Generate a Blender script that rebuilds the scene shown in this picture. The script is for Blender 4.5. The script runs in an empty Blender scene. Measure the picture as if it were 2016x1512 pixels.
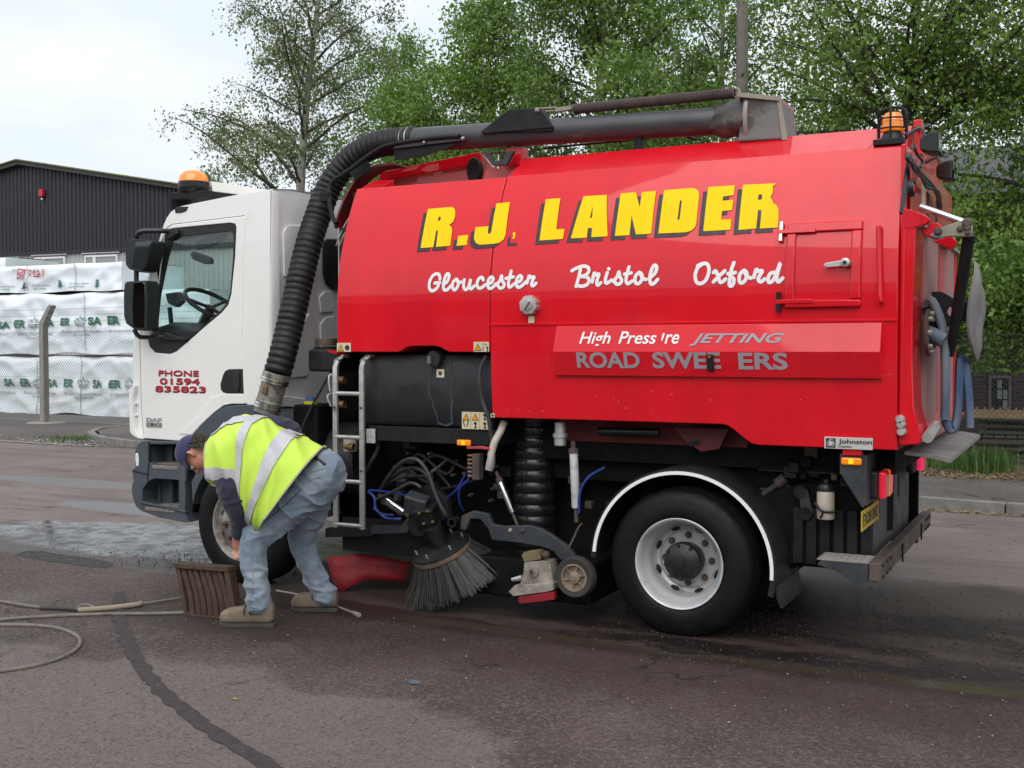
import bpy, bmesh, math, random
import numpy as np
from mathutils import Vector, Matrix, noise as mnoise
from mathutils.geometry import tessellate_polygon
R_ = math.radians
scn = bpy.context.scene
col = scn.collection
random.seed(7)

# ------------------------------------------------------------------ camera
TH, PITCH, FPX = R_(26.9), math.atan(66 / 2220.0), 2220.0
CAM = Vector((2.107, -6.41, 1.71))
C_R = Vector((math.cos(TH), math.sin(TH), 0))
C_F = Vector((-math.sin(TH), math.cos(TH), 0)) * math.cos(PITCH) - Vector((0, 0, 1)) * math.sin(PITCH)
C_U = C_R.cross(C_F)
cd = bpy.data.cameras.new('camera')
cd.sensor_width = 36; cd.lens = FPX / 2016 * 36; cd.clip_start = 0.05; cd.clip_end = 2000
co = bpy.data.objects.new('camera', cd); col.objects.link(co)
co.matrix_world = Matrix(((C_R.x, C_U.x, -C_F.x, CAM.x), (C_R.y, C_U.y, -C_F.y, CAM.y), (C_R.z, C_U.z, -C_F.z, CAM.z), (0, 0, 0, 1)))
scn.camera = co

# ------------------------------------------------------------------ sky, sun, exposure
SUN_EL, SUN_AZ = R_(50), R_(168)      # azimuth measured from +Y clockwise: behind the camera, a little to its right
w = bpy.data.worlds.new('World'); scn.world = w; w.use_nodes = True
nt = w.node_tree; nt.nodes.clear()
def wn(t, **k):
    n = nt.nodes.new(t)
    for a, b in k.items(): setattr(n, a, b)
    return n
wo = wn('ShaderNodeOutputWorld'); bg = wn('ShaderNodeBackground'); bg.inputs['Strength'].default_value = 0.1
sky = wn('ShaderNodeTexSky', sky_type='NISHITA'); sky.sun_disc = False
sky.sun_elevation = SUN_EL; sky.sun_rotation = SUN_AZ; sky.dust_density = 3.0; sky.air_density = 1.0
tc = wn('ShaderNodeTexCoord'); mp = wn('ShaderNodeMapping'); mp.inputs['Scale'].default_value = (1.0, 1.0, 2.6)
nz = wn('ShaderNodeTexNoise'); nz.inputs['Scale'].default_value = 2.2; nz.inputs['Detail'].default_value = 7; nz.inputs['Roughness'].default_value = .55
cr = wn('ShaderNodeValToRGB')
cr.color_ramp.elements[0].position = .44; cr.color_ramp.elements[0].color = (.72, .79, .86, 1)
cr.color_ramp.elements[1].position = .74; cr.color_ramp.elements[1].color = (1.0, 1.0, 1.0, 1)
vm = wn('ShaderNodeVectorMath', operation='SCALE'); vm.inputs['Scale'].default_value = 9.7
mx = wn('ShaderNodeMix', data_type='RGBA'); mx.inputs['Factor'].default_value = .95
L = nt.links.new
L(tc.outputs['Generated'], mp.inputs['Vector']); L(mp.outputs['Vector'], nz.inputs['Vector']); L(nz.outputs['Fac'], cr.inputs['Fac'])
L(cr.outputs['Color'], vm.inputs[0]); L(sky.outputs['Color'], mx.inputs[6]); L(vm.outputs['Vector'], mx.inputs[7])
L(mx.outputs[2], bg.inputs['Color']); L(bg.outputs['Background'], wo.inputs['Surface'])
sd = bpy.data.lights.new('sun', 'SUN'); sd.energy = 1.5; sd.angle = R_(60); sd.color = (1, .97, .92)
so = bpy.data.objects.new('sun', sd); col.objects.link(so)
sdir = Vector((math.sin(SUN_AZ) * math.cos(SUN_EL), math.cos(SUN_AZ) * math.cos(SUN_EL), math.sin(SUN_EL)))
so.rotation_euler = sdir.to_track_quat('Z', 'Y').to_euler()
vs = scn.view_settings
vs.view_transform = 'Standard'; vs.look = 'None'; vs.exposure = 0.36; vs.gamma = 1.0; vs.use_curve_mapping = False
scn.cycles.max_bounces = 8; scn.cycles.transparent_max_bounces = 12
scn.cycles.use_denoising = True

# ------------------------------------------------------------------ where a sight line meets a plane of the place
def ray(px, py): return C_F + C_R * ((px - 1008) / FPX) - C_U * ((py - 756) / FPX)
def atY(px, py, y): d = ray(px, py); return CAM + d * ((y - CAM.y) / d.y)
def atX(px, py, x): d = ray(px, py); return CAM + d * ((x - CAM.x) / d.x)
def atZ(px, py, z=0.0): d = ray(px, py); return CAM + d * ((z - CAM.z) / d.z)
def atD(px, py, dist): return CAM + ray(px, py) * dist
def cr_(a, s, ox, oy): return [(x / s + ox, y / s + oy) for x, y in a]

# ------------------------------------------------------------------ materials
MATS = {}
def mat(name, base, rough=.5, metal=0., var=.12, scale=6., bump=0., bscale=40., coat=0., spec=.5, dirt=None, dscale=3., dlev=(.5, .7), rvar=.1, stretch=None, aniso=0):
    """principled with noise-driven colour and roughness variation, optional dirt patches and fine bump"""
    m = bpy.data.materials.new(name); m.use_nodes = True; t = m.node_tree; N = t.nodes; lk = t.links.new
    b = N['Principled BSDF']; tcn = N.new('ShaderNodeTexCoord'); mpn = N.new('ShaderNodeMapping')
    if stretch: mpn.inputs['Scale'].default_value = stretch
    lk(tcn.outputs['Object'], mpn.inputs['Vector'])
    n1 = N.new('ShaderNodeTexNoise'); n1.inputs['Scale'].default_value = scale; n1.inputs['Detail'].default_value = 6
    lk(mpn.outputs['Vector'], n1.inputs['Vector'])
    mr = N.new('ShaderNodeMapRange'); mr.inputs[1].default_value = .3; mr.inputs[2].default_value = .7
    mr.inputs[3].default_value = 1 - var; mr.inputs[4].default_value = 1 + var; lk(n1.outputs['Fac'], mr.inputs[0])
    vs_ = N.new('ShaderNodeVectorMath'); vs_.operation = 'SCALE'; vs_.inputs[0].default_value = base[:3]
    lk(mr.outputs[0], vs_.inputs['Scale']); out = vs_.outputs['Vector']
    rr = N.new('ShaderNodeMapRange'); rr.inputs[1].default_value = .3; rr.inputs[2].default_value = .7
    rr.inputs[3].default_value = max(0.02, rough - rvar); rr.inputs[4].default_value = min(1, rough + rvar)
    n2 = N.new('ShaderNodeTexNoise'); n2.inputs['Scale'].default_value = scale * 2.3; n2.inputs['Detail'].default_value = 5
    lk(mpn.outputs['Vector'], n2.inputs['Vector']); lk(n2.outputs['Fac'], rr.inputs[0]); rout = rr.outputs[0]
    if dirt:
        n3 = N.new('ShaderNodeTexNoise'); n3.inputs['Scale'].default_value = dscale; n3.inputs['Detail'].default_value = 9; n3.inputs['Roughness'].default_value = .65
        lk(mpn.outputs['Vector'], n3.inputs['Vector'])
        dm = N.new('ShaderNodeMapRange'); dm.inputs[1].default_value = dlev[0]; dm.inputs[2].default_value = dlev[1]; lk(n3.outputs['Fac'], dm.inputs[0])
        mxd = N.new('ShaderNodeMix'); mxd.data_type = 'RGBA'; lk(dm.outputs[0], mxd.inputs[0]); lk(out, mxd.inputs[6]); mxd.inputs[7].default_value = (*dirt[:3], 1)
        out = mxd.outputs[2]
        mrd = N.new('ShaderNodeMix'); lk(dm.outputs[0], mrd.inputs[0]); lk(rout, mrd.inputs[2]); mrd.inputs[3].default_value = .85; rout = mrd.outputs[0]
    lk(out, b.inputs['Base Color']); lk(rout, b.inputs['Roughness'])
    b.inputs['Metallic'].default_value = metal; b.inputs['Coat Weight'].default_value = coat; b.inputs['Coat Roughness'].default_value = .04
    b.inputs['Specular IOR Level'].default_value = spec
    if bump:
        nb = N.new('ShaderNodeTexNoise'); nb.inputs['Scale'].default_value = bscale; nb.inputs['Detail'].default_value = 6
        lk(mpn.outputs['Vector'], nb.inputs['Vector'])
        bn = N.new('ShaderNodeBump'); bn.inputs['Strength'].default_value = bump; bn.inputs['Distance'].default_value = .01
        lk(nb.outputs['Fac'], bn.inputs['Height']); lk(bn.outputs['Normal'], b.inputs['Normal'])
    MATS[name] = m; return m
def emis(m, colr, s):
    b = m.node_tree.nodes['Principled BSDF']; b.inputs['Emission Color'].default_value = (*colr, 1); b.inputs['Emission Strength'].default_value = s; return m
def glassmat(name, tint, rough=.02, alpha=.3):
    m = bpy.data.materials.new(name); m.use_nodes = True; t = m.node_tree; N = t.nodes; lk = t.links.new
    for n in list(N): N.remove(n)
    o = N.new('ShaderNodeOutputMaterial'); mxs = N.new('ShaderNodeMixShader'); tr = N.new('ShaderNodeBsdfTransparent'); tr.inputs['Color'].default_value = (*tint, 1)
    gl = N.new('ShaderNodeBsdfGlossy'); gl.inputs['Roughness'].default_value = rough
    fr = N.new('ShaderNodeLayerWeight'); fr.inputs['Blend'].default_value = .5; pw = N.new('ShaderNodeMath'); pw.operation = 'POWER'; pw.inputs[1].default_value = 5
    mu = N.new('ShaderNodeMath'); mu.operation = 'MULTIPLY_ADD'; mu.inputs[1].default_value = .95; mu.inputs[2].default_value = .045 * alpha; mu.use_clamp = True
    lk(fr.outputs['Facing'], pw.inputs[0]); lk(pw.outputs[0], mu.inputs[0]); lk(mu.outputs[0], mxs.inputs[0]); lk(tr.outputs[0], mxs.inputs[1]); lk(gl.outputs[0], mxs.inputs[2]); lk(mxs.outputs[0], o.inputs['Surface'])
    MATS[name] = m; return m

RED = mat('red_paint', (.655, .004, .014), .42, var=.08, scale=2.2, stretch=(2.2, 2.2, .6), coat=.8, spec=.15, bump=.015, bscale=400, dirt=(.58, .020, .026), dscale=2.3, dlev=(.58, .98))
RED_DUSTY = mat('dusty_red_paint', (.55, .012, .016), .5, var=.1, scale=3, coat=.6, dirt=(.30, .20, .18), dscale=2.2, dlev=(.42, .75))
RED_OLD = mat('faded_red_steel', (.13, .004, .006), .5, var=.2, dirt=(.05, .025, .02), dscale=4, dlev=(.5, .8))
RED_RUBBER = mat('red_rubber', (.27, .006, .012), .6, var=.2, scale=5, dirt=(.035, .010, .010), dscale=5, dlev=(.45, .72))
WHITE = mat('white_cab_paint', (.84, .835, .81), .3, var=.03, scale=2, coat=.9, dirt=(.55, .53, .48), dscale=1.6, dlev=(.62, .95))
WHITE_B = mat('dull_white_panel', (.84, .80, .79), .5, var=.06, dirt=(.62, .57, .54), dscale=2.0, dlev=(.5, .85))
GREY_P = mat('grey_bumper_plastic', (.062, .076, .092), .48, var=.12, scale=8, bump=.08, bscale=300, dirt=(.11, .105, .10), dscale=5, dlev=(.5, .85))
BLACK_P = mat('black_plastic', (.014, .0145, .016), .42, var=.25, scale=10, bump=.05, bscale=250)
BLACK_T = mat('tank_plastic', (.013, .014, .017), .40, var=.2, scale=3, dirt=(.024, .024, .028), dscale=2.5, dlev=(.5, .75))
BLACK_S = mat('black_steel', (.012, .0125, .014), .5, var=.3, scale=7, dirt=(.028, .022, .018), dscale=6, dlev=(.5, .8), spec=.25)
CHASSIS = mat('grimy_chassis', (.006, .006, .0065), .6, var=.4, scale=6, dirt=(.012, .010, .008), dscale=5, dlev=(.48, .75), spec=.12)
SLATE = mat('slate_painted_steel', (.028, .033, .040), .5, var=.25, scale=6, dirt=(.09, .065, .05), dscale=7, dlev=(.5, .8))
BROWN_S = mat('muddy_brown_steel', (.075, .055, .048), .65, var=.25, scale=8, dirt=(.14, .10, .08), dscale=6, dlev=(.48, .75), bump=.1, bscale=120)
RUBBER = mat('tyre_rubber', (.0065, .0065, .007), .55, var=.3, scale=9, bump=.08, bscale=150, dirt=(.014, .012, .011), dscale=6, dlev=(.55, .85), spec=.22)
HOSE_R = mat('suction_hose_rubber', (.011, .011, .0125), .5, var=.3, scale=12, dirt=(.028, .026, .024), dscale=9, dlev=(.52, .8), spec=.35)
HOSE_WET = mat('wet_black_hose', (.013, .013, .015), .16, var=.3, scale=9, bump=.2, bscale=60)
ALU = mat('dull_aluminium', (.55, .54, .52), .42, metal=.7, var=.12, scale=8, dirt=(.22, .19, .16), dscale=9, dlev=(.5, .75))
STEEL = mat('bright_steel', (.68, .68, .67), .25, metal=1., var=.08, scale=10)
RIM_M = mat('silver_rim_paint', (.54, .54, .55), .34, metal=.3, var=.06, scale=6, dirt=(.2, .17, .15), dscale=7, dlev=(.55, .8))
RIM_D = mat('dirty_rim_paint', (.33, .31, .29), .5, metal=.3, var=.15, scale=6, dirt=(.09, .06, .045), dscale=8, dlev=(.42, .7))
RUST = mat('rusty_iron', (.09, .045, .028), .8, var=.35, scale=14, bump=.35, bscale=90, dirt=(.045, .03, .024), dscale=9, dlev=(.45, .7))
CAST = mat('cast_brown_iron', (.078, .044, .031), .85, var=.3, scale=18, bump=.5, bscale=110, dirt=(.05, .032, .025), dscale=12, dlev=(.42, .7))
TAN_S = mat('dusty_tan_steel', (.30, .27, .22), .6, var=.15, scale=9, dirt=(.12, .10, .08), dscale=9, dlev=(.52, .75))
GREY_DUST = mat('dusty_grey_panel', (.17, .17, .165), .7, var=.1, scale=3, dirt=(.085, .075, .07), dscale=3.2, dlev=(.5, .56))
CHUTE = mat('dusty_chute_steel', (.20, .185, .18), .6, var=.1, scale=5, dirt=(.12, .10, .09), dscale=4, dlev=(.5, .8))
BOOM_M = mat('boom_pipe_paint', (.050, .052, .056), .38, var=.15, scale=5, dirt=(.13, .11, .095), dscale=3.4, dlev=(.57, .66), stretch=(1, 2, 2))
YELLOW = mat('yellow_vinyl', (.88, .60, .003), .5, var=.03, spec=.15)
SHADOWV = mat('maroon_vinyl', (.035, .012, .018), .45, var=.05)
WHITEV = mat('white_vinyl', (.85, .82, .82), .4, var=.02)
GREYV = mat('grey_vinyl', (.33, .30, .335), .45, var=.04)
CRIMSON = mat('crimson_vinyl', (.45, .015, .04), .4, var=.05)
INK = mat('black_ink', (.02, .02, .022), .5, var=.05)
STICKER = mat('cream_sticker', (.62, .55, .38), .5, var=.06, dirt=(.4, .34, .22), dscale=20, dlev=(.5, .9))
ORANGE_T = mat('warning_orange', (.72, .30, .01), .5, var=.05)
PLATE_Y = mat('yellow_number_plate', (.50, .34, .02), .4, var=.08, dirt=(.2, .14, .05), dscale=14, dlev=(.5, .85))
AMBER = emis(mat('amber_lens', (.75, .20, .005), .15, var=.08, scale=30, coat=1.), (1, .25, .0), .25)
AMBER_LIT = emis(mat('amber_reflector', (.8, .5, .02), .2, var=.05), (1, .6, .0), .5)
TAIL_L = emis(mat('red_lens', (.55, .01, .02), .15, var=.1, scale=30, coat=1.), (1, .02, .05), .25)
PINK_L = emis(mat('bright_red_lens', (.8, .02, .08), .15, var=.1, coat=1.), (1, .03, .12), .5)
CLEAR_L = mat('clear_lens', (.75, .78, .8), .08, var=.05, coat=1.)
BLUE_H = mat('blue_lay_flat_hose', (.030, .065, .15), .55, var=.2, scale=8, dirt=(.17, .19, .21), dscale=3, dlev=(.38, .62), stretch=(1, 1, .4))
BLUE_T = mat('blue_tubing', (.015, .04, .22), .4, var=.1)
MILKY = mat('milky_plastic', (.50, .43, .36), .5, var=.1, dirt=(.22, .17, .13), dscale=8, dlev=(.5, .8))
COPPER = mat('brass_fitting', (.22, .14, .06), .5, metal=.6, var=.2, scale=20)
BRISTLE = mat('grey_bristle', (.026, .024, .022), .5, var=.3, scale=25)
MIRROR = mat('mirror_glass', (.10, .11, .11), .03, metal=1., var=.05, rvar=.01)
GLASS = glassmat('tinted_glass', (.90, .965, .95), .01, 1.3)
DASH = mat('dash_plastic', (.05, .055, .06), .6, var=.1)
GASK = mat('black_gasket', (.015, .015, .017), .5)

# ------------------------------------------------------------------ mesh helpers
class MB:
    def __init__(s): s.v = []; s.f = []
    def add(s, vs, fs):
        o = len(s.v); s.v += [tuple(p) for p in vs]; s.f += [tuple(i + o for i in f) for f in fs]; return s
    def box(s, c, d, rot=None):
        x, y, z = (q / 2 for q in d); P = [Vector((a, b, e)) for a in (-x, x) for b in (-y, y) for e in (-z, z)]
        if rot is not None: P = [rot @ p for p in P]
        c = Vector(c)
        return s.add([p + c for p in P], [(0, 1, 3, 2), (4, 6, 7, 5), (0, 4, 5, 1), (2, 3, 7, 6), (0, 2, 6, 4), (1, 5, 7, 3)])
    def bb(s, x0, x1, y0, y1, z0, z1): return s.box(((x0 + x1) / 2, (y0 + y1) / 2, (z0 + z1) / 2), (abs(x1 - x0), abs(y1 - y0), abs(z1 - z0)))
    def prism(s, poly, ext, holes=()):
        """flat outline (3-D points, optional holes) extruded by ext"""
        loops = [[Vector(p) for p in l] for l in (poly, *holes)]; ext = Vector(ext)
        flat = [p for l in loops for p in l]; n = len(flat)
        tris = tessellate_polygon(loops)
        fs = [tuple(t) for t in tris] + [tuple(i + n for i in reversed(t)) for t in tris]
        o = 0
        for l in loops:
            k = len(l)
            for i in range(k): j = (i + 1) % k; fs.append((o + i, o + j, o + j + n, o + i + n))
            o += k
        return s.add(flat + [p + ext for p in flat], fs)
    def sheet(s, poly, holes=()):
        loops = [[Vector(p) for p in l] for l in (poly, *holes)]
        return s.add([p for l in loops for p in l], [tuple(t) for t in tessellate_polygon(loops)])
    def loft(s, rings, cap=True, closed=True):
        n = len(rings[0]); fs = []; vs = [p for r in rings for p in r]
        for a in range(len(rings) - 1):
            for i in range(n if closed else n - 1):
                j = (i + 1) % n; fs.append((a * n + i, a * n + j, a * n + n + j, a * n + n + i))
        if cap and closed: fs.append(tuple(range(n - 1, -1, -1))); fs.append(tuple((len(rings) - 1) * n + i for i in range(n)))
        return s.add(vs, fs)
    def tube(s, pts, r, n=8, cap=True, flat=1.0, updir=None):
        pts = [Vector(p) for p in pts]; k = len(pts); rs = r if hasattr(r, '__len__') else [r] * k
        rings = []; up = None
        for i in range(k):
            t = (pts[min(i + 1, k - 1)] - pts[max(i - 1, 0)]).normalized()
            if up is None:
                up = Vector(updir) if updir else (Vector((0, 0, 1)) if abs(t.z) < .9 else Vector((0, 1, 0)))
            a = (up - t * up.dot(t)).normalized(); up = a; b = t.cross(a)
            rings.append([pts[i] + (a * math.cos(q) * flat + b * math.sin(q)) * rs[i] for q in [2 * math.pi * j / n for j in range(n)]])
        return s.loft(rings, cap)
    def cyl(s, a, b, r, n=16, r2=None): return s.tube([a, b], [r, r if r2 is None else r2], n)
    def lathe(s, prof, c, axis='y', n=32, cap=False):
        """profile [(radius, along)] turned about an axis through c"""
        c = Vector(c); rings = []
        for r, h in prof:
            ring = []
            for j in range(n):
                q = 2 * math.pi * j / n; u, w_ = r * math.cos(q), r * math.sin(q)
                ring.append(c + (Vector((u, h, w_)) if axis == 'y' else Vector((h, u, w_)) if axis == 'x' else Vector((u, w_, h))))
            rings.append(ring)
        return s.loft(rings, cap)
    def sphere(s, c, r, n=12, m=8, sc=(1, 1, 1)):
        c = Vector(c); rings = []
        for i in range(m + 1):
            a = -math.pi / 2 + math.pi * i / m; rr = max(1e-4, math.cos(a))
            rings.append([c + Vector((r * sc[0] * rr * math.cos(2 * math.pi * j / n), r * sc[1] * rr * math.sin(2 * math.pi * j / n), r * sc[2] * math.sin(a))) for j in range(n)])
        return s.loft(rings)
    def mesh(s, name, off=(0, 0, 0)):
        me = bpy.data.meshes.new(name); o = Vector(off)
        me.from_pydata([tuple(Vector(p) - o) for p in s.v], [], s.f); me.update(); return me

def smooth(pts, n=6, closed=False):
    """Catmull-Rom through points"""
    P = [Vector(p) for p in pts]; out = []; k = len(P)
    for i in range(k if closed else k - 1):
        if closed: a, b, c, d = P[(i - 1) % k], P[i], P[(i + 1) % k], P[(i + 2) % k]
        else: a, b, c, d = P[max(i - 1, 0)], P[i], P[i + 1], P[min(i + 2, k - 1)]
        for j in range(n):
            t = j / n; out.append(.5 * ((2 * b) + (c - a) * t + (2 * a - 5 * b + 4 * c - d) * t * t + (3 * b - a - 3 * c + d) * t ** 3))
    if not closed: out.append(P[-1])
    return out
def resample(pts, step):
    out = [pts[0]]; acc = 0
    for a, b in zip(pts, pts[1:]):
        l = (b - a).length; p = step - acc
        while p <= l: out.append(a.lerp(b, p / l)); p += step
        acc = (acc + l) % step if l else acc
    out.append(pts[-1]); return out

def origin_of(o):
    while o is not None and o.parent is not None: o = o.parent
    return Vector(o.location) if o is not None else Vector((0, 0, 0))
def obj(name, mb, m, parent=None, bevel=0., sm=True, ang=35, seg=2, off=None, fixn=True):
    if off is None: off = origin_of(parent)
    me = mb.mesh(name, off) if isinstance(mb, MB) else mb
    if isinstance(mb, MB) and fixn:
        b = bmesh.new(); b.from_mesh(me); bmesh.ops.recalc_face_normals(b, faces=b.faces); b.to_mesh(me); b.free()
    if m is not None and not me.materials: me.materials.append(m)
    o = bpy.data.objects.new(name, me); col.objects.link(o)
    if parent is not None: o.parent = parent
    if sm:
        try: me.set_sharp_from_angle(angle=R_(ang))
        except Exception: pass
        me.polygons.foreach_set('use_smooth', [True] * len(me.polygons))
    if bevel:
        md = o.modifiers.new('bevel', 'BEVEL'); md.width = bevel; md.segments = seg; md.limit_method = 'ANGLE'; md.angle_limit = R_(40); md.harden_normals = True
    return o
def tag(o, label=None, cat=None, group=None, kind=None):
    for k, v in (('label', label), ('category', cat), ('group', group), ('kind', kind)):
        if v: o[k] = v
    return o
def empty(name, loc):
    o = bpy.data.objects.new(name, None); col.objects.link(o); o.location = loc; o.empty_display_size = .2; return o
def share(src, name, parent, loc=(0, 0, 0), rot=None, sc=None):
    c = src.copy(); c.name = name; col.objects.link(c); c.parent = parent; c.location = loc
    if rot is not None: c.rotation_euler = rot
    if sc is not None: c.scale = sc
    return c

# ------------------------------------------------------------------ lettering
def text2d(s, w_=None, h=None, shear=0., bold=0., space=1.0):
    """flat letter shapes as (points, faces), lower left at 0,0, fitted to w_ x h"""
    c = bpy.data.curves.new('t', 'FONT'); c.body = s; c.size = 1; c.shear = shear; c.offset = bold; c.resolution_u = 4; c.space_character = space; c.fill_mode = 'FRONT'
    o = bpy.data.objects.new('t', c); col.objects.link(o)
    dg = bpy.context.evaluated_depsgraph_get(); me = bpy.data.meshes.new_from_object(o.evaluated_get(dg))
    V = np.array([v.co[:2] for v in me.vertices]); F_ = [tuple(p.vertices) for p in me.polygons]
    bpy.data.objects.remove(o); bpy.data.curves.remove(c); bpy.data.meshes.remove(me)
    lo, hi = V.min(0), V.max(0); V = V - lo; d = hi - lo
    if w_: V[:, 0] *= w_ / d[0]
    if h: V[:, 1] *= h / d[1]
    elif w_: V[:, 1] *= w_ / d[0]
    return V, F_
def text_mb(s, fn, mb=None, **k):
    mb = mb or MB(); V, F_ = text2d(s, **k); mb.add([fn(x, y) for x, y in V], F_); return mb
def ribbon(mb, pts, wd, fn, step=0.):
    """a brush stroke: flat ribbon with rounded ends; fn(x, y, d) places it, d rises along the stroke so it never lies in one plane with itself"""
    P = smooth([Vector((x, y, 0)) for x, y in pts], 5); k = len(P); vs = []
    for i, p in enumerate(P):
        t = (P[min(i + 1, k - 1)] - P[max(i - 1, 0)]).normalized(); nrm = Vector((-t.y, t.x, 0)); d = step * i
        vs += [fn(*(p + nrm * wd).xy, d), fn(*(p - nrm * wd).xy, d)]
    mb.add(vs, [(2 * i, 2 * i + 1, 2 * i + 3, 2 * i + 2) for i in range(k - 1)])
    for p, d in ((P[0], -step), (P[-1], step * k)):
        mb.add([fn(p.x + wd * math.cos(q), p.y + wd * math.sin(q), d) for q in [2 * math.pi * j / 10 for j in range(10)]], [tuple(range(10))])
# ================================================================== GROUND
def ground_mat(name, kind):
    m = bpy.data.materials.new(name); m.use_nodes = True; t = m.node_tree; N = t.nodes; lk = t.links.new
    b = N['Principled BSDF']; geo = N.new('ShaderNodeNewGeometry'); sep = N.new('ShaderNodeSeparateXYZ'); lk(geo.outputs['Position'], sep.inputs[0])
    def noise(sc, det=8, ro=.6, vec=None, st=None):
        n = N.new('ShaderNodeTexNoise'); n.inputs['Scale'].default_value = sc; n.inputs['Detail'].default_value = det; n.inputs['Roughness'].default_value = ro
        if st:
            mp_ = N.new('ShaderNodeMapping'); mp_.inputs['Scale'].default_value = st; lk(geo.outputs['Position'], mp_.inputs['Vector']); lk(mp_.outputs[0], n.inputs['Vector'])
        else: lk(geo.outputs['Position'], n.inputs['Vector'])
        return n.outputs['Fac']
    def math_(op, a, b_=None, clamp=False):
        n = N.new('ShaderNodeMath'); n.operation = op; n.use_clamp = clamp
        for i, q in enumerate((a, b_)):
            if q is None: continue
            if isinstance(q, (int, float)): n.inputs[i].default_value = q
            else: lk(q, n.inputs[i])
        return n.outputs[0]
    def rng(a, lo, hi, o0=0., o1=1., smooth_=True):
        n = N.new('ShaderNodeMapRange'); n.inputs[1].default_value = lo; n.inputs[2].default_value = hi; n.inputs[3].default_value = o0; n.inputs[4].default_value = o1
        if smooth_: n.interpolation_type = 'SMOOTHSTEP'
        lk(a, n.inputs[0]); return n.outputs[0]
    def mixc(f, a, c):
        n = N.new('ShaderNodeMix'); n.data_type = 'RGBA'
        if isinstance(f, float): n.inputs[0].default_value = f
        else: lk(f, n.inputs[0])
        for i, q in ((6, a), (7, c)):
            if isinstance(q, tuple): n.inputs[i].default_value = (*q, 1)
            else: lk(q, n.inputs[i])
        return n.outputs[2]
    def mulc(f, a, c):
        n = N.new('ShaderNodeMix'); n.data_type = 'RGBA'; n.blend_type = 'MULTIPLY'; lk(f, n.inputs[0]); lk(a, n.inputs[6]); n.inputs[7].default_value = (*c, 1); return n.outputs[2]
    def mixf(f, a, c):
        n = N.new('ShaderNodeMix'); lk(f, n.inputs[0])
        for i, q in ((2, a), (3, c)):
            if isinstance(q, (int, float)): n.inputs[i].default_value = q
            else: lk(q, n.inputs[i])
        return n.outputs[0]
    def blob(cx, cy, rx, ry, wob=.35, sc=1.6):
        """soft irregular patch, 1 inside"""
        dx = math_('DIVIDE', math_('SUBTRACT', sep.outputs[0], cx), rx); dy = math_('DIVIDE', math_('SUBTRACT', sep.outputs[1], cy), ry)
        r = math_('SQRT', math_('ADD', math_('MULTIPLY', dx, dx), math_('MULTIPLY', dy, dy)))
        r = math_('ADD', r, math_('MULTIPLY', math_('SUBTRACT', noise(sc, 7, .6), .5), wob * 4))
        return rng(r, 1.08, .92)
    grain = noise(95, 5, .75); coarse = noise(28, 6, .7); big = noise(.55, 6, .6); mid = noise(2.6, 7, .65)
    vor = N.new('ShaderNodeTexVoronoi'); vor.inputs['Scale'].default_value = 75; lk(geo.outputs['Position'], vor.inputs['Vector'])
    if kind == 'road':
        c = mixc(rng(big, .35, .65), (.160, .120, .112), (.215, .172, .160))
        c = mixc(rng(noise(1.1, 8, .65, st=(.35, 2.2, 1)), .48, .62), c, (.125, .104, .098))        # long worn strips along the carriageway
        c = mixc(rng(mid, .52, .72, 0, .6), c, (.095, .078, .074))
    elif kind == 'apron':
        c = mixc(rng(big, .38, .62), (.055, .035, .032), (.090, .064, .058))
        c = mixc(rng(mid, .50, .66, 0, .65), c, (.112, .094, .088))
        c = mixc(rng(noise(3.3, 8, .7, st=(1, .45, 1)), .54, .68, 0, .75), c, (.032, .024, .024))
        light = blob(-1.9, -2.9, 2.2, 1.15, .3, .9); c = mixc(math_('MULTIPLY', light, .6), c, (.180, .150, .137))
    elif kind == 'path':
        c = mixc(rng(big, .4, .6), (.085, .075, .070), (.125, .11, .102))
        c = mixc(rng(mid, .5, .68, 0, .6), c, (.06, .052, .048))
    else:
        c = mixc(rng(mid, .4, .62), (.055, .036, .022), (.09, .062, .04)); c = mixc(rng(coarse, .5, .7), c, (.03, .024, .017))
    # aggregate: pale and dark stone chips
    c = mixc(rng(noise(38, 5, .65), .50, .62, 0, .45), c, (.200, .165, .150)); c = mixc(rng(noise(16, 6, .7), .54, .68, 0, .45), c, (.030, .023, .022)); c = mixc(rng(grain, .54, .64, 0, .62), c, (.25, .212, .195)); c = mixc(rng(noise(60, 4, .7), .54, .64, 0, .7), c, (.020, .016, .016)); c = mixc(rng(coarse, .56, .68, 0, .5), c, (.026, .020, .020))
    vc = N.new('ShaderNodeTexVoronoi'); vc.feature = 'DISTANCE_TO_EDGE'; vc.inputs['Scale'].default_value = .55; wv = N.new('ShaderNodeVectorMath'); wv.operation = 'ADD'
    nv = N.new('ShaderNodeTexNoise'); nv.inputs['Scale'].default_value = 2.4; nv.inputs['Detail'].default_value = 8; lk(geo.outputs['Position'], nv.inputs['Vector']); sv = N.new('ShaderNodeVectorMath'); sv.operation = 'SCALE'; sv.inputs['Scale'].default_value = .9
    lk(nv.outputs['Color'], sv.inputs[0]); lk(geo.outputs['Position'], wv.inputs[0]); lk(sv.outputs[0], wv.inputs[1]); lk(wv.outputs[0], vc.inputs['Vector'])
    crack = math_('MULTIPLY', rng(vc.outputs['Distance'], .012, .004), rng(noise(.8, 4), .50, .60)); c = mixc(math_('MULTIPLY', crack, .8), c, (.016, .013, .013))
    rough = mixf(rng(grain, .4, .6), .93, .72)
    hgt = math_('ADD', math_('MULTIPLY', grain, .5), math_('MULTIPLY', coarse, .6)); bs = .95
    bstr = None
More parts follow.
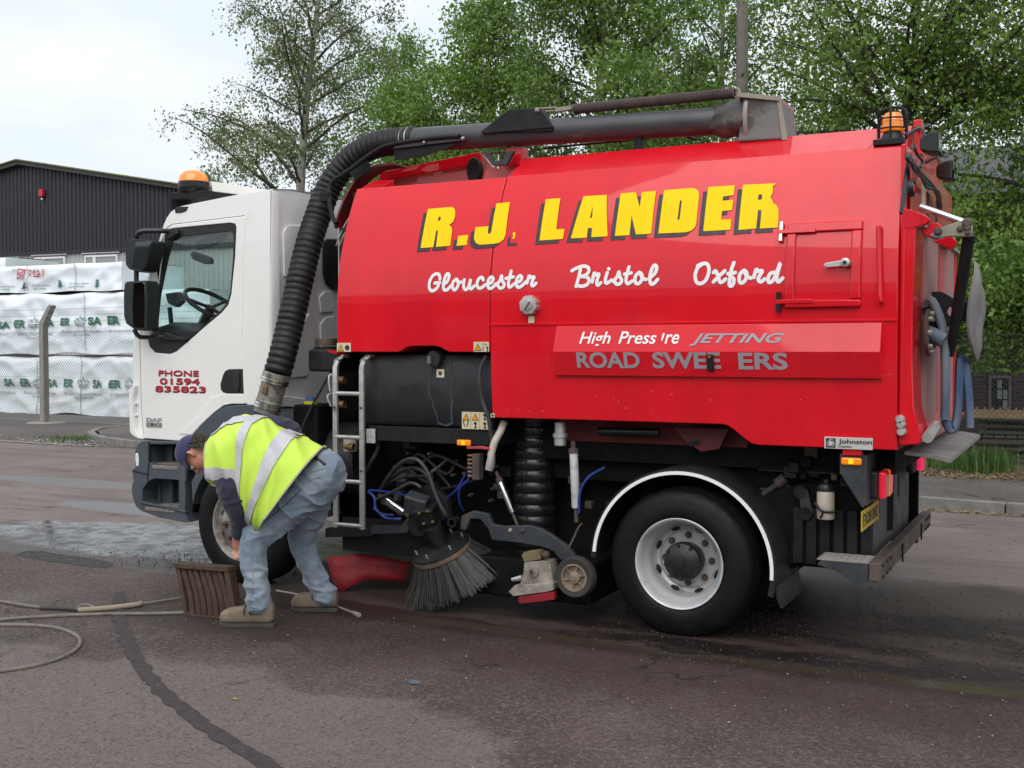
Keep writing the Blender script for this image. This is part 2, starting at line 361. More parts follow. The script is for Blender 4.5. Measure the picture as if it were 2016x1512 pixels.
    if kind == 'road':
        # the rough broken strip and the channel at the edge
        chan = math_('SUBTRACT', sep.outputs[1], math_('MULTIPLY', math_('SUBTRACT', noise(1.3, 6), .5), 1.1))
        rough_strip = math_('MULTIPLY', rng(chan, 1.55, 1.15), rng(sep.outputs[0], -3.0, -.5))
        c = mulc(math_('MULTIPLY', rough_strip, rng(noise(1.9, 8, .7, st=(.5, 1.6, 1)), .42, .56)), c, (.26, .24, .24))
        # standing water and damp by the front wheel and in the channel; under the truck, damp and painted contact shade
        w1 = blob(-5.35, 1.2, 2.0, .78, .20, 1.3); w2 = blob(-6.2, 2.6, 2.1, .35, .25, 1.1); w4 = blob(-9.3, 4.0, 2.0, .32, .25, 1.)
        damp = blob(-4.9, .85, 2.7, 1.0, .25, 1.2); damp_shade = blob(-1.2, .9, 4.3, 1.75, .12, 1.5)
        damp_shade_max = math_('MAXIMUM', damp, damp_shade)
        c = mulc(damp_shade_max, c, (.36, .31, .30))
        patchy = rng(noise(7.5, 7, .7, st=(.7, 1.2, 1)), .50, .40)
        wet = math_('MAXIMUM', math_('MULTIPLY', w1, rng(noise(5, 8, .7), .66, .47)), math_('MULTIPLY', w2, .75))
        wet = math_('MAXIMUM', wet, math_('MULTIPLY', w4, .6))
        rough = mixf(damp_shade_max, rough, .42); rough = mixf(wet, rough, .06)
        c = mixc(math_('MULTIPLY', wet, .7), c, (.035, .033, .033))
        bstr = mixf(wet, bs, .012)
    if kind == 'apron':
        # dirty run-off along the edge of the carriageway
        d = math_('ADD', sep.outputs[1], math_('MULTIPLY', math_('SUBTRACT', noise(1.7, 6), .5), .34))
        band = math_('MULTIPLY', rng(d, -.62, -.40), rng(sep.outputs[0], -3.6, -2.2))
        c = mulc(math_('MULTIPLY', band, .85), c, (.55, .42, .38)); rough = mixf(band, rough, .5)
        dark = math_('MULTIPLY', rng(d, -1.75, -.8), rng(sep.outputs[0], -4.6, -2.0)); c = mulc(math_('MULTIPLY', dark, .9), c, (.44, .335, .315))
        d2 = math_('ADD', math_('ADD', sep.outputs[1], math_('MULTIPLY', math_('SUBTRACT', noise(2.1, 5), .5), .16)), .34)
        stream = rng(math_('ABSOLUTE', d2), .085, .055); stream = math_('MULTIPLY', stream, rng(sep.outputs[0], -2.3, -1.2))
        c = mixc(math_('MULTIPLY', stream, .8), c, (.055, .045, .032)); rough = mixf(stream, rough, .17); bstr = mixf(stream, bs, .06)
        spl = math_('MULTIPLY', blob(-2.7, -.95, .75, .3, .3, 3.), .6); c = mixc(spl, c, (.034, .022, .020)); rough = mixf(spl, rough, .5)
    lk(c, b.inputs['Base Color']); lk(rough, b.inputs['Roughness']); b.inputs['Specular IOR Level'].default_value = .4
    bn = N.new('ShaderNodeBump'); bn.inputs['Distance'].default_value = .012
    if bstr is not None: lk(bstr, bn.inputs['Strength'])
    else: bn.inputs['Strength'].default_value = bs
    lk(hgt, bn.inputs['Height']); lk(bn.outputs['Normal'], b.inputs['Normal'])
    return m
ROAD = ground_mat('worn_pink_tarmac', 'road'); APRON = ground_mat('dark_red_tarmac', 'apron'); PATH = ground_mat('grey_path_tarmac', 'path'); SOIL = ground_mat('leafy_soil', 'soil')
CONC = mat('kerb_concrete', (.20, .19, .178), .85, var=.18, scale=9, bump=.3, bscale=120, dirt=(.10, .092, .084), dscale=5, dlev=(.5, .75))
POSTC = mat('post_concrete', (.27, .25, .225), .9, var=.15, scale=12, bump=.3, bscale=150, dirt=(.17, .15, .13), dscale=6, dlev=(.5, .75))

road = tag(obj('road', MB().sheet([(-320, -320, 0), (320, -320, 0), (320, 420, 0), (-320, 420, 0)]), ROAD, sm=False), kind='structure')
edge = [(-30, .30), (-9, .2), (-5.9, .12), (-4.1, .05), (-2.75, -.06), (-1.3, -.2), (.1, -.36), (1.0, -.30), (1.85, -.16), (4, .05), (30, .6)]
E2 = []
for (x0, y0), (x1, y1) in zip(edge, edge[1:]):
    n = max(1, int(min(abs(x1 - x0), 12) / .12)) if -9 <= x0 < 4 else 1
    for i in range(n):
        t = i / n; x = x0 + (x1 - x0) * t; E2.append((x, y0 + (y1 - y0) * t + .05 * mnoise.fractal(Vector((x * 3.1, .3, 2)), 1., 2., 4)))
E2.append(edge[-1])
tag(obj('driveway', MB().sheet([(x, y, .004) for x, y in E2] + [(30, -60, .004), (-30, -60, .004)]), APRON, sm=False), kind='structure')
# tar seam sealed across the driveway
TAR = mat('tar_seam', (.040, .031, .032), .88, var=.3, scale=20, bump=.4, bscale=110)
sp = [atZ(*q, .008) for q in ((236, 1165), (232, 1200), (243, 1240), (262, 1285), (290, 1328), (330, 1370), (382, 1412), (430, 1446), (490, 1482), (560, 1525), (640, 1580))]
sp = resample(smooth(sp, 10), .03); mbt = MB(); vs = []
for i, p in enumerate(sp):
    t = (sp[min(i + 1, len(sp) - 1)] - sp[max(i - 1, 0)]).normalized(); n_ = Vector((-t.y, t.x, 0)); f_ = min(1, .45 + i / 14)
    a = f_ * (.041 + .024 * mnoise.noise(Vector((i * .27, 1, 0)))); b_ = f_ * (.041 + .024 * mnoise.noise(Vector((i * .29, 7, 0)))); vs += [p + n_ * a, p - n_ * b_]
mbt.add(vs, [(2 * i, 2 * i + 1, 2 * i + 3, 2 * i + 2) for i in range(len(sp) - 1)])
tag(obj('tar_seam', mbt, TAR, sm=False), kind='structure')

WETM = mat('muddy_water', (.016, .011, .009), .5, var=.25, scale=9, spec=.18, rvar=.1)
def puddle(pts, wob=.03):
    P = smooth([atZ(*q, .0065) for q in pts], 8, True); P = [p + Vector((wob * mnoise.fractal(Vector((p.x * 5, p.y * 9, 3)), 1., 2., 4), wob * .6 * mnoise.fractal(Vector((p.x * 5, p.y * 9, 8)), 1., 2., 4), 0)) for p in P]
    tag(obj('puddle', MB().sheet(P), WETM, sm=False), kind='structure')
puddle([(34, 1091), (70, 1084), (130, 1092), (200, 1102), (225, 1112), (190, 1117), (120, 1108), (60, 1099)])
# far kerb, pavement, verge (right) and the kerbed island (left)
def kerb_line(pts, w_=.14, h=.12, ln=.9):
    root = tag(obj('kerb_bed', MB().tube([Vector((*p, -.03)) + Vector((0, .06, 0)) for p in pts], .05, 4), CONC), kind='structure')
    P = resample([Vector((*p, 0)) for p in pts], ln); k = 0
    for a, b in zip(P, P[1:]):
        d = (b - a)
        if d.length < .1: continue
        t = d.normalized(); n_ = Vector((-t.y, t.x, 0)); a2, b2 = a + t * .006, b - t * .006
        mb = MB().prism([a2 - Vector((0, 0, .05)), b2 - Vector((0, 0, .05)), b2 + Vector((0, 0, h + random.uniform(-.006, .006))), a2 + Vector((0, 0, h + random.uniform(-.006, .006)))], n_ * w_)
        obj('kerb_stone', mb, CONC, root, bevel=.018)
    return root
kl = [(9, 5.55), (4, 6.05), (1.6, 6.33), (.6, 6.45), (-3, 6.9), (-9, 7.6), (-12.0, 8.05)]
arc = [(-12.0, 8.05), (-13.3, 8.35), (-14.6, 8.95), (-15.6, 9.8), (-16.2, 10.8), (-16.3, 12.0)]
kerb_line(kl[::-1]); kerb_line([tuple(p.xy) for p in smooth([(x, y, 0) for x, y in arc], 5)][::-1])
inner = [(x, y + .12) for x, y in kl] + [(x + .1, y + .14) for x, y in arc[1:]]
tag(obj('pavement', MB().sheet([(x, y, .108) for x, y in inner] + [(-16.2, 9.9 + 2.2, .108), (-12, 9.9, .108), (-3, 9.1, .108), (1.5, 8.75, .108), (9, 8.0, .108)]), PATH, sm=False), kind='structure')
tag(obj('verge', MB().sheet([(-16.2, 12.1, .10), (-12, 9.85, .10), (-3, 9.05, .10), (1.5, 8.7, .10), (9, 7.95, .10), (40, 7, .10), (40, 40, .10), (-16.2, 40, .10)]), SOIL, sm=False), kind='structure')
tag(obj('forecourt', MB().sheet([(-60, 9.6, .006), (-26, 8.65, .006), (-16.1, 8.2, .006), (-13.4, 8.1, .006), (-12.2, 8.12, .006), (-13.2, 8.5, .006), (-15.4, 9.9, .006), (-16.1, 12.0, .006), (-16.1, 60, .006), (-80, 60, .006)]), PATH, sm=False), kind='structure')
tag(obj('edging_strip', MB().sheet([(-60, 9.62, .011), (-26, 8.67, .011), (-16.1, 8.2, .011), (-13.6, 8.08, .011), (-13.6, 7.99, .011), (-16.1, 8.08, .011), (-26, 8.52, .011), (-60, 9.42, .011)]), mat('pale_edging', (.30, .27, .25), .9, var=.25, scale=7), sm=False), kind='structure')

# loose chippings lying on the tarmac
rg = np.random.default_rng(3)
def scatter_stones(name, n, region, sizes, m, z0=.004):
    pts = region(n); k = len(pts); s = rg.uniform(*sizes, k) * (rg.random(k) ** 2 * 1.6 + .5)
    base = np.array([(1, 0, 0), (0, 1, 0), (-1, 0, 0), (0, -1, 0), (0, 0, .8), (0, 0, -.6)], float); fb = np.array([(0, 1, 4), (1, 2, 4), (2, 3, 4), (3, 0, 4), (1, 0, 5), (2, 1, 5), (3, 2, 5), (0, 3, 5)])
    V = base[None] * s[:, None, None] * rg.uniform(.6, 1.3, (k, 6, 3)); a = rg.uniform(0, 6.28, k); ca, sa = np.cos(a)[:, None], np.sin(a)[:, None]
    X_, Y_ = V[..., 0] * ca - V[..., 1] * sa, V[..., 0] * sa + V[..., 1] * ca
    V = np.stack([X_ + pts[:, None, 0], Y_ + pts[:, None, 1], V[..., 2] + z0 + s[:, None] * .3], -1).reshape(-1, 3)
    F_ = (fb[None] + (np.arange(k) * 6)[:, None, None]).reshape(-1, 3)
    me = fast_mesh(name, V, F_); o = obj(name, me, m, sm=False); return tag(o, kind='stuff')
def fast_mesh(name, V, F_):
    me = bpy.data.meshes.new(name); n, k = F_.shape
    me.vertices.add(len(V)); me.vertices.foreach_set('co', np.ascontiguousarray(V, dtype=np.float32).ravel())
    me.loops.add(n * k); me.loops.foreach_set('vertex_index', np.ascontiguousarray(F_, dtype=np.int32).ravel())
    me.polygons.add(n); me.polygons.foreach_set('loop_start', np.arange(0, n * k, k, dtype=np.int32))
    me.update(calc_edges=True); return me
def island_mat(name, c0, c1, rough=.8, trans=0.):
    m = bpy.data.materials.new(name); m.use_nodes = True; N = m.node_tree.nodes; lk = m.node_tree.links.new; b = N['Principled BSDF']
    g = N.new('ShaderNodeNewGeometry'); r = N.new('ShaderNodeValToRGB'); e = r.color_ramp.elements
    e[0].color = (*c0, 1); e[1].color = (*c1, 1); ra_ = N.new('ShaderNodeMath'); ra_.operation = 'MULTIPLY_ADD'; ra_.inputs[1].default_value = .55; no_ = N.new('ShaderNodeTexNoise'); no_.inputs['Scale'].default_value = .9; no_.inputs['Detail'].default_value = 4
    mr_ = N.new('ShaderNodeMapRange'); mr_.inputs[1].default_value = .35; mr_.inputs[2].default_value = .65; mr_.inputs[3].default_value = 0; mr_.inputs[4].default_value = .45; lk(g.outputs['Position'], no_.inputs['Vector']); lk(no_.outputs['Fac'], mr_.inputs[0])
    lk(g.outputs['Random Per Island'], ra_.inputs[0]); lk(mr_.outputs[0], ra_.inputs[2]); lk(ra_.outputs[0], r.inputs[0]); lk(r.outputs[0], b.inputs['Base Color']); b.inputs['Roughness'].default_value = rough
    if trans:
        o = N['Material Output']; tl = N.new('ShaderNodeBsdfTranslucent'); mxs = N.new('ShaderNodeMixShader'); mxs.inputs[0].default_value = trans
        lk(r.outputs[0], tl.inputs['Color']); lk(b.outputs[0], mxs.inputs[1]); lk(tl.outputs[0], mxs.inputs[2]); lk(mxs.outputs[0], o.inputs['Surface'])
    return m
GRAVEL = island_mat('grit_stone', (.05, .04, .038), (.42, .38, .34)); GRAVEL_D = island_mat('dark_grit', (.015, .013, .013), (.085, .065, .058))
tag(scatter_stones('grit', 1700, lambda n: np.stack([rg.uniform(-5.5, 2.4, n), rg.uniform(-4.2, -.3, n)], 1), (.002, .0045), GRAVEL, .006), 'pale grit scattered over the dark driveway tarmac')
tag(scatter_stones('gravel', 7000, lambda n: np.stack([rg.uniform(-.6, 3.6, n), rg.normal(.55, .5, n)], 1), (.002, .0055), GRAVEL_D, .002), 'dark gravel broken out of the road edge behind the rear wheel')
tag(scatter_stones('gravel', 1500, lambda n: np.stack([rg.normal(-4.1, .7, n), rg.normal(.45, .22, n)], 1), (.002, .0045), GRAVEL_D, .002), 'dark wet gravel washed up beside the front wheel')
LEAFLIT = island_mat('dead_leaf', (.06, .03, .012), (.32, .22, .09))
def litter(name, n, reg, lab, m=LEAFLIT):
    p = reg(n); k = len(p); s = rg.uniform(.015, .035, k); a = rg.uniform(0, 6.28, k)
    q = np.array([(1, 0), (0, .6), (-1, 0), (0, -.6)]); X_ = q[None, :, 0] * np.cos(a)[:, None] - q[None, :, 1] * np.sin(a)[:, None]; Y_ = q[None, :, 0] * np.sin(a)[:, None] + q[None, :, 1] * np.cos(a)[:, None]
    V = np.stack([X_ * s[:, None] + p[:, None, 0], Y_ * s[:, None] + p[:, None, 1], p[:, None, 2] + rg.uniform(0, .02, (k, 4))], -1).reshape(-1, 3)
    tag(obj(name, fast_mesh(name, V, np.arange(4 * k).reshape(-1, 4)), m, sm=False), lab, kind='stuff')
litter('leaf_litter', 2600, lambda n: np.stack([rg.uniform(-3, 5, n), 8.75 + np.abs(rg.normal(0, .55, n)) - rg.uniform(0, .25, n), np.full(n, .115)], 1), 'brown leaf litter along the back of the pavement')
litter('leaf_litter', 700, lambda n: np.stack([rg.uniform(-3, 5, n), 6.32 + .0 * rg.random(n) - np.abs(rg.normal(0, .05, n)) - (rg.uniform(-3, 5, n) * 0), np.full(n, .006)], 1), 'thin line of litter in the channel below the far kerb')
litter('leaf_litter', 240, lambda n: np.stack([rg.normal(-14.6, .8, n), rg.normal(8.5, .35, n), np.full(n, .012)], 1), 'bits of pale debris round the nose of the kerbed island', island_mat('pale_debris', (.2, .14, .07), (.6, .55, .5)))
# grass on the verge
def grass(name, n, reg, h, m, lab):
    p = reg(n); k = len(p); a = rg.uniform(0, 6.28, k); hh = rg.uniform(.5, 1.2, k) * h; w_ = .006; ben = rg.uniform(.1, .6, k) * hh
    dx, dy = np.cos(a), np.sin(a); z0 = p[:, 2]
    def pt(u, f, l): return np.stack([p[:, 0] - dy * w_ * u + dx * ben * l, p[:, 1] + dx * w_ * u + dy * ben * l, z0 + hh * f], -1)
    V = np.stack([pt(-1, 0, 0), pt(1, 0, 0), pt(.8, .55, .3), pt(-.8, .55, .3), pt(0, 1, 1)], 1).reshape(-1, 3)
    F_ = np.concatenate([np.array([[0, 1, 2], [0, 2, 3], [3, 2, 4]]) + 5 * i for i in range(0)]) if False else (np.array([[0, 1, 2], [0, 2, 3], [3, 2, 4]])[None] + (np.arange(k) * 5)[:, None, None]).reshape(-1, 3)
    tag(obj(name, fast_mesh(name, V, F_), m, sm=False), lab, kind='stuff')
GRASSM = island_mat('grass_blade', (.025, .055, .012), (.10, .19, .03), .6, .25)
grass('grass', 26000, lambda n: np.stack([rg.uniform(-3, 1.25, n) - np.abs(rg.normal(0, .1, n)), 9.6 + rg.random(n) ** .7 * 3.6, np.full(n, .1)], 1), .13, GRASSM, 'short green grass on the verge behind the far pavement')
grass('grass', 500, lambda n: np.stack([rg.normal(.95, .16, n), rg.normal(9.9, .25, n), np.full(n, .1)], 1), .33, GRASSM, 'tall grass tuft at the foot of the right fence')
grass('grass', 500, lambda n: np.stack([rg.normal(-14.9, .5, n), rg.normal(9.0, .3, n), np.full(n, .01)], 1), .09, GRASSM, 'weeds along the kerbed island')

# ================================================================== WAREHOUSE
CLAD_D = mat('charcoal_cladding', (.018, .019, .024), .5, var=.08, scale=1); CLAD_L = mat('pale_grey_cladding', (.44, .44, .45), .5, var=.06, scale=1, dirt=(.33, .32, .31), dscale=.8, dlev=(.5, .85))
WFRAME = mat('white_window_frame', (.78, .78, .78), .4, var=.03); WGLASS = mat('office_glass', (.26, .29, .29), .08, var=.15, scale=.6, coat=1.); ROOFM = mat('roof_sheet', (.10, .10, .105), .6, var=.1)
A_ = atD(0, 502, 46.0); B_ = atD(245, 492, 46 / 1.053); zc = (A_.z + B_.z) / 2
wd = (B_ - A_); wd.z = 0; wd.normalize(); wn_ = Vector((-wd.y, wd.x, 0))    # wn_ points away from the camera
if wn_.dot(C_F) < 0: wn_ = -wn_
wa = Vector((A_.x, A_.y, 0))
def wl(px, py):                     # point on the wall plane -> (s along wall, z)
    d = ray(px, py); t = (wa - CAM).dot(wn_) / d.dot(wn_); p = CAM + d * t; return (p - wa).dot(wd), p.z
def wp(s, z, o=0.): return wa + wd * s + wn_ * (-o) + Vector((0, 0, z))     # o: proud of the wall
s_r, z_r = wl(47, 326); s_e, z_e = wl(340, 370.5); slope = (z_r - z_e) / (s_e - s_r)
s1 = s_r + 13.5; s0 = s_r - 13.5
wh = tag(empty('warehouse', wp(s_r, 0) + wn_ * 8), 'long warehouse with charcoal ribbed gable above pale grey cladding', 'building')
def rib_wall(name, s0, s1, zlo, zhi, m, o, pitch=.2, dep=.035):
    mb = MB(); n = int((s1 - s0) / pitch); pr = []
    for i in range(n):
        a = s0 + i * pitch; pr += [(a, 0), (a + pitch * .5, 0), (a + pitch * .62, dep), (a + pitch * .88, dep)]
    pr.append((s0 + n * pitch, 0)); vs = []
    for s, d in pr: vs += [wp(s, zlo, o + d), wp(s, zhi(s) if callable(zhi) else zhi, o + d)]
    mb.add(vs, [(2 * i, 2 * i + 2, 2 * i + 3, 2 * i + 1) for i in range(len(pr) - 1)]); return obj(name, mb, m, wh, sm=False)
roofz = lambda s: z_r - abs(s - s_r) * slope
rib_wall('gable_cladding', s0, s1, zc, roofz, CLAD_D, .05)
obj('wall', MB().prism([wp(s0, 0), wp(s1, 0), wp(s1, roofz(s1) - .05), wp(s_r, z_r - .05), wp(s0, roofz(s0) - .05)], wn_ * 16), CLAD_L, wh, sm=False)
rib_wall('wall_cladding', s0, s1, .1, zc, CLAD_L, .005, .22, .03)
mbr = MB()
for sa, sb in ((s0 - .3, s_r), (s_r, s1 + .3)):
    mbr.prism([wp(sa, roofz(sa), .35), wp(sb, roofz(sb), .35), wp(sb, roofz(sb) + .16, .35), wp(sa, roofz(sa) + .16, .35)], wn_ * 16.6)
obj('roof', mbr, mat('roof_verge', (.035, .034, .036), .55, var=.1), wh, sm=False)
mbg = MB()
for sa, sb in ((s0 - .3, s_r), (s_r, s1 + .3)):
    mbg.prism([wp(sa, roofz(sa) + .16, .42), wp(sb, roofz(sb) + .16, .42), wp(sb, roofz(sb) + .21, .42), wp(sa, roofz(sa) + .21, .42)], wn_ * .5)
obj('verge_trim', mbg, mat('mossy_trim', (.16, .17, .06), .8, var=.3), wh, sm=False)
obj('flashing', MB().prism([wp(s0, zc - .06, .12), wp(s1, zc - .06, .12), wp(s1, zc + .05, .12), wp(s0, zc + .05, .12)], wn_ * .08), CLAD_D, wh, sm=False)
for (x0, x1, y0, y1) in ((-30, 38, 511, 560), (71, 131, 505, 552), (170, 234, 501, 552), (262, 330, 497, 548)):
    (sa, za), (sb, zb) = wl(x0, y1), wl(x1, y0); ztop = zb; zbot = ztop - 1.15; mid = sa + (sb - sa) * .30
    fr = MB(); t_ = .07
    for a, b in ((sa, mid), (mid, sb)):
        fr.prism([wp(a, zbot, .10), wp(b, zbot, .10), wp(b, ztop, .10), wp(a, ztop, .10)], wn_ * .09, holes=[[wp(a + t_, zbot + t_, .10), wp(b - t_, zbot + t_, .10), wp(b - t_, ztop - t_, .10), wp(a + t_, ztop - t_, .10)]])
    f_ = obj('window', fr, WFRAME, wh, sm=False)
    for a, b in ((sa, mid), (mid, sb)): obj('pane', MB().prism([wp(a + t_, zbot + t_, .06), wp(b - t_, zbot + t_, .06), wp(b - t_, ztop - t_, .06), wp(a + t_, ztop - t_, .06)], wn_ * .02), WGLASS, f_, sm=False)
    obj('window_hood', MB().prism([wp(sa - .12, ztop + .06, .13), wp(sb + .12, ztop + .06, .13), wp(sb + .12, ztop + .10, .13), wp(sa - .12, ztop + .10, .13)], wn_ * .12), CLAD_L, wh, sm=False)
s_v, z_v = wl(344, 372)
obj('roof_vent', MB().lathe([(.13, 0), (.13, .45), (.28, .45), (.30, .52), (.02, .62)], wp(s_v, roofz(s_v) + .1, -.8), 'z', 14), BLACK_P, wh)
s_b, z_b = wl(88, 381)
al = empty('alarm_box', wp(s_b, z_b, .1)); tag(al, 'small red alarm box with a pale strobe high on the charcoal gable', 'alarm')
obj('housing', MB().box(wp(s_b, z_b, .16), (.22, .14, .30)), mat('alarm_red', (.45, .02, .04), .4), al, bevel=.02)
obj('strobe', MB().sphere(wp(s_b, z_b - .24, .15), .05), CLEAR_L, al)
obj('bracket', MB().box(wp(s_b, z_b - .17, .13), (.06, .08, .1)), BLACK_P, al)

# ================================================================== WRAPPED TIMBER PACKS
WRAP = mat('white_plastic_wrap', (.78, .84, .88), .33, var=.05, scale=2.5, dirt=(.64, .70, .75), dscale=1.8, dlev=(.5, .8), bump=.12, bscale=14)
GREENI = mat('green_print', (.02, .13, .075), .5, var=.05); GREYI = mat('grey_print', (.20, .23, .25), .5, var=.05); REDI = mat('red_spray', (.50, .02, .06), .6, var=.05)
STRAP = mat('pack_strap', (.25, .30, .30), .5)
def wrapd(x, z, s):
    p = Vector((x * .9, z * 1.8, s)); d = .045 * mnoise.fractal(p, 1., 2., 3)
    c = 1 - abs(mnoise.noise(Vector((x * 1.1 + z * 1.3, z * .6 - x * .5, s + 4))));  e = 1 - abs(mnoise.noise(Vector((x * .9 - z * 1.6, z * .9 + x * .3, s + 9))))
    return d + .055 * c ** 7 + .045 * e ** 7
def pack(x0, x1, y, z0, z1, dep, seed, label, sag=.05, texts=None):
    t = tag(empty('timber_pack', ((x0 + x1) / 2, y + dep / 2, z0)), label, 'timber pack', 'plastic wrapped timber packs stacked behind the fence')
    nx, nz = int((x1 - x0) / .11), max(6, int((z1 - z0) / .07)); V = []; F_ = []
    zb = lambda x: z0 + sag * mnoise.noise(Vector((x * .8, seed, 1))) ; zt = lambda x: z1 + sag * .6 * mnoise.noise(Vector((x * .7, seed, 5)))
    for i in range(nx + 1):
        x = x0 + (x1 - x0) * i / nx
        for j in range(nz + 1):
            v = j / nz; z = zb(x) + (zt(x) - zb(x)) * v; V.append((x, y - wrapd(x, z, seed) - .02 + .10 * max(0, v - .94) / .06, z))
    for i in range(nx):
        for j in range(nz): a = i * (nz + 1) + j; F_.append((a, a + nz + 1, a + nz + 2, a + 1))
    o1 = len(V)
    for i in range(nx + 1):
        x = x0 + (x1 - x0) * i / nx
        for k in (.3, .65, 1.): V.append((x, y + dep * k, zt(x) + .03 * mnoise.noise(Vector((x, k * 4, seed))) + .02))
    for i in range(nx):
        c0 = [i * (nz + 1) + nz, o1 + 3 * i, o1 + 3 * i + 1, o1 + 3 * i + 2]; c1 = [(i + 1) * (nz + 1) + nz, o1 + 3 * i + 3, o1 + 3 * i + 4, o1 + 3 * i + 5]
        for k in range(3): F_.append((c0[k], c1[k], c1[k + 1], c0[k + 1]))
    # right end, puckered
    o2 = len(V); ny = 8
    for k in range(ny + 1):
        for j in range(nz + 1):
            v = j / nz; V.append((x1 + .05 * mnoise.noise(Vector((k * .7, v * 3, seed))) * min(1, k), y - (wrapd(x1, zb(x1) + (zt(x1) - zb(x1)) * v, seed) + .02) * (k == 0) + dep * k / ny, zb(x1) + (zt(x1) - zb(x1)) * v))
    for k in range(ny):
        for j in range(nz): a = o2 + k * (nz + 1) + j; F_.append((a, a + nz + 1, a + nz + 2, a + 1))
    mb = MB().add(V, F_); obj('wrapping', mb, WRAP, t, ang=70)
    obj('timber_core', MB().bb(x0 + .1, x1 - .1, y + .12, y + dep - .1, z0 + .06, z1 - .12), mat('sawn_timber', (.36, .24, .13), .8, var=.2, scale=3, stretch=(.3, 3, 8)), t, sm=False)
    fn = lambda x, z, d=0.: Vector((x, y - wrapd(x, z, seed) - .045 - d, z))
    return t, fn
yp = 14.9
def X_at(px, py): return atY(px, py, yp).x
def Z_at(px, py): return atY(px, py, yp).z
x_l, x_r = X_at(-160, 700), X_at(430, 700)
p1, f1 = pack(x_l, x_r, yp, Z_at(125, 817), Z_at(125, 702), 2.4, 3.3, 'bottom white wrapped timber pack lying on the yard floor behind the fence', .10)
p2, f2 = pack(x_l, x_r - .3, yp + .05, Z_at(125, 696), Z_at(125, 577), 2.3, 8.1, 'middle white wrapped timber pack with a torn bottom edge, second in its stack', .12)
f2_ = f2
p3, f3 = pack(x_l, X_at(236, 560), yp + .12, Z_at(125, 573), Z_at(125, 519), 2.2, 14.7, 'topmost white timber pack sprayed with red figures', .06)
pack(x_l - 2, atY(13, 520, yp + 2.8).x, yp + 2.8, Z_at(0, 640), atY(0, 507, yp + 2.8).z, 2.0, 21.2, 'white wrapped timber pack standing behind the others at the picture edge', .04)
def crown_print(mb, fn, x, z, w_, h):
    c = [(0, .30), (-.12, .62), (0, .88), (.2, .80), (.26, .55), (.32, .86), (.5, 1.0), (.68, .86), (.74, .55), (.8, .80), (1, .88), (1.12, .62), (1, .30), (.5, .36), (0, .30)]
    q = [(x + a * w_, z + b * h) for a, b in c]
    for a, b in zip(q, q[1:]): ribbon(mb, [a, b], .011, fn, .0006)
    ribbon(mb, [(x + .05 * w_, z + .22 * h), (x + .5 * w_, z + .12 * h), (x + .95 * w_, z + .22 * h), (x + .95 * w_, z + .05 * h), (x + .5 * w_, z - .03 * h), (x + .05 * w_, z + .05 * h), (x + .05 * w_, z + .22 * h)], .011, fn, .0006)
    ribbon(mb, [(x + .5 * w_, z + 1.0 * h), (x + .5 * w_, z + 1.22 * h)], .011, fn, .0006)
def gridcut(mb, x0, z0):
    me = mb.mesh('t'); b = bmesh.new(); b.from_mesh(me); vv = [v.co for v in b.verts]; xa_, xb_ = min(v.x for v in vv), max(v.x for v in vv); za_, zb_ = min(v.z for v in vv), max(v.z for v in vv)
    for x in np.arange(xa_, xb_, .06)[1:]: bmesh.ops.bisect_plane(b, geom=b.verts[:] + b.edges[:] + b.faces[:], plane_co=(x, 0, 0), plane_no=(1, 0, 0))
    for z in np.arange(za_, zb_, .05)[1:]: bmesh.ops.bisect_plane(b, geom=b.verts[:] + b.edges[:] + b.faces[:], plane_co=(0, 0, z), plane_no=(0, 0, 1))
    o = MB(); b.verts.index_update(); o.v = [tuple(v.co) for v in b.verts]; o.f = [tuple(v.index for v in f.verts) for f in b.faces]; b.free(); bpy.data.meshes.remove(me); return o
def printed(pk, fn, rows, off_x, off_y):
    for (xa, xb, s, ya, yb) in rows:
        a = X_at(xa, ya); b = X_at(xb, ya); za, zb_ = Z_at((xa + xb) / 2, yb), Z_at((xa + xb) / 2, ya)
        if s == '^':
            k = MB(); crown_print(k, lambda x, z, d=0.: fn(x, z, .012 + d), a, za, b - a, zb_ - za); obj('crown_print', k, GREYI, pk, sm=False); continue
        m2 = gridcut(text_mb(s.lstrip('~'), lambda x, z: Vector((a + x, 0, za + z)), w_=b - a, h=zb_ - za, bold=.01 if s[0] == '~' else .045), a, za)
        m2.v = [tuple(fn(x, z, .012)) for x, _, z in m2.v]; o_ = obj('grey_lettering' if s[0] == '~' else 'green_lettering', m2, GREYI if s[0] == '~' else GREENI, pk, sm=False)
        if s[0] == '~': o_['kind'] = 'stuff'
printed(p2, f2, [(-2, 20, 'SA', 633, 647), (31, 52, 'ER', 630, 646), (62, 77, '^', 627, 645), (90, 108, 'SA', 628, 643), (120, 141, 'ER', 626, 641), (152, 168, '^', 624, 641), (178, 200, 'SA', 624, 640), (212, 236, 'ER', 622, 639), (-20, 18, '~SF. SAUGA FINLAND', 656, 660), (36, 105, '~SF. SAUGA. VETSILUOTO FINLAND', 655, 660), (56, 82, '~KD. max 20%', 663, 667), (124, 198, '~SF. SAUGA. VETSILUOTO FINLAND', 650, 655), (146, 178, '~KD. max 20%', 657, 661), (215, 260, '~SF. SAUGA FINL', 649, 653)], 0, 0)
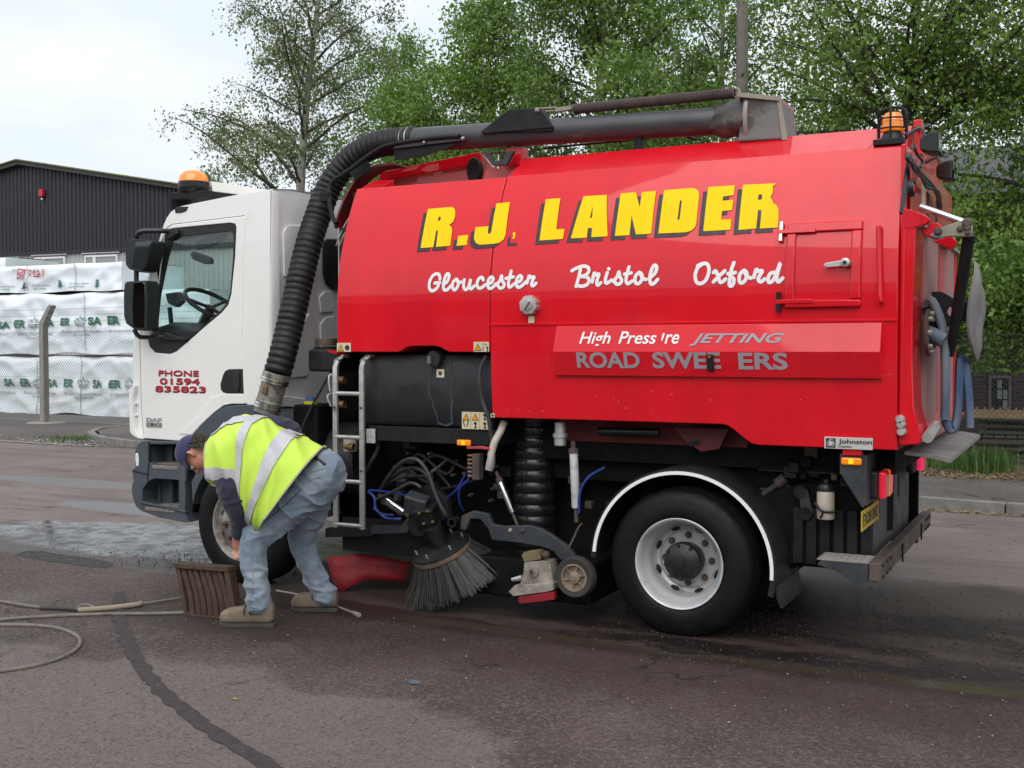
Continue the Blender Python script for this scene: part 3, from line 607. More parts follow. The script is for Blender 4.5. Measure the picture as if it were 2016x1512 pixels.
printed(p1, f1, [(-16, -2, '^', 744, 762), (14, 34, 'SA', 745, 760), (45, 65, 'ER', 745, 761), (73, 87, '^', 745, 762), (98, 117, 'SA', 746, 762), (130, 150, 'ER', 746, 762), (160, 176, '^', 746, 763), (186, 207, 'SA', 747, 764), (220, 242, 'ER', 748, 764), (252, 268, '^', 747, 764), (-20, 34, '~SF. VETSILUOTO FINLAND', 770, 775), (50, 117, '~SF. SAUGA. VETSILUOTO FINLAND', 771, 776), (68, 90, '~KD. max 20%', 778, 782), (133, 206, '~SF. SAUGA. VETSILUOTO FINLAND', 773, 778), (153, 188, '~KD. max 20%', 780, 785), (223, 262, '~SF. SAUGA FINL', 774, 779)], 0, 0)
gm, km, rm = MB(), MB(), MB()
for xa, xb, ya, yb in ((38, 50, 555, 572), (107, 120, 551, 568), (180, 193, 550, 568)):
    a, b = X_at(xa, ya), X_at(xb, ya); z0_, z1_ = Z_at(xa, yb), Z_at(xa, ya); ww = b - a; hh = z1_ - z0_
    for i in range(3):
        zz = z0_ + hh * (.18 + .27 * i); w2 = ww * (.5 - .11 * i)
        gm.add([f3(a + ww / 2 - w2, zz, .004), f3(a + ww / 2 + w2, zz + hh * .12, .004), f3(a + ww / 2 + w2 * .1, zz + hh * .34, .004)], [(0, 1, 2)])
    gm.add([f3(a + ww * .44, z0_, .006), f3(a + ww * .54, z0_, .006), f3(a + ww * .54, z0_ + hh * .25, .006), f3(a + ww * .44, z0_ + hh * .25, .006)], [(0, 1, 2, 3)])
for xa, xb, ya in ((-10, 24, 566), (62, 92, 564), (132, 170, 560)):
    a, b = X_at(xa, ya), X_at(xb, ya); z0_ = Z_at(xa, ya)
    text_mb('KD Finnish redwood', lambda x, z: f3(a + x, z0_ + z, .004), gm, w_=b - a, h=.05); text_mb('sawn timber', lambda x, z: f3(a + x, z0_ + z - .08, .004), gm, w_=(b - a) * .8, h=.05)
obj('green_print', gm, GREENI, p3, sm=False)
S3 = 3.877
for st in ([(120, 235), (125, 160), (150, 155), (160, 175), (128, 190), (155, 200), (150, 218), (125, 222)], [(152, 160), (185, 158)], [(172, 160), (165, 220), (155, 232)], [(205, 165), (228, 163), (212, 185), (228, 195), (212, 212)], [(240, 185), (252, 165), (262, 175), (248, 208), (275, 208)], [(278, 175), (292, 165), (290, 185), (275, 210), (300, 190), (310, 205), (285, 212)], [(322, 150), (326, 205)]):
    ribbon(rm, [(X_at(x / S3, 490 + y / S3), Z_at(x / S3, 490 + y / S3)) for x, y in st], .015, lambda x, z, d: f3(x, z, .016 + d), .0008)
obj('red_figures', rm, REDI, p3, sm=False)
st = MB()
for pk, fn, xs, ya, yb in ((p3, f3, (50, 143), 519, 573), (p2, f2, (168,), 577, 690), (p1, f1, (77, 163), 702, 815)):
    st = MB()
    for x in xs:
        a = X_at(x, ya); zs = [Z_at(x, yb) + (Z_at(x, ya) - Z_at(x, yb)) * i / 14 for i in range(15)]
        st.add([fn(a + s, z, .01) for z in zs for s in (-.011, .011)], [(2 * i, 2 * i + 1, 2 * i + 3, 2 * i + 2) for i in range(14)])
    obj('strap', st, STRAP, pk, sm=False)

# ================================================================== FENCES
WIRE = mat('galvanised_wire', (.30, .31, .31), .5, metal=.3, var=.1)
def chain_link(a, b, z0, z1, cell, r, parent):
    a, b = Vector(a), Vector(b); d = b - a; L_ = d.length; t = d / L_; h = z1 - z0; V = []; F_ = []; side = Vector((-t.y, t.x, 0)) * r
    def seg(p, q):
        o = len(V); ax = (q - p).normalized(); u = side; v = ax.cross(side.normalized()) * r
        for P in (p, q): V.extend([P + u, P - u * .5 + v * .87, P - u * .5 - v * .87])
        F_.extend([(o, o + 1, o + 4), (o, o + 4, o + 3), (o + 1, o + 2, o + 5), (o + 1, o + 5, o + 4), (o + 2, o, o + 3), (o + 2, o + 3, o + 5)])
    n = int((L_ + h) / cell)
    for i in range(n):
        s = -h + i * cell
        for sg in (1, -1):
            s_a, s_b = (s, s + h) if sg > 0 else (s + h, s)
            pts = [(s_a, z0), (s_b, z1)]
            (x0, y0), (x1, y1) = pts
            lo, hi = 0., 1.
            dx = x1 - x0
            for lim, sign in ((0, 1), (L_, -1)):
                tt = (lim - x0) / dx
                if sign * dx > 0: lo = max(lo, tt)
                else: hi = min(hi, tt)
            if hi - lo < .02: continue
            seg(a + t * (x0 + dx * lo) + Vector((0, 0, y0 + (y1 - y0) * lo)), a + t * (x0 + dx * hi) + Vector((0, 0, y0 + (y1 - y0) * hi)))
    return obj('chain_link_mesh', fast_mesh('chain_link_mesh', np.array([tuple(v - origin_of(parent)) for v in V]), np.array(F_)), WIRE, parent, sm=False)
def wire_line(name, a, b, z, parent, barb=False, r=.003, sag=.02):
    mb = MB(); a, b = Vector((*a, z)), Vector((*b, z)); n = 14
    mb.tube([a.lerp(b, i / n) - Vector((0, 0, sag * math.sin(math.pi * (i / n)))) for i in range(n + 1)], r, 4)
    if barb:
        L_ = (b - a).length
        for i in range(int(L_ / .12)):
            p = a.lerp(b, (i + .5) * .12 / L_) - Vector((0, 0, sag * math.sin(math.pi * (i + .5) * .12 / L_)))
            for q in ((.7, .3, 1), (-.6, -.3, 1)): mb.tube([p - Vector(q) * .017, p + Vector(q) * .017], .002, 3)
    return obj(name, mb, WIRE, parent)
fa, fb = Vector((-29.5, 12.62)), Vector((-12.5, 11.93)); fd = (fb - fa).normalized()
lf = tag(empty('chain_link_fence', (*((fa + fb) / 2), 0)), 'tall chain link fence with concrete posts and barbed wire in front of the timber packs', 'fence')
def conc_post(x, y, h, w_, crank, parent, lean=0):
    mb = MB(); n_ = Vector((-fd.y, fd.x, 0)); pr = [(-w_ / 2, -.1), (w_ / 2, -.1), (w_ / 2 * .86, h), (w_ / 2 * .6 + crank[0], h + crank[1]), (-w_ / 2 * .5 + crank[0], h + crank[1] + .03), (-w_ / 2 * .9, h + .06)]
    mb.prism([Vector((x + s * fd.x, y + s * fd.y - w_ / 2, z)) for s, z in pr], Vector((0, w_, 0))); return obj('concrete_post', mb, POSTC, parent, bevel=.012)
pp = Vector((-19.66, 12.22))
for k in (-1, 0, 1, 2): conc_post(pp.x + fd.x * 3.0 * k if k != 0 else pp.x, pp.y + fd.y * 3.0 * k if k != 0 else pp.y, 2.30, .16, (.32, .45), lf) if k in (0,) else conc_post(pp.x + fd.x * 6.4 * k, pp.y + fd.y * 6.4 * k, 2.30, .19, (.32, .45), lf)
obj('post_footing', MB().lathe([(.02, .03), (.38, .028), (.46, .0)], (pp.x, pp.y + .05, .008), 'z', 14), POSTC, lf)
chain_link((*fa, 0), (*fb, 0), .05, 2.15, .085, .0035, lf)
for z in (.08, 1.1, 2.15): wire_line('line_wire', tuple(fa + Vector((0, -.02))), tuple(fb + Vector((0, -.02))), z, lf, sag=.01)
for i, z in enumerate((2.42, 2.56, 2.70)): wire_line('barbed_wire', tuple(fa + Vector((.1 * i, -.03 - .05 * i))), tuple(fb + Vector((.1 * i, -.03 - .05 * i))), z, lf, True, sag=.04)
# right-hand fence
ra, rb = Vector((-12.0, 12.6)), Vector((9.0, 10.05)); rd = (rb - ra).normalized()
rf = tag(empty('chain_link_fence', (*((ra + rb) / 2), .1)), 'dark chain link fence with line wires behind the grass verge', 'fence')
WIRE = mat('weathered_wire', (.045, .05, .05), .6, metal=.2, var=.1)
chain_link((*ra, 0), (*rb, 0), .12, 1.95, .075, .0028, rf)
for z in (.2, .75, 1.3, 1.95, 2.15, 2.35): wire_line('line_wire', tuple(ra + Vector((0, -.02))), tuple(rb + Vector((0, -.02))), z, rf, sag=.015)
fpost = atD(2010, 900, (Vector((1.45, 10.85, 0)) - CAM).dot(C_F))
for k in (-4, -3, -2, -1, 0, 1, 2):
    p = Vector((1.47, 10.98, 0)) + Vector((rd.x, rd.y, 0)) * 2.9 * k
    obj('fence_post', MB().bb(p.x - .05, p.x + .05, p.y - .02, p.y + .08, .05, 2.45), mat('timber_post', (.055, .046, .034), .85, var=.3, scale=8, stretch=(4, 4, .6)), rf, bevel=.008)

# ================================================================== RIGHT-HAND BUILDING, PALLETS, LAMP POST
BRICKM = bpy.data.materials.new('dark_brickwork'); BRICKM.use_nodes = True
N = BRICKM.node_tree.nodes; lk = BRICKM.node_tree.links.new; b_ = N['Principled BSDF']; tcn = N.new('ShaderNodeTexCoord'); mpn = N.new('ShaderNodeMapping'); mpn.inputs['Rotation'].default_value = (R_(90), 0, 0)
bt = N.new('ShaderNodeTexBrick'); bt.inputs['Scale'].default_value = 1; bt.inputs['Brick Width'].default_value = .225; bt.inputs['Row Height'].default_value = .075; bt.inputs['Mortar Size'].default_value = .008
bt.inputs['Color1'].default_value = (.035, .022, .018, 1); bt.inputs['Color2'].default_value = (.060, .036, .030, 1); bt.inputs['Mortar'].default_value = (.075, .065, .06, 1)
lk(tcn.outputs['Object'], mpn.inputs[0]); lk(mpn.outputs[0], bt.inputs['Vector']); lk(bt.outputs['Color'], b_.inputs['Base Color']); b_.inputs['Roughness'].default_value = .8
bm_ = N.new('ShaderNodeBump'); bm_.inputs['Strength'].default_value = .6; bm_.inputs['Distance'].default_value = .008; bm_.invert = True; lk(bt.outputs['Fac'], bm_.inputs['Height']); lk(bm_.outputs[0], b_.inputs['Normal'])
by = 17.5; zt = atY(1965, 290, by).z
bx0 = atY(1845, 500, by).x
br = tag(empty('brick_building', (bx0 + 9, by + 5, .1)), 'dark brick building with a pale metal eaves band behind the hanging birch foliage', 'building')
obj('wall', MB().bb(bx0, bx0 + 18, by, by + 10, 0, zt - .9), BRICKM, br, sm=False)
obj('eaves_band', MB().bb(bx0 - .15, bx0 + 18.2, by - .18, by + 10.2, zt - .9, zt), mat('pale_eaves', (.30, .32, .35), .5, var=.08), br, bevel=.02)
for px, ya, yb in ((1968, 740, 830),):
    a, b = atY(px - 22, yb, by), atY(px + 24, ya, by)
    f_ = obj('window', MB().prism([(a.x, by - .05, a.z), (b.x, by - .05, a.z), (b.x, by - .05, b.z), (a.x, by - .05, b.z)], (0, .05, 0), holes=[[(a.x + .05, by - .05, a.z + .05), (b.x - .05, by - .05, a.z + .05), (b.x - .05, by - .05, b.z - .05), (a.x + .05, by - .05, b.z - .05)]]), mat('weathered_frame', (.12, .12, .13), .6), br, sm=False)
    n_ = 4
    for i in range(n_):
        for j in range(3):
            xa = a.x + .05 + (b.x - a.x - .1) * j / 3; xb = a.x + .05 + (b.x - a.x - .1) * (j + 1) / 3 - .02; za = a.z + .05 + (b.z - a.z - .1) * i / n_; zb2 = a.z + .05 + (b.z - a.z - .1) * (i + 1) / n_ - .02
            obj('pane', MB().prism([(xa, by - .03, za), (xb, by - .03, za), (xb, by - .03, zb2), (xa, by - .03, zb2)], (random.uniform(-.004, .004), .01, 0)), WGLASS if random.random() < .5 else MATS['black_gasket'], f_, sm=False)
# stack of crates and a board against the fence
WOODM = mat('weathered_crate_wood', (.07, .060, .042), .85, var=.3, scale=6, stretch=(.5, 4, 4), dirt=(.06, .065, .04), dscale=5, dlev=(.45, .7)); WOODL = mat('new_board_wood', (.26, .18, .10), .8, var=.15, scale=5, stretch=(.4, 4, 4))
yq = 12.0
def crate(x0, x1, y0, y1, z0, z1, label, rows):
    t = tag(empty('wooden_crate', ((x0 + x1) / 2, (y0 + y1) / 2, z0)), label, 'crate', 'wooden crates behind the right fence'); h = (z1 - z0)
    for y in (y0, y1 - .02):
        for i in range(rows): obj('slat', MB().bb(x0 + random.uniform(0, .02), x1, y, y + .02, z0 + h * (i + .08) / rows, z0 + h * (i + .55) / rows), WOODM, t, bevel=.003, sm=False)
    n_ = 7
    for i in range(n_): obj('top_slat', MB().bb(x0 + (x1 - x0) * i / n_, x0 + (x1 - x0) * (i + .8) / n_, y0, y1, z1, z1 + .02 + random.uniform(0, .01)), WOODM, t, sm=False)
    for x in (x0, x1 - .08):
        for y in (y0 + .02, y1 - .1): obj('corner_post', MB().bb(x, x + .08, y, y + .08, z0, z1), WOODM, t, sm=False)
    obj('bottom_board', MB().bb(x0 + .02, x1 - .02, y0 + .03, y1 - .03, z0 + .0, z0 + .02), WOODM, t, sm=False)
    return t
qx0 = atY(1912, 880, yq).x
crate(qx0, qx0 + 1.15, yq, yq + 1.0, .1, atY(1950, 862, yq).z, 'low weathered slatted crate with a dark inside, standing on the ground behind the fence', 3)
zb_ = atY(1950, 862, yq).z
crate(qx0 + .08, qx0 + 1.2, yq + .25, yq + 1.1, zb_ + .035, atY(1950, 832, yq).z, 'shallow mossy crate lying on top of the lower crate', 2)
zc_ = atY(1950, 832, yq).z
bd = tag(empty('timber_board', (qx0 + .6, yq + .2, zc_ + .03)), 'pale new board with a spiked top edge lying across the crates', 'board')
obj('board', MB().bb(qx0 - .1, qx0 + 1.6, yq + .1, yq + .15, zc_ + .06, zc_ + .19), WOODL, bd, bevel=.004)
[obj('spike', MB().bb(qx0 - .06 + i * .11, qx0 - .03 + i * .11, yq + .11, yq + .14, zc_ + .188, zc_ + .225), WOODL, bd, sm=False) for i in range(15)]
# lamp post
lp = atD(1457.5, 690, 20.5)
lpo = tag(empty('lamp_post', (lp.x, lp.y, .1)), 'tall brown grey concrete lamp post rising behind the suction box', 'lamp post')
obj('column', MB().lathe([(.17, 0), (.16, 1.2), (.125, 1.3), (.098, 9.5)], (lp.x, lp.y, .1), 'z', 20), mat('post_brown_concrete', (.16, .14, .125), .85, var=.15, scale=7, bump=.2, bscale=60), lpo)
obj('arm', MB().tube(smooth([(lp.x, lp.y, 9.5), (lp.x, lp.y, 10.0), (lp.x - .1, lp.y - .4, 10.25), (lp.x - .3, lp.y - 1.2, 10.3)], 5), .05, 8), GREY_P, lpo)
obj('lantern', MB().box((lp.x - .36, lp.y - 1.5, 10.3), (.25, .7, .14)), GREY_P, lpo, bevel=.04)
# brick workshop across the driveway, behind the viewer: only its mirror image in the paintwork shows
bb_ = tag(empty('workshop', (-6, -30, 0)), 'low brick workshop across the driveway seen only as a dark reflection in the paintwork', 'building')
obj('wall', MB().bb(-40, 7, -34, -26, 0, 4.3), mat('workshop_brick', (.12, .07, .055), .85, var=.2), bb_, sm=False)
obj('roof', MB().prism([(-40.3, -25.6, 4.3), (-40.3, -34.4, 4.3), (-40.3, -30, 6.2)], (47.6, 0, 0)), ROOFM, bb_, sm=False)
for x in (-34, -28, -22, -16, -10, -4, 2): obj('window', MB().bb(x - 1, x + 1, -26.05, -25.94, 1.2, 2.6), WGLASS, bb_, sm=False)

# ================================================================== TREES
BARK_W = mat('birch_bark', (.34, .32, .29), .85, var=.25, scale=5, bump=.3, bscale=30, dirt=(.06, .055, .05), dscale=4.5, dlev=(.46, .60), stretch=(1, 1, .5))
BARK_D = mat('dark_bark', (.055, .045, .036), .9, var=.3, scale=9, bump=.5, bscale=40)
def leafmat(n, c0, c1): return island_mat(n, c0, c1, .45, .30)
LEAF_A = leafmat('birch_leaf', (.075, .11, .036), (.25, .32, .12)); LEAF_B = leafmat('green_birch_leaf', (.045, .110, .012), (.21, .34, .045)); LEAF_C = leafmat('bright_birch_leaf', (.065, .15, .020), (.24, .37, .06))
def leaf_cloud(P, size, seed):
    r = np.random.default_rng(seed); k = len(P); s = (.45 + 1.05 * r.random(k) ** 1.4) * size
    n = r.normal(0, 1, (k, 3)); n[:, 2] *= .6; n /= np.linalg.norm(n, axis=1)[:, None]; u = np.cross(n, r.normal(0, 1, (k, 3))); u /= np.linalg.norm(u, axis=1)[:, None] + 1e-9; v = np.cross(n, u)
    q = [(1., 0.), (.1, .42), (-.7, 0.), (.1, -.42)]
    V = np.stack([P + (u * a + v * b) * s[:, None] * .62 + n * (abs(b) * .25 * s)[:, None] for a, b in q], 1).reshape(-1, 3); return V, np.arange(4 * k).reshape(-1, 4)
def tree(name, base, trunk, r0, limbs, label, leafm, barkm, seed, nleaf, leaf=.062, tw=7, droop=.55, twl=1.0, jit=.16, zmin=1.5, group='birch trees behind the sweeper', core=0.):
    """trunk: points relative to the base; limbs: (height fraction, azimuth deg, length, rise deg)"""
    rr = random.Random(seed); rn = np.random.default_rng(seed); t = tag(empty(name, (*base, .1)), label, 'tree', group)
    B0 = Vector((*base, .1)); tp = smooth([B0 + Vector(p) for p in trunk], 8); n = len(tp); H_ = tp[-1].z - tp[0].z
    tb = MB().tube(tp, [r0 * (1 - .86 * i / (n - 1)) for i in range(n)], 9); lim = MB(); leaves = []
    def at_h(f):
        x = f * (n - 1); i = min(int(x), n - 2); return tp[i].lerp(tp[i + 1], x - i), r0 * (1 - .86 * x / (n - 1))
    for (f, az, ln, rise) in limbs:
        p, rad = at_h(f); a = R_(az); d = Vector((math.cos(a) * math.cos(R_(rise)), math.sin(a) * math.cos(R_(rise)), math.sin(R_(rise))))
        pts = [p.copy()]; k = 9; dd = d.copy()
        for i in range(k):
            dd = (dd + Vector((rr.uniform(-.16, .16), rr.uniform(-.16, .16), rr.uniform(-.1, .1) - droop * .12 * (i / k))) ).normalized(); pts.append(pts[-1] + dd * ln / k)
        lim.tube(pts, [max(.006, min(rad * .55, .012 + ln * .012) * (1 - .85 * i / k)) for i in range(k + 1)], 5)
        for j in range(int(tw * ln / 2) + 3):
            q = rr.uniform(.22, 1.0); x = q * k; i = min(int(x), k - 1); s = pts[i].lerp(pts[i + 1], x - i)
            az2 = rr.uniform(0, 6.283); e = Vector((math.cos(az2), math.sin(az2), rr.uniform(-.1, .55))); e = (e + dd * .5).normalized(); tl = twl * rr.uniform(.45, 1.15) * (1.15 - .4 * q); tpnt = [s.copy()]
            for m_ in range(6):
                e = (e + Vector((rr.uniform(-.2, .2), rr.uniform(-.2, .2), -droop * .42))).normalized(); tpnt.append(tpnt[-1] + e * tl / 6)
            lim.tube(tpnt, [.007, .006, .005, .0045, .004, .003, .002], 3, cap=False); leaves.append((tpnt, tl))
    tot = sum(l for _, l in leaves); P = []
    for tpnt, tl in leaves:
        k = max(4, int(nleaf * tl / tot)); c = np.array([tuple(v) for v in tpnt]); x = rn.uniform(.6, 6, k).clip(0, 5.999); i = x.astype(int); fr = (x - i)[:, None]
        P.append(c[i] * (1 - fr) + c[i + 1] * fr + rn.normal(0, jit, (k, 3)) * np.array([1, 1, .9]))
    P = np.concatenate(P); P = P[P[:, 2] > zmin]; V, F_ = leaf_cloud(P, leaf, seed); V -= np.array(tuple(origin_of(t)))
    obj('trunk', tb, barkm, t); obj('branches', lim, BARK_D, t); obj('crown', fast_mesh('crown', V, F_), leafm, t, sm=False)
    return t
def limbs_auto(seed, n, f0, f1, lmax, rise=(20, 60), prof=None):
    r = random.Random(seed); o = []
    for i in range(n):
        g = (i + r.random()) / n; f = f0 + (f1 - f0) * g; L_ = lmax * (prof(g) if prof else (1 - .55 * g)) * r.uniform(.7, 1.15); o.append((f, (i * 137.5 + r.uniform(-30, 30)) % 360, L_, r.uniform(*rise) + 18 * g))
    return o
def base_at(px, dist): p = atD(px, 690, dist); return (p.x, p.y)
vr = Vector((C_R.x, C_R.y, 0))
def tk(pts, dist, px0):     # trunk drawn as (pixel x, height) at that distance
    o = []
    for px, z in pts: o.append(tuple(vr * ((px - px0) / FPX * dist) + Vector((0, 0, z))))
    return o
D = 30.0
tree('birch_tree', base_at(585, D), tk([(585, 0), (588, 3), (592, 5.5), (604, 7.8), (622, 10), (650, 12.6), (668, 14.5)], D, 585), .17, limbs_auto(11, 46, .20, .96, 4.0, (18, 55)), 'slim pale birch with thin airy foliage above the white cab', LEAF_A, BARK_W, 11, 50000, .082, 6, .75, 1.3, .15)
D = 27.0
tree('birch_tree', base_at(835, D), tk([(835, 0), (830, 3), (822, 5.5), (815, 7.0)], D, 835), .12, limbs_auto(23, 34, .12, .95, 2.6, (10, 60)), 'short bushy green tree between the slim birch and the large birch', LEAF_C, BARK_D, 23, 50000, .085, 7, .3, .9, .2)
D = 24.0
tree('birch_tree', base_at(1172, D), tk([(1165, 0), (1172, 3), (1178, 6), (1184, 8), (1196, 10.5), (1205, 13)], D, 1172), .16, limbs_auto(37, 60, .16, .96, 4.6, (8, 50)), 'large birch with a white trunk and dense crown behind the suction pipe', LEAF_B, BARK_W, 37, 74000, .092, 8, .6, 1.2, .2)
D = 26.5
tree('birch_tree', base_at(985, D), tk([(985, 0), (982, 3), (975, 6), (962, 9)], D, 985), .13, limbs_auto(41, 42, .18, .96, 3.2, (10, 55)), 'dense green birch filling the gap left of the white trunk', LEAF_C, BARK_D, 41, 54000, .096, 8, .45, 1.0, .2)
D = 27.0
tree('birch_tree', base_at(1420, D), tk([(1420, 0), (1424, 4), (1418, 8), (1425, 12)], D, 1420), .14, limbs_auto(43, 40, .2, .96, 3.8, (10, 50)), 'birch standing behind the lamp post', LEAF_B, BARK_W, 43, 32000, .094, 7, .6, 1.1, .2)
D = 18.0
tree('birch_tree', base_at(1776, D), tk([(1776, 0), (1776, 2.5), (1775, 4.5), (1782, 5.6), (1800, 7.0), (1815, 9.5)], D, 1776), .155,
     [(.44, 150, 4.0, 48), (.46, 28, 4.4, 36), (.5, 200, 2.8, 45), (.55, 75, 2.8, 50), (.58, 310, 3.0, 42), (.48, 350, 4.2, 28)] + limbs_auto(53, 40, .42, .96, 4.0, (5, 50)), 'forked birch with dark spreading limbs behind the caged beacon', LEAF_B, BARK_D, 53, 33000, .082, 7, .65, 1.15, .18, zmin=2.6)
D = 17.0
tree('birch_tree', base_at(2120, D), tk([(2120, 0), (2115, 2.5), (2105, 4.5), (2090, 7), (2080, 9.5)], D, 2120), .15,
     [(.22, 175, 2.4, 12), (.28, 160, 2.6, 18), (.32, 190, 2.6, 10), (.36, 170, 2.8, 15), (.42, 200, 3.0, 20)] + [(.16, 165, 2.2, 8), (.18, 185, 2.4, 6), (.20, 200, 2.2, 10), (.25, 178, 2.6, 8)] + limbs_auto(61, 40, .18, .95, 3.2, (0, 45)), 'bright green weeping birch hanging in front of the brick building', LEAF_C, BARK_D, 61, 84000, .078, 8, .9, 1.3, .15, zmin=1.35)
D = 40.0
for i, px in enumerate((760, 1290, 1640)):
    tree('birch_tree', base_at(px, D + 3 * i), [(0, 0, 0), (.2, 0, 4), (.1, .2, 8), (.3, 0, 12)], .16, limbs_auto(71 + i, 36, .15, .96, 4.6, (10, 50)), ('distant birch glimpsed through the gap above the bent hose', 'distant birch seen through the large birch crown', 'distant birch seen between the lamp post and the forked birch')[i], LEAF_B, BARK_D, 71 + i, 34000, .12, 6, .5, 1.2, .25)

# far-off wood closing the horizon beyond the yard
rt = np.random.default_rng(5); aa = rt.uniform(R_(10), R_(350), 26000); aa = aa[(aa < R_(262)) | (aa > R_(278))]; rr2 = rt.uniform(165, 190, len(aa)); hh = np.array([6.5 + 3.5 * mnoise.noise(Vector((math.cos(a) * 9, math.sin(a) * 9, 1))) + 2 * mnoise.noise(Vector((math.cos(a) * 40, math.sin(a) * 40, 4))) for a in aa])
Pt = np.stack([rr2 * np.cos(aa), rr2 * np.sin(aa), rt.random(len(aa)) ** .8 * hh], 1); Vt, Ft = leaf_cloud(Pt, 2.6, 77)
tl = obj('treeline', fast_mesh('treeline', Vt, Ft), leafmat('far_wood_leaf', (.030, .055, .018), (.09, .13, .05)), sm=False); tag(tl, 'far-off wood along the horizon beyond the yard', kind='stuff')
# ================================================================== THE SWEEPER TRUCK
truck = tag(empty('road_sweeper', (-1.6, 1.12, 0)), 'large road sweeper truck with white cab, red body and black suction hose', 'road sweeper')
T = truck
YF = 2.26                                             # far side plane
PZ = [1.0, 1.16, 1.28, 1.55, 1.75, 2.1, 2.3, 2.52, 2.70, 2.852]
PY = [.015, .005, -.003, -.022, -.030, -.030, -.006, .060, .132, .212]
def prof(z):
    if z <= PZ[0]: return PY[0]
    if z >= PZ[-1]: return PY[-1] + (z - PZ[-1]) * .6
    for i in range(len(PZ) - 1):
        if z <= PZ[i + 1]:
            t = (z - PZ[i]) / (PZ[i + 1] - PZ[i]); g = lambda k: (PY[min(k + 1, len(PY) - 1)] - PY[max(k - 1, 0)]) / (PZ[min(k + 1, len(PZ) - 1)] - PZ[max(k - 1, 0)])
            h = PZ[i + 1] - PZ[i]; return (2 * t**3 - 3 * t**2 + 1) * PY[i] + (t**3 - 2 * t**2 + t) * h * g(i) + (-2 * t**3 + 3 * t**2) * PY[i + 1] + (t**3 - t**2) * h * g(i + 1)
def onb(px, py):
    y = 0.
    for _ in range(6): p = atY(px, py, y); y = prof(p.z)
    return p
def bpt(x, z, o=0.): return Vector((x, prof(z) - o, z))
def bslab(mb, x0, x1, z0, z1, o0, o1, nz=8):
    rings = []
    for i in range(nz + 1):
        z = z0 + (z1 - z0) * i / nz; rings.append([bpt(x0, z, o1), bpt(x1, z, o1), bpt(x1, z, o0), bpt(x0, z, o0)])
    return mb.loft(rings)
# ---- hopper body: full cross-section lofted along its length
SL_Y, SL_Z = .47, 3.005
def section(x, zlow, near_only=False):
    zs = [zlow + (1.30 - zlow) * 0, 1.30 if zlow < 1.30 else zlow + .005] + list(np.linspace(1.42, 2.852, 22))
    L1 = [(prof(z), z) for z in zs]; top = [(SL_Y, SL_Z), (YF - SL_Y, SL_Z)]
    R1 = [(YF - prof(z), z) for z in reversed(zs)]
    return [Vector((x, y, z)) for y, z in L1 + top + R1]
HX0, HX1 = -1.285, 1.205
mb = MB(); xs = [(HX0, 1.278), (-1.0, 1.279), (-.5, 1.280), (0, 1.28), (.225, 1.28), (.262, 1.274), (.30, 1.25), (.37, 1.195), (.405, 1.172), (.44, 1.166), (.8, 1.166), (1.0, 1.166), (HX1, 1.166)]
mb.loft([section(x, z) for x, z in xs])
hop = obj('hopper_body', mb, RED, T, ang=22, bevel=.006)
# side-on plinth / seam bead
mb = MB(); z0 = 1.873
mb.loft([[bpt(x, z0 - .006, -.004), bpt(x, z0 - .004, .007), bpt(x, z0 + .006, .007), bpt(x, z0 + .010, -.004)] for x in (HX0 + .002, HX1 - .002)]); obj('seam_bead', mb, RED, hop)
# black shut line between the engine cover and the hopper
# ---- engine cover
EX0, EX1 = -2.475, -1.291
def esec(x, zlow):
    zs = [zlow] + list(np.linspace(max(1.74, zlow + .01), 2.846, 20)); L1 = [(prof(z), z) for z in zs]
    top = [(.275, 2.852), (.285, 2.76), (YF - .285, 2.76), (YF - .275, 2.852)]; R1 = [(YF - prof(z), z) for z in reversed(zs)]
    return [Vector((x, y, z)) for y, z in L1 + top + R1]
mb = MB(); zl = 1.700
rng_ = [(EX0, zl), (-2.3, zl), (-1.985, zl), (-1.955, zl + .012), (-1.91, zl + .036), (-1.86, zl + .04), (-1.70, zl + .04), (-1.655, zl + .03), (-1.60, zl + .004), (-1.585, zl), (-1.45, zl), (EX1, zl)]
mb.loft([esec(x, z) for x, z in rng_]); ec = obj('engine_cover', mb, RED, T, ang=22, bevel=.006)
# slanted front lip and the plenum bulkhead behind it
mb = MB(); a, b, c, d = (-2.468, .215, 2.842), (-2.47, .42, 2.935), (-2.30, .42, 2.93), (-2.29, .225, 2.846)
mb.prism([a, b, c, d], (0, .0, -.05)); obj('front_lip', mb, RED, ec, bevel=.004)
q = [atY(752, 341, .8), atY(947.5, 301, .8), (-1.70, .8, 3.02), (-1.70, .8, 2.74), (atY(752, 341, .8).x, .8, 2.74)]
mb = MB().prism(q, (0, .06, 0)); bk = obj('plenum_bulkhead', mb, RED_DUSTY, ec, bevel=.004)
mb = MB().prism([(q[0][0] - .01, .78, q[0][2] + .004), (q[1][0], .78, q[1][2] + .004), (q[1][0], .78, q[1][2] - .075), (q[0][0] - .01, .78, q[0][2] - .062)], (0, .1, 0)); obj('bulkhead_flange', mb, RED, bk, bevel=.003)
mb = MB().prism([(-1.72, .60, 2.76), (-1.29, .60, 2.76), (-1.29, .60, 3.04), (-1.66, .60, 2.98)], (0, .05, 0)); obj('inlet_panel', mb, RED_DUSTY, ec, bevel=.004)
h_ = atY(933, 335, .76); mb = MB().lathe([(.001, -.012), (.085, -.012), (.095, 0), (.085, .05)], h_, 'y', 24)
for v in range(len(mb.v)): p = Vector(mb.v[v]); mb.v[v] = (h_.x + (p.x - h_.x) * .62, p.y, h_.z + (p.z - h_.z) * 1.0)
obj('inlet_hole', mb, BLACK_S, ec)
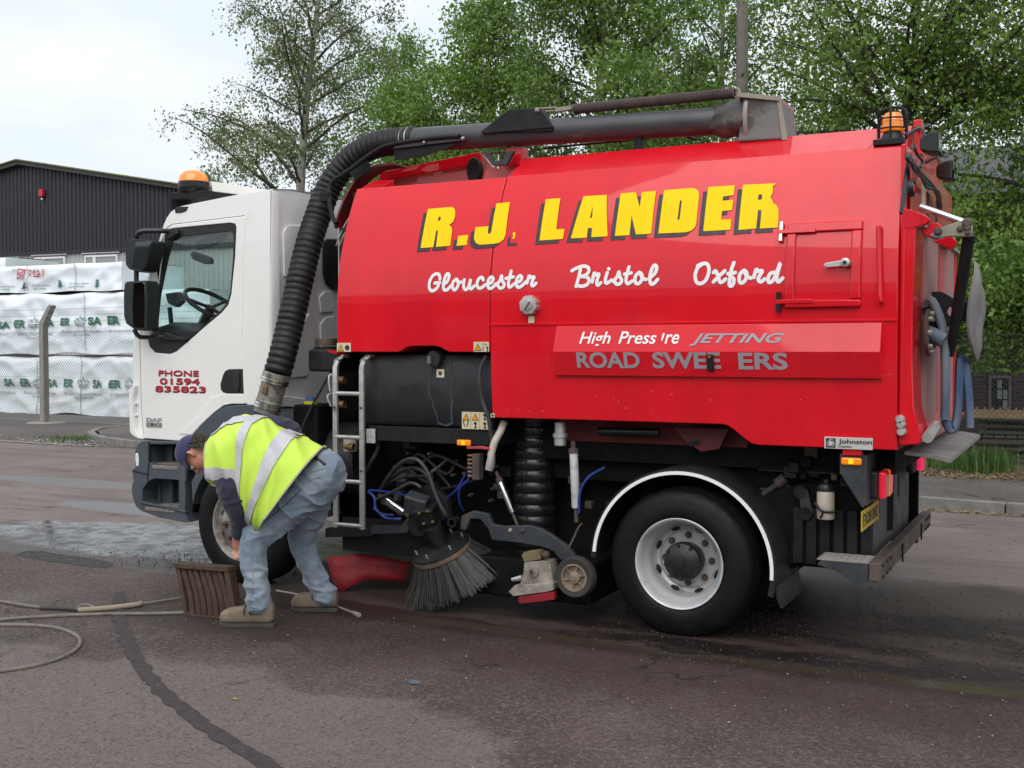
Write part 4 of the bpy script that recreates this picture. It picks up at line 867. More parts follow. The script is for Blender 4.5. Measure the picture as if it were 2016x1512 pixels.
# red stay behind the boom cradle
p = atY(1018, 300, .60); obj('boom_post', MB().bb(p.x - .07, p.x + .06, .56, .66, 2.99, 3.11), RED, T, bevel=.006)
# ---- access door on the hopper side
tl, tr, br_, bl = onb(1550, 442), onb(1700, 433), onb(1696, 604), onb(1542, 607)
X0, X1, Z1, Z0 = (tl.x + bl.x) / 2 + .01, (tr.x + br_.x) / 2, (tl.z + tr.z) / 2, (bl.z + br_.z) / 2
ib = .075
mb = MB(); bslab(mb, X0, X1, Z1 - .055, Z1, -.01, .028, 4); bslab(mb, X0, X1, Z0, Z0 + .042, -.01, .028, 4)
fr_ = obj('access_door', MB(), RED, T) if False else None
mb2 = MB(); bslab(mb2, X0, X0 + ib * .72, Z0 + .042, Z1 - .055, -.01, .028); bslab(mb2, X1 - .058, X1, Z0 + .042, Z1 - .055, -.01, .028); mb.add(mb2.v, mb2.f)
dr = obj('access_door', mb, RED, T, bevel=.012)
mb = MB(); bslab(mb, X0 + .04, X1 - .05, Z0 + .03, Z1 - .05, -.006, .010); obj('door_panel', mb, RED, dr, bevel=.004)
for zz in (Z1 - .045, Z0 + .035):
    mb = MB(); bslab(mb, X0 - .05, X0 + .16, zz - .012, zz + .012, .0, .034, 2); hg = obj('hinge_strap', mb, RED, dr, bevel=.004)
    obj('hinge_pin', MB().cyl(bpt(X0 - .035, zz - .055, .02), bpt(X0 - .035, zz + .055, .02), .014, 10), STEEL if zz > 2.2 else BLACK_S, dr)
a, b = onb(1668, 518), onb(1628, 523)
mb = MB().prism([Vector((x, prof(2.3) - .05, z)) for x, z in [(a.x + .0, a.z + .017), (b.x, b.z + .012), (b.x - .012, b.z), (b.x, b.z - .012), (a.x, a.z - .017)]], (0, -.018, 0)); hd = obj('door_handle', mb, ALU, dr, bevel=.005)
obj('handle_boss', MB().lathe([(.001, -.072), (.012, -.072), (.024, -.068), (.026, -.03), (.026, 0)], (a.x, prof(a.z), a.z), 'y', 18), ALU, dr)
obj('handle_bolt', MB().lathe([(.001, -.080), (.010, -.080), (.010, -.07)], (a.x, prof(a.z), a.z), 'y', 6), BLACK_S, dr)
# grab rail
a, b = onb(1733, 450), onb(1735, 592)
obj('grab_rail', MB().tube(smooth([bpt(a.x, a.z + .005, -.01), bpt(a.x, a.z, .035), bpt(a.x, a.z - .03, .045), bpt(b.x, b.z + .03, .045), bpt(b.x, b.z, .035), bpt(b.x, b.z - .005, -.01)], 5), .013, 8), RED, T)
# ---- locker flap
fa_, fb_ = onb(1097, 640), onb(1737, 633)
xa, xb = fa_.x + .0, fb_.x; zt_, zf, zb2 = 1.862, atY(1094, 692, -.085).z, atY(1096, 740, -.045).z
zf = (zf + atY(1735, 693, -.085).z) / 2; zb2 = (zb2 + atY(1735, 745, -.045).z) / 2
ring = lambda x, k: [Vector((x, -.030, zt_)), Vector((x, -.045, zt_)), Vector((x + k, -.086, zf)), Vector((x + k, -.048, zb2)), Vector((x + k, -.018, zb2))]
flap = obj('locker_flap', MB().loft([ring(xa, -.008), ring(xb, .0)]), RED, T, bevel=.004, ang=20)
lx = onb(1404, 712); obj('flap_latch', MB().prism([(lx.x - .021, -.083, lx.z + .045), (lx.x + .021, -.083, lx.z + .045), (lx.x + .021, -.062, lx.z - .055), (lx.x - .021, -.062, lx.z - .055)], (0, -.016, 0)), BLACK_P, flap, bevel=.012)
obj('latch_screw', MB().lathe([(.001, -.022), (.009, -.022), (.010, -.01)], (lx.x, -.083, lx.z + .028), 'y', 10), COPPER, flap)
# filler cap
fc = onb(1045, 601); mb = MB(); prf = []
n = 48; rings = []
for r, h in ((.001, -.055), (.030, -.055), (.034, -.047), (.056, -.045), (.060, -.030), (.060, 0)):
    rings.append([Vector((fc.x + r * (1 + (.05 * (1 if int(j / 2) % 3 else -1) if r > .05 else 0)) * math.cos(2 * math.pi * j / n), fc.y + h, fc.z + r * (1 + (.05 * (1 if int(j / 2) % 3 else -1) if r > .05 else 0)) * math.sin(2 * math.pi * j / n))) for j in range(n)])
cap = obj('filler_cap', MB().loft(rings, cap=False), ALU, T)
obj('cap_grip', MB().box((fc.x, fc.y - .062, fc.z), (.012, .016, .066), Matrix.Rotation(R_(35), 3, 'Y')), ALU, cap, bevel=.004)
lab = onb(1047, 629); obj('cap_label', MB().bb(lab.x - .020, lab.x + .020, lab.y - .008, lab.y - .004, lab.z - .022, lab.z + .022), STICKER, T)

# ---- painted lettering on the curved side
def cut_to_profile(mb):                        # extra cuts so that flat letters follow the curve
    me = mb.mesh('t'); b = bmesh.new(); b.from_mesh(me)
    for z in np.linspace(1.42, 2.852, 22): bmesh.ops.bisect_plane(b, geom=b.verts[:] + b.edges[:] + b.faces[:], plane_co=(0, 0, z), plane_no=(0, 0, 1))
    o = MB(); b.verts.index_update(); o.v = [tuple(v.co) for v in b.verts]; o.f = [tuple(v.index for v in f.verts) for f in b.faces]; b.free(); bpy.data.meshes.remove(me); return o
def lifted(mb, off):                           # outline given in x, z on y = 0 -> on the body, off metres proud
    m2 = cut_to_profile(mb); m2.v = [tuple(bpt(x, z, off)) for x, _, z in m2.v]; return m2
def flatp(p): return Vector((p.x, 0, p.z))
c4 = lambda a: [(x / 5.6 + 820, y / 5.6 + 350) for x, y in a]; c5 = lambda a: [(x / 5.305 + 1180, y / 5.304 + 350) for x, y in a]
GL = [
 (c4([(130,345),(395,322),(420,338),(432,370),(430,430),(408,488),(365,520),(390,545),(398,590),(375,750),(220,762),(240,600),(238,582),(222,582),(190,765),(50,775)]), [c4([(248,432),(268,430),(272,445),(265,472),(240,475)])]),
 (c4([(465,640),(575,632),(558,742),(445,750)]), []),
 (c4([(885,285),(1035,268),(985,630),(965,680),(920,715),(860,728),(700,738),(660,720),(640,680),(640,640),(655,545),(800,535),(790,600),(798,618),(815,618),(828,600)]), []),
 (c4([(1080,596),(1095,610),(1095,640),(1082,677),(1055,665),(1072,650),(1064,612)]), []),
 (c4([(1430,238),(1590,225),(1545,568),(1635,565),(1618,675),(1360,692)]), []),
 (c4([(1845,205),(2100,188),(2110,646),(1930,655),(1940,555),(1895,555),(1880,662),(1705,668)]), [c4([(1948,312),(1940,440),(1915,445)])]),
 (c5([(228,165),(385,152),(425,310),(447,150),(595,138),(545,585),(385,592),(340,395),(318,600),(165,607)]), []),
 (c5([(680,130),(960,108),(1010,115),(1038,145),(1045,190),(1015,480),(1000,520),(960,555),(900,570),(620,582)]), [c5([(845,238),(855,235),(864,248),(842,430),(832,440),(818,442)])]),
 (c5([(1140,98),(1418,80),(1405,182),(1295,195),(1290,240),(1400,232),(1388,338),(1285,348),(1275,438),(1380,432),(1370,543),(1088,558)]), []),
 (c5([(1503,75),(1845,58),(1838,72),(1812,92),(1815,150),(1790,205),(1812,245),(1815,265),(1850,285),(1872,330),(1875,400),(1865,520),(1680,530),(1695,350),(1690,338),(1660,338),(1640,530),(1455,545)]), [c5([(1665,178),(1695,173),(1705,185),(1700,220),(1690,230),(1658,232)])]),
]
extra_shadow = [c4([(1010,650),(1035,650),(1025,715),(1110,718),(1105,745),(1000,752)])]
for outer, holes in GL:
    P = [flatp(onb(*q)) for q in outer]; Hs = [[flatp(onb(*q)) for q in h] for h in holes]
    if len(outer) != 7:
        dx, dz = -.028, -.026
        obj('letter_shadow', lifted(MB().sheet([p + Vector((dx, 0, dz)) for p in P], [[p + Vector((dx, 0, dz)) for p in h] for h in Hs]), .0035), SHADOWV, T, sm=False, fixn=False)
    obj('letter', lifted(MB().sheet(P, Hs), .0055), YELLOW, T, sm=False, fixn=False)
for q in extra_shadow: obj('letter_shadow', lifted(MB().sheet([flatp(onb(*k)) for k in q]), .0035), SHADOWV, T, sm=False, fixn=False)
def bodyf(base): return lambda x, z, d=0.: bpt(x, z, base + d)
C4S = {'Gloucester': (c4, [
 [(262,1118),(256,1075),(225,1058),(180,1085),(148,1150),(146,1215),(170,1246),(208,1235),(240,1200),(252,1160)], [(205,1162),(262,1155)],
 [(298,1180),(345,1140),(364,1080),(345,1058),(318,1100),(300,1180),(310,1235),(345,1232),(382,1192)],
 [(445,1118),(408,1150),(402,1210),(425,1236),(455,1205),(466,1150),(445,1116),(468,1158),(496,1150)],
 [(530,1125),(522,1190),(540,1232),(572,1212),(602,1118),(590,1190),(606,1226),(642,1192)],
 [(740,1128),(728,1100),(695,1110),(672,1160),(682,1210),(718,1214),(765,1178)],
 [(790,1170),(830,1155),(850,1115),(830,1094),(802,1120),(788,1170),(800,1215),(836,1214),(882,1168)],
 [(888,1182),(925,1130),(942,1080),(948,1130),(970,1170),(960,1206),(925,1216),(903,1192)],
 [(1047,1030),(1028,1110),(1016,1170),(1030,1206),(1078,1172)], [(988,1110),(1072,1093)],
 [(1105,1150),(1145,1140),(1165,1100),(1145,1080),(1117,1105),(1103,1155),(1116,1202),(1152,1200),(1208,1150)],
 [(1222,1160),(1246,1078),(1252,1100),(1300,1094),(1286,1130),(1272,1175),(1290,1191),(1322,1163)],
 ]), 'Bristol': (c4, [[(1812,1005),(1788,1110),(1762,1198)], [(1716,1026),(1762,1000),(1840,975),(1896,990),(1902,1032),(1868,1075),(1812,1090)], [(1812,1090),(1884,1098),(1906,1132),(1880,1180),(1822,1196),(1774,1186)],
 [(1940,1150),(1962,1048),(1970,1072),(2014,1062),(2000,1110),(1990,1160),(2005,1184),(2036,1158)]]),
 'istol': (c5, [[(85,990),(66,1060),(76,1102),(132,1068)], [(99,950),(103,953)],
 [(150,1082),(190,1030),(207,982),(216,1030),(236,1070),(222,1102),(185,1112),(163,1088)],
 [(312,932),(292,1010),(282,1070),(300,1107),(347,1078)], [(265,1006),(335,994)],
 [(418,988),(380,1030),(378,1090),(405,1107),(437,1082),(452,1030),(430,988),(455,1050),(492,1062)],
 [(524,1052),(580,1000),(602,940),(582,913),(552,950),(530,1040),(541,1107),(576,1100),(612,1062)]]),
 'Oxford': (c5, [[(1082,903),(1030,940),(1003,1020),(1020,1092),(1070,1102),(1120,1060),(1148,970),(1132,905),(1082,897),(1028,922)],
 [(1195,990),(1216,973),(1240,1020),(1260,1085),(1286,1087),(1322,1058)], [(1312,972),(1250,1030),(1193,1087)],
 [(1407,888),(1382,960),(1366,1050),(1360,1112),(1376,1132),(1400,1110),(1406,1060),(1380,1030)], [(1345,1002),(1422,990)],
 [(1512,968),(1470,1010),(1465,1080),(1495,1097),(1532,1060),(1542,1000),(1515,968),(1545,1030),(1588,1048)],
 [(1615,1040),(1642,952),(1648,975),(1702,973),(1678,1020),(1662,1060),(1686,1087),(1728,1058)],
 [(1832,988),(1790,1000),(1765,1050),(1776,1092),(1812,1075),(1848,1010),(1893,888),(1862,1000),(1856,1060),(1876,1087),(1918,1048)]])}
for w_, (cf, strokes) in C4S.items():
    for i, sk in enumerate(strokes):
        pts = []
        for q in sk: p = onb(*cf([q])[0]); pts.append((p.x, p.z))
        mb = MB(); ribbon(mb, pts, .0108, bodyf(.004 + .0006 * (i % 2)), .00003); obj('script_stroke', mb, WHITEV, T, sm=False, fixn=False)
def flapf(z):                                   # y of the locker flap surface at height z
    return -.045 + (-.086 + .045) * (zt_ - z) / (zt_ - zf) if z > zf else -.086 + (.038) * (zf - z) / (zf - zb2)
def flap_text(s, xa, xb, ya, yb, m, **k):
    a, b = onb(xa, yb), onb(xb, ya); z0_ = atY((xa + xb) / 2, yb, -.07).z; z1_ = atY((xa + xb) / 2, ya, -.07).z; x0_ = atY(xa, yb, -.07).x; x1_ = atY(xb, yb, -.07).x
    mb = text_mb(s, lambda x, z: Vector((x0_ + x, flapf(z0_ + z) - .0035, z0_ + z)), w_=x1_ - x0_, h=z1_ - z0_, **k); return obj('lettering', mb, m, flap, sm=False, fixn=False)
flap_text('High', 1141, 1202, 653, 684, WHITEV, shear=.22, bold=.012)
flap_text('Press', 1218, 1292, 652, 677, WHITEV, shear=.22, bold=.012)
flap_text("'", 1302, 1308, 656, 671, WHITEV, shear=.22); flap_text('re', 1309, 1337, 658, 677, WHITEV, shear=.22, bold=.012)
flap_text('JETTING', 1358, 1544, 656, 681, GREYV, shear=.36, bold=.025)
flap_text('ROAD', 1136, 1260, 693, 725, GREYV, bold=.03); flap_text('SWEE', 1285, 1419, 693, 726, GREYV, bold=.03); flap_text('ERS', 1454, 1551, 694, 728, GREYV, bold=.03)
# maker's badge
ba, bb2 = onb(1624, 884), onb(1719, 861); y0 = -.010; bz0, bz1 = onb(1670, 884).z, onb(1670, 861).z
bad = obj('badge', MB().bb(ba.x, bb2.x, -.014, .0, bz0, bz1), mat('badge_silver', (.50, .49, .47), .4, var=.05), T, bevel=.002)
bh = bz1 - bz0; bf = lambda dx, dz: (lambda x, z: Vector((ba.x + dx + x, -.0165, bz0 + dz + z)))
obj('badge_lettering', text_mb('Johnston', bf(.078, bh * .36), w_=.180, h=bh * .50, bold=.02), INK, bad, sm=False, fixn=False)
obj('badge_lettering', text_mb('SWEEPERS', bf(.075, bh * .14), w_=.075, h=bh * .14, bold=.02), INK, bad, sm=False, fixn=False)
s_ = bh * .80; sx, sz = ba.x + .010, bz0 + bh * .10
sq = [(sx, sz), (sx + s_, sz), (sx + s_, sz + s_), (sx, sz + s_)]
cc = [(sx + s_ / 2 + s_ * .44 * math.cos(t), sz + s_ / 2 + s_ * .44 * math.sin(t)) for t in [2 * math.pi * i / 24 for i in range(24)]]
obj('badge_emblem', MB().sheet([Vector((x, -.0165, z)) for x, z in sq], [[Vector((x, -.0165, z)) for x, z in cc]]), INK, bad, sm=False, fixn=False)
mb = MB()
for k in range(3):
    t0 = k * 2.094
    ribbon(mb, [(sx + s_ / 2 + s_ * r * math.cos(t0 + t), sz + s_ / 2 + s_ * r * math.sin(t0 + t)) for t, r in ((0, .42), (.6, .36), (1.2, .30), (1.8, .27))], .0022, lambda x, z, d: Vector((x, -.017 - d, z)), .0001)
obj('badge_swirl', mb, INK, bad, sm=False, fixn=False)

# ---- boom: pipe, hose, cradle, spring, elbow box
YB = .55
pa, pb = atY(795, 277, YB), atY(1425, 238, YB); RP = .086
boom = obj('boom_pipe', MB().tube([pa, pa.lerp(pb, .35), pb], RP, 28), BOOM_M, T)
pa2 = atY(947, 272, YB)
for t in (.02,): obj('pipe_clamp', MB().tube([pa + Vector((.01, 0, 0)), pa + Vector((.028, 0, 0))], RP + .008, 28), ALU, boom)
obj('pipe_clamp', MB().tube([pa + Vector((.055, 0, 0)), pa + Vector((.073, 0, 0))], RP + .008, 28), ALU, boom)
# corrugated hose hanging down in the gap behind the cab
hp = [pa + Vector((.10, 0, 0)), pa, atY(735, 287, .555), atY(685, 318, .55), atY(648, 368, .50), atY(626, 425, .40), atY(608, 480, .285), atY(590, 555, .17), atY(573, 630, .06), atY(556, 700, -.04), atY(546, 735, -.08)]
hp = resample(smooth(hp, 12), .006); rr_ = []; tot = len(hp)
for i in range(tot):
    ph = (i * .006) / .047; rr_.append((.088 if i > 20 else .086) + .011 * (abs(math.sin(math.pi * ph)) ** .7))
hose = obj('suction_hose', MB().tube(hp, rr_, 26), HOSE_R, T, ang=60)
e0 = hp[-1]; ed = (hp[-1] - hp[-8]).normalized()
def along(o, d, l): return o + d * l
n0, n1 = atY(543, 742, -.085), atY(523, 815, -.105)
nd = (n1 - n0).normalized(); nl = (n1 - n0).length
noz = obj('hose_nozzle', MB().tube([n0 - nd * .03, n0, n0 + nd * .02, n0 + nd * nl * .62, n0 + nd * nl * .66, n0 + nd * nl * .72, n0 + nd * nl * .75, n0 + nd * nl * .98], [.094, .097, .090, .088, .096, .086, .094, .088], 24), mat('scuffed_nozzle', (.30, .28, .26), .55, metal=.4, var=.25, scale=14, dirt=(.12, .10, .085), dscale=12, dlev=(.45, .6)), T)
for f_ in (.03, .10, .70, .78): obj('hose_clip', MB().tube([n0 + nd * nl * f_, n0 + nd * (nl * f_ + .014)], .1015 if f_ < .2 else .099, 24), STEEL, noz)
obj('nozzle_latch', MB().box(n0 + nd * nl * .34 + Vector((.015, -.097, 0)), (.035, .02, .06)), COPPER, noz, bevel=.005)
obj('nozzle_lip', MB().tube([n0 + nd * nl * .97, n0 + nd * nl * 1.03], .095, 24), BLACK_P, noz)
# guard rail and side plates that carry the hose
gy = .44
gr = [atY(905, 268, gy), atY(850, 272, gy), atY(772, 284, gy), atY(735, 300, gy), atY(690, 333, .40), atY(656, 356, .36), atY(648, 372, .34), atY(649, 400, .30), atY(655, 428, .28), atY(662, 440, .27)]
obj('hose_guard_rail', MB().tube(smooth(gr, 4), .017, 8), BLACK_S, T)
obj('hose_cradle_plate', MB().prism([atY(*q_, gy + .02) for q_ in ((775, 283), (915, 270), (912, 276), (880, 292), (830, 308), (776, 316))], (0, .012, 0)), BLACK_S, T, bevel=.003)
obj('hose_cradle_lip', MB().prism([atY(*q_, gy + .0) for q_ in ((775, 284), (914, 271), (914, 276), (775, 293))], (0, .02, 0)), SLATE, T, bevel=.003)
for q_ in ((836, 280.5), (912, 272.5)): p = atY(*q_, gy - .01); obj('cradle_bolt', MB().lathe([(.001, -.014), (.008, -.013), (.013, -.004), (.013, .01)], p, 'y', 12), STEEL, T)
obj('hose_cradle_plate', MB().prism([atY(*q_, .47) for q_ in ((688, 340), (724, 316), (730, 330), (700, 356))], (0, .012, 0)), BLACK_S, T)
# red liner strip under the bend
ls = [atY(*q_, y_) for q_, y_ in (((775, 320), .52), ((735, 326), .52), ((705, 345), .5), ((685, 372), .46), ((668, 410), .40), ((657, 445), .34))]
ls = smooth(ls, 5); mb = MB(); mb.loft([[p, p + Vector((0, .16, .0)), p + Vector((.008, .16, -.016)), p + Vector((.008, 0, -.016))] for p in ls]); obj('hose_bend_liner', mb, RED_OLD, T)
p = atY(637, 389, .30); obj('rail_bracket', MB().bb(p.x - .035, p.x + .05, .29, .31, p.z - .03, p.z + .04), BLACK_S, T, bevel=.006)
# gusset on the pipe, turnbuckle and spring
gus = obj('boom_gusset', MB().prism([atY(*q_, YB - .105) for q_ in ((946, 259), (1001, 216), (1063, 212), (1087, 249), (1086, 258), (950, 262))], (0, .07, 0)), BLACK_S, boom, bevel=.004)
obj('gusset_flange', MB().prism([atY(*q_, YB - .115) for q_ in ((948, 257), (1086, 246), (1087, 251), (948, 263))], (0, .13, 0)), BLACK_S, boom, bevel=.003)
p = atY(1058, 217, YB - .105); obj('gusset_bolt', MB().lathe([(.001, -.02), (.008, -.02), (.018, -.008), (.018, .0)], p, 'y', 12), TAN_S, gus)
for dz in (-.010, .012): obj('turnbuckle_rod', MB().cyl(atY(1062, 217, YB) + Vector((0, 0, dz)), atY(1096, 215, YB) + Vector((0, 0, dz)), .006, 6), TAN_S, boom)
obj('turnbuckle', MB().box(atY(1111, 215, YB), (.12, .035, .028), Matrix.Rotation(R_(-3), 3, 'Y')), TAN_S, boom, bevel=.004)
s0_, s1_ = atY(1131, 215, YB), atY(1447, 183, YB); k = 88 * 10; sp_ = []
dirv = (s1_ - s0_); u_ = Vector((0, 1, 0)); w2 = dirv.normalized().cross(u_)
for i in range(k + 1): a = 2 * math.pi * i / 10; sp_.append(s0_ + dirv * (i / k) + (u_ * math.cos(a) + w2 * math.sin(a)) * .030)
obj('counterbalance_spring', MB().tube(sp_, .0068, 4), BROWN_S, boom)
for e_ in (s0_, s1_): obj('spring_hook', MB().tube(smooth([e_ + Vector((.03 * math.cos(t), .01, .03 * math.sin(t))) for t in (0, 1.2, 2.4, 3.6, 4.8)], 4), .008, 6), TAN_S, boom)
for q_ in ((1258, 268),): p = atY(*q_, YB); obj('pipe_bracket', MB().bb(p.x - .025, p.x + .025, YB - .03, YB + .03, 2.98, p.z + .04), BLACK_S, T, bevel=.004)
obj('roof_cable', MB().tube(smooth([atY(*q_, YB + .1) for q_ in ((1070, 292), (1150, 284), (1240, 276), (1330, 266), (1370, 275))], 5), .008, 6), BLACK_P, T)
# boom cradle hanging from the pipe
obj('boom_cradle', MB().prism([atY(*q_, YB - .07) for q_ in ((946, 300), (1012, 297), (1000, 320), (996, 325), (968, 325), (962, 316))], (0, .03, 0), holes=[[atY(*q_, YB - .07) for q_ in ((965, 302), (994, 300), (990, 314), (972, 318))]]), SLATE, T, bevel=.003)
obj('lift_rod', MB().cyl(atY(982, 300, YB - .03), atY(982, 332, YB - .03), .011, 10), STEEL, T)
# swivel boot and elbow box at the back of the boom
bo = [pb + Vector((-.05, 0, 0)), pb + Vector((0, 0, .0)), pb + Vector((.06, 0, .01)), pb + Vector((.13, 0, .0)), pb + Vector((.165, 0, -.01))]
mb = MB(); rings = []
for i, c_ in enumerate(bo):
    rings.append([c_ + Vector((.02 * math.sin(3 * q_), (.095 + .045 * i / 4) * math.cos(q_) * (1 + .10 * math.sin(5 * q_ + i)), (.095 + .05 * i / 4) * math.sin(q_) * (1 + .07 * math.sin(4 * q_ + 2 * i)))) for q_ in [2 * math.pi * j / 28 for j in range(28)]])
obj('swivel_boot', MB().loft(rings), mat('dusty_boot', (.05, .045, .042), .45, var=.3, scale=8, dirt=(.17, .13, .10), dscale=4, dlev=(.5, .62)), T)
rc = pb + Vector((.165, 0, -.02)); obj('swivel_ring', MB().lathe([(.12, 0), (.165, 0), (.17, .012), (.165, .025), (.12, .025)], rc, 'x', 32), TAN_S, T)
ebx = [(1464, 190), (1535, 190), (1549, 272), (1452, 277)]
eb = obj('elbow_box', MB().loft([[atY(1463, 188, .42), atY(1535, 196, .42), atY(1548, 274, .42), atY(1452, 279, .42)], [atY(1463, 188, .42) + Vector((0, .36, 0)), atY(1535, 196, .42) + Vector((0, .36, 0)), atY(1548, 274, .42) + Vector((0, .36, 0)), atY(1452, 279, .42) + Vector((0, .36, 0))]]), GREY_DUST, T, bevel=.015)
a, b = atY(1450, 181, .40), atY(1534, 189, .40); obj('box_rim', MB().prism([a, b, b + Vector((.0, 0, -.028)), a + Vector((0, 0, -.028))], (0, .40, 0)), TAN_S, eb, bevel=.004)
obj('box_edge', MB().prism([atY(*q_, .412) for q_ in ((1529, 196), (1536, 196), (1550, 276), (1539, 276))], (0, .02, 0)), TAN_S, eb, bevel=.003)

# ---- rear beacon in its wire cage, tailgate, lamps, arms
bp = onb(1753, 285); bpx = bp.x; by_ = .30; bz_ = 2.87
obj('beacon_bracket', MB().bb(1.03, 1.20, .20, .46, 2.862, 2.895), BLACK_S, T, bevel=.004)
bc_ = atY(1757, 270, .32)
bcn = obj('beacon_base', MB().lathe([(.001, 0), (.062, 0), (.064, .02), (.052, .045), (.050, .06), (.001, .06)], (bc_.x, .32, 2.893), 'z', 24), BLACK_P, T)
bcn['label'] = 'black beacon base inside the wire cage'
obj('beacon_lens', MB().lathe([(.058, .058), (.060, .07), (.058, .11), (.053, .145), (.042, .163), (.015, .170), (.001, .170)], (bc_.x, .32, 2.893), 'z', 28), AMBER, bcn)
mb = MB()
for sg in (-1, 1): mb.tube(smooth([(bc_.x + sg * .078, .32 - .02 * sg, 2.89), (bc_.x + sg * .078, .32 - .02 * sg, 3.03), (bc_.x + sg * .06, .32, 3.075), (bc_.x, .32, 3.09)], 5), .009, 6)
for sg in (-1, 1): mb.tube(smooth([(bc_.x, .32 + sg * .078, 2.89), (bc_.x, .32 + sg * .078, 3.03), (bc_.x, .32 + sg * .05, 3.08), (bc_.x, .32, 3.095)], 5), .006, 6)
for z in (2.965, 3.02): mb.tube([(bc_.x + .081 * math.cos(t), .32 + .081 * math.sin(t), z) for t in [2 * math.pi * i / 20 for i in range(21)]], .005, 5)
obj('beacon_cage', mb, BLACK_S, bcn)
# cheek piece closing the roof slope beside the beacon
obj('roof_cheek', MB().prism([(1.00, .218, 2.858), (1.03, .46, 3.0), (1.03, .46, 2.86)], (.012, 0, 0)), RED, hop)
# rear frame and tailgate
obj('rear_frame', MB().bb(1.2065, 1.236, .015, YF - .015, 1.20, 2.83), RED, T, bevel=.012)
obj('rear_frame_post', MB().bb(1.215, 1.262, .42, .54, 2.83, 3.03), RED, T, bevel=.006)
def rp(px, py, x): return atX(px, py, x)
xr = 1.215; tg = obj('tailgate', MB().loft([[Vector((xr, y, 1.235)), Vector((xr + .055 + dz_, y, 1.275)), Vector((xr + .06, y, 2.40)), Vector((xr, y, 2.42))] for y, dz_ in ((.06, .0), (YF - .06, 0))]), RED_DUSTY, T, bevel=.008)
obj('tailgate_edge', MB().prism([(xr, .018, 2.43), (xr + .075, .018, 2.41), (xr + .062, .018, 1.95), (xr + .062, .018, 1.65), (xr + .072, .018, 1.40), (xr + .115, .018, 1.235), (xr + .10, .018, 1.20), (xr, .018, 1.19)], (0, .34, 0)), RED, tg, bevel=.008)
mbp = mat('dusty_pink_panel', (.36, .17, .165), .75, var=.08, scale=2, dirt=(.30, .20, .18), dscale=3, dlev=(.4, .8))
for y0_, y1_ in ((.46, .98), (1.50, 1.92)): obj('tailgate_channel', MB().prism([(xr + .05, y0_, 1.28), (xr + .085, y0_ + .02, 1.28), (xr + .085, y1_ - .02, 1.28), (xr + .05, y1_, 1.28)], (0, 0, 1.12)), mbp, tg, bevel=.006)
obj('tailgate_edge', MB().bb(xr + .0, xr + .075, YF - .16, YF - .04, 1.22, 2.42), RED, tg, bevel=.008)
obj('tailgate_top_rail', MB().bb(xr + .05, xr + .105, .05, YF - .05, 2.385, 2.41), TAN_S, tg, bevel=.004)
obj('tailgate_bottom_rail', MB().prism([(xr, .36, 1.19), (xr + .12, .36, 1.20), (xr + .15, .36, 1.27), (xr + .06, .36, 1.31), (xr, .36, 1.31)], (0, YF - .52, 0)), RED_DUSTY, tg, bevel=.006)
obj('rear_panel', MB().bb(1.242, 1.255, .10, YF - .1, 2.43, 2.80), RED_DUSTY, T, bevel=.004)
for yy in (.75, 1.2): obj('rear_slot', MB().bb(1.252, 1.259, yy, yy + .10, 2.46, 2.66), BLACK_S, T, bevel=.01)
obj('warning_sticker', MB().bb(1.2555, 1.259, .52, .66, 2.52, 2.70), STICKER, T)
for (px, py) in ((1792, 370),): p = atX(px, py, 1.26); obj('round_lamp', MB().lathe([(.001, .024), (.018, .023), (.024, .014), (.024, 0)], p, 'x', 16), TAIL_L, T)
obj('lamp_shroud', MB().lathe([(.040, -.01), (.046, .0), (.046, .025), (.040, .025)], atX(1791, 371, 1.255), 'x', 18), BLACK_P, T)
# hinge plates and locking bracket (from the near side)
def plate(name, pts, y, th, m, parent=T, bev=.006, holes=(), sc=(5.4, 1740, 420)):
    f = lambda a: [atY(x / sc[0] + sc[1], yy / sc[0] + sc[2], y) for x, yy in a]
    return obj(name, MB().prism(f(pts), (0, th, 0), holes=[f(h) for h in holes]), m, parent, bevel=bev)
ly = .07
plate('hinge_plate', [(190, -60), (300, -40), (470, 30), (490, 75), (450, 115), (300, 160), (215, 165)], ly - .055, .05, RED)
plate('hinge_link', [(410, 190), (500, 100), (560, 90), (620, 140), (636, 200), (600, 240), (520, 270), (430, 230)], ly, .05, RED)
plate('hinge_link', [(520, 300), (660, 250), (740, 255), (775, 290), (770, 330), (720, 390), (640, 350)], ly + .3, .05, RED)
lk_ = plate('lock_bracket', [(480, 235), (560, 170), (660, 130), (860, 62), (930, 85), (945, 140), (938, 215), (900, 250), (700, 245), (560, 265)], ly - .03, .02, TAN_S)
for q_, r_ in (((575, 190), .022), ((810, 165), .016), ((885, 100), .026), ((890, 155), .018), ((890, 205), .014), ((408, 62), .020)):
    p = atY(q_[0] / 5.4 + 1740, q_[1] / 5.4 + 420, ly - .035); obj('pivot_bolt', MB().lathe([(.001, -.018), (r_ * .6, -.018), (r_, -.008), (r_, .02)], p, 'y', 14), BROWN_S, lk_)
obj('lift_ram', MB().cyl(atY(1811, 407, ly + .02), atY(1896, 437, ly + .02), .019, 14), STEEL, T)
obj('door_arm', MB().tube([atY(1908, 462, .12), atY(1893, 560, .22), atY(1878, 650, .34), atY(1870, 700, .4)], [.032, .032, .028, .022], 14), BLACK_S, T)
lz = .38
da = plate('arm_plate', [(505, 830), (610, 830), (690, 870), (740, 905), (800, 930), (935, 935), (935, 1145), (790, 1150), (690, 1200), (600, 1300), (560, 1240), (530, 1100)], lz + .05, .02, BLACK_S, holes=[[(690, 1000), (710, 985), (725, 1040), (715, 1090), (690, 1085), (668, 1050)]])
dc = atY(1922, 614, .62); rings = []; mb = MB()
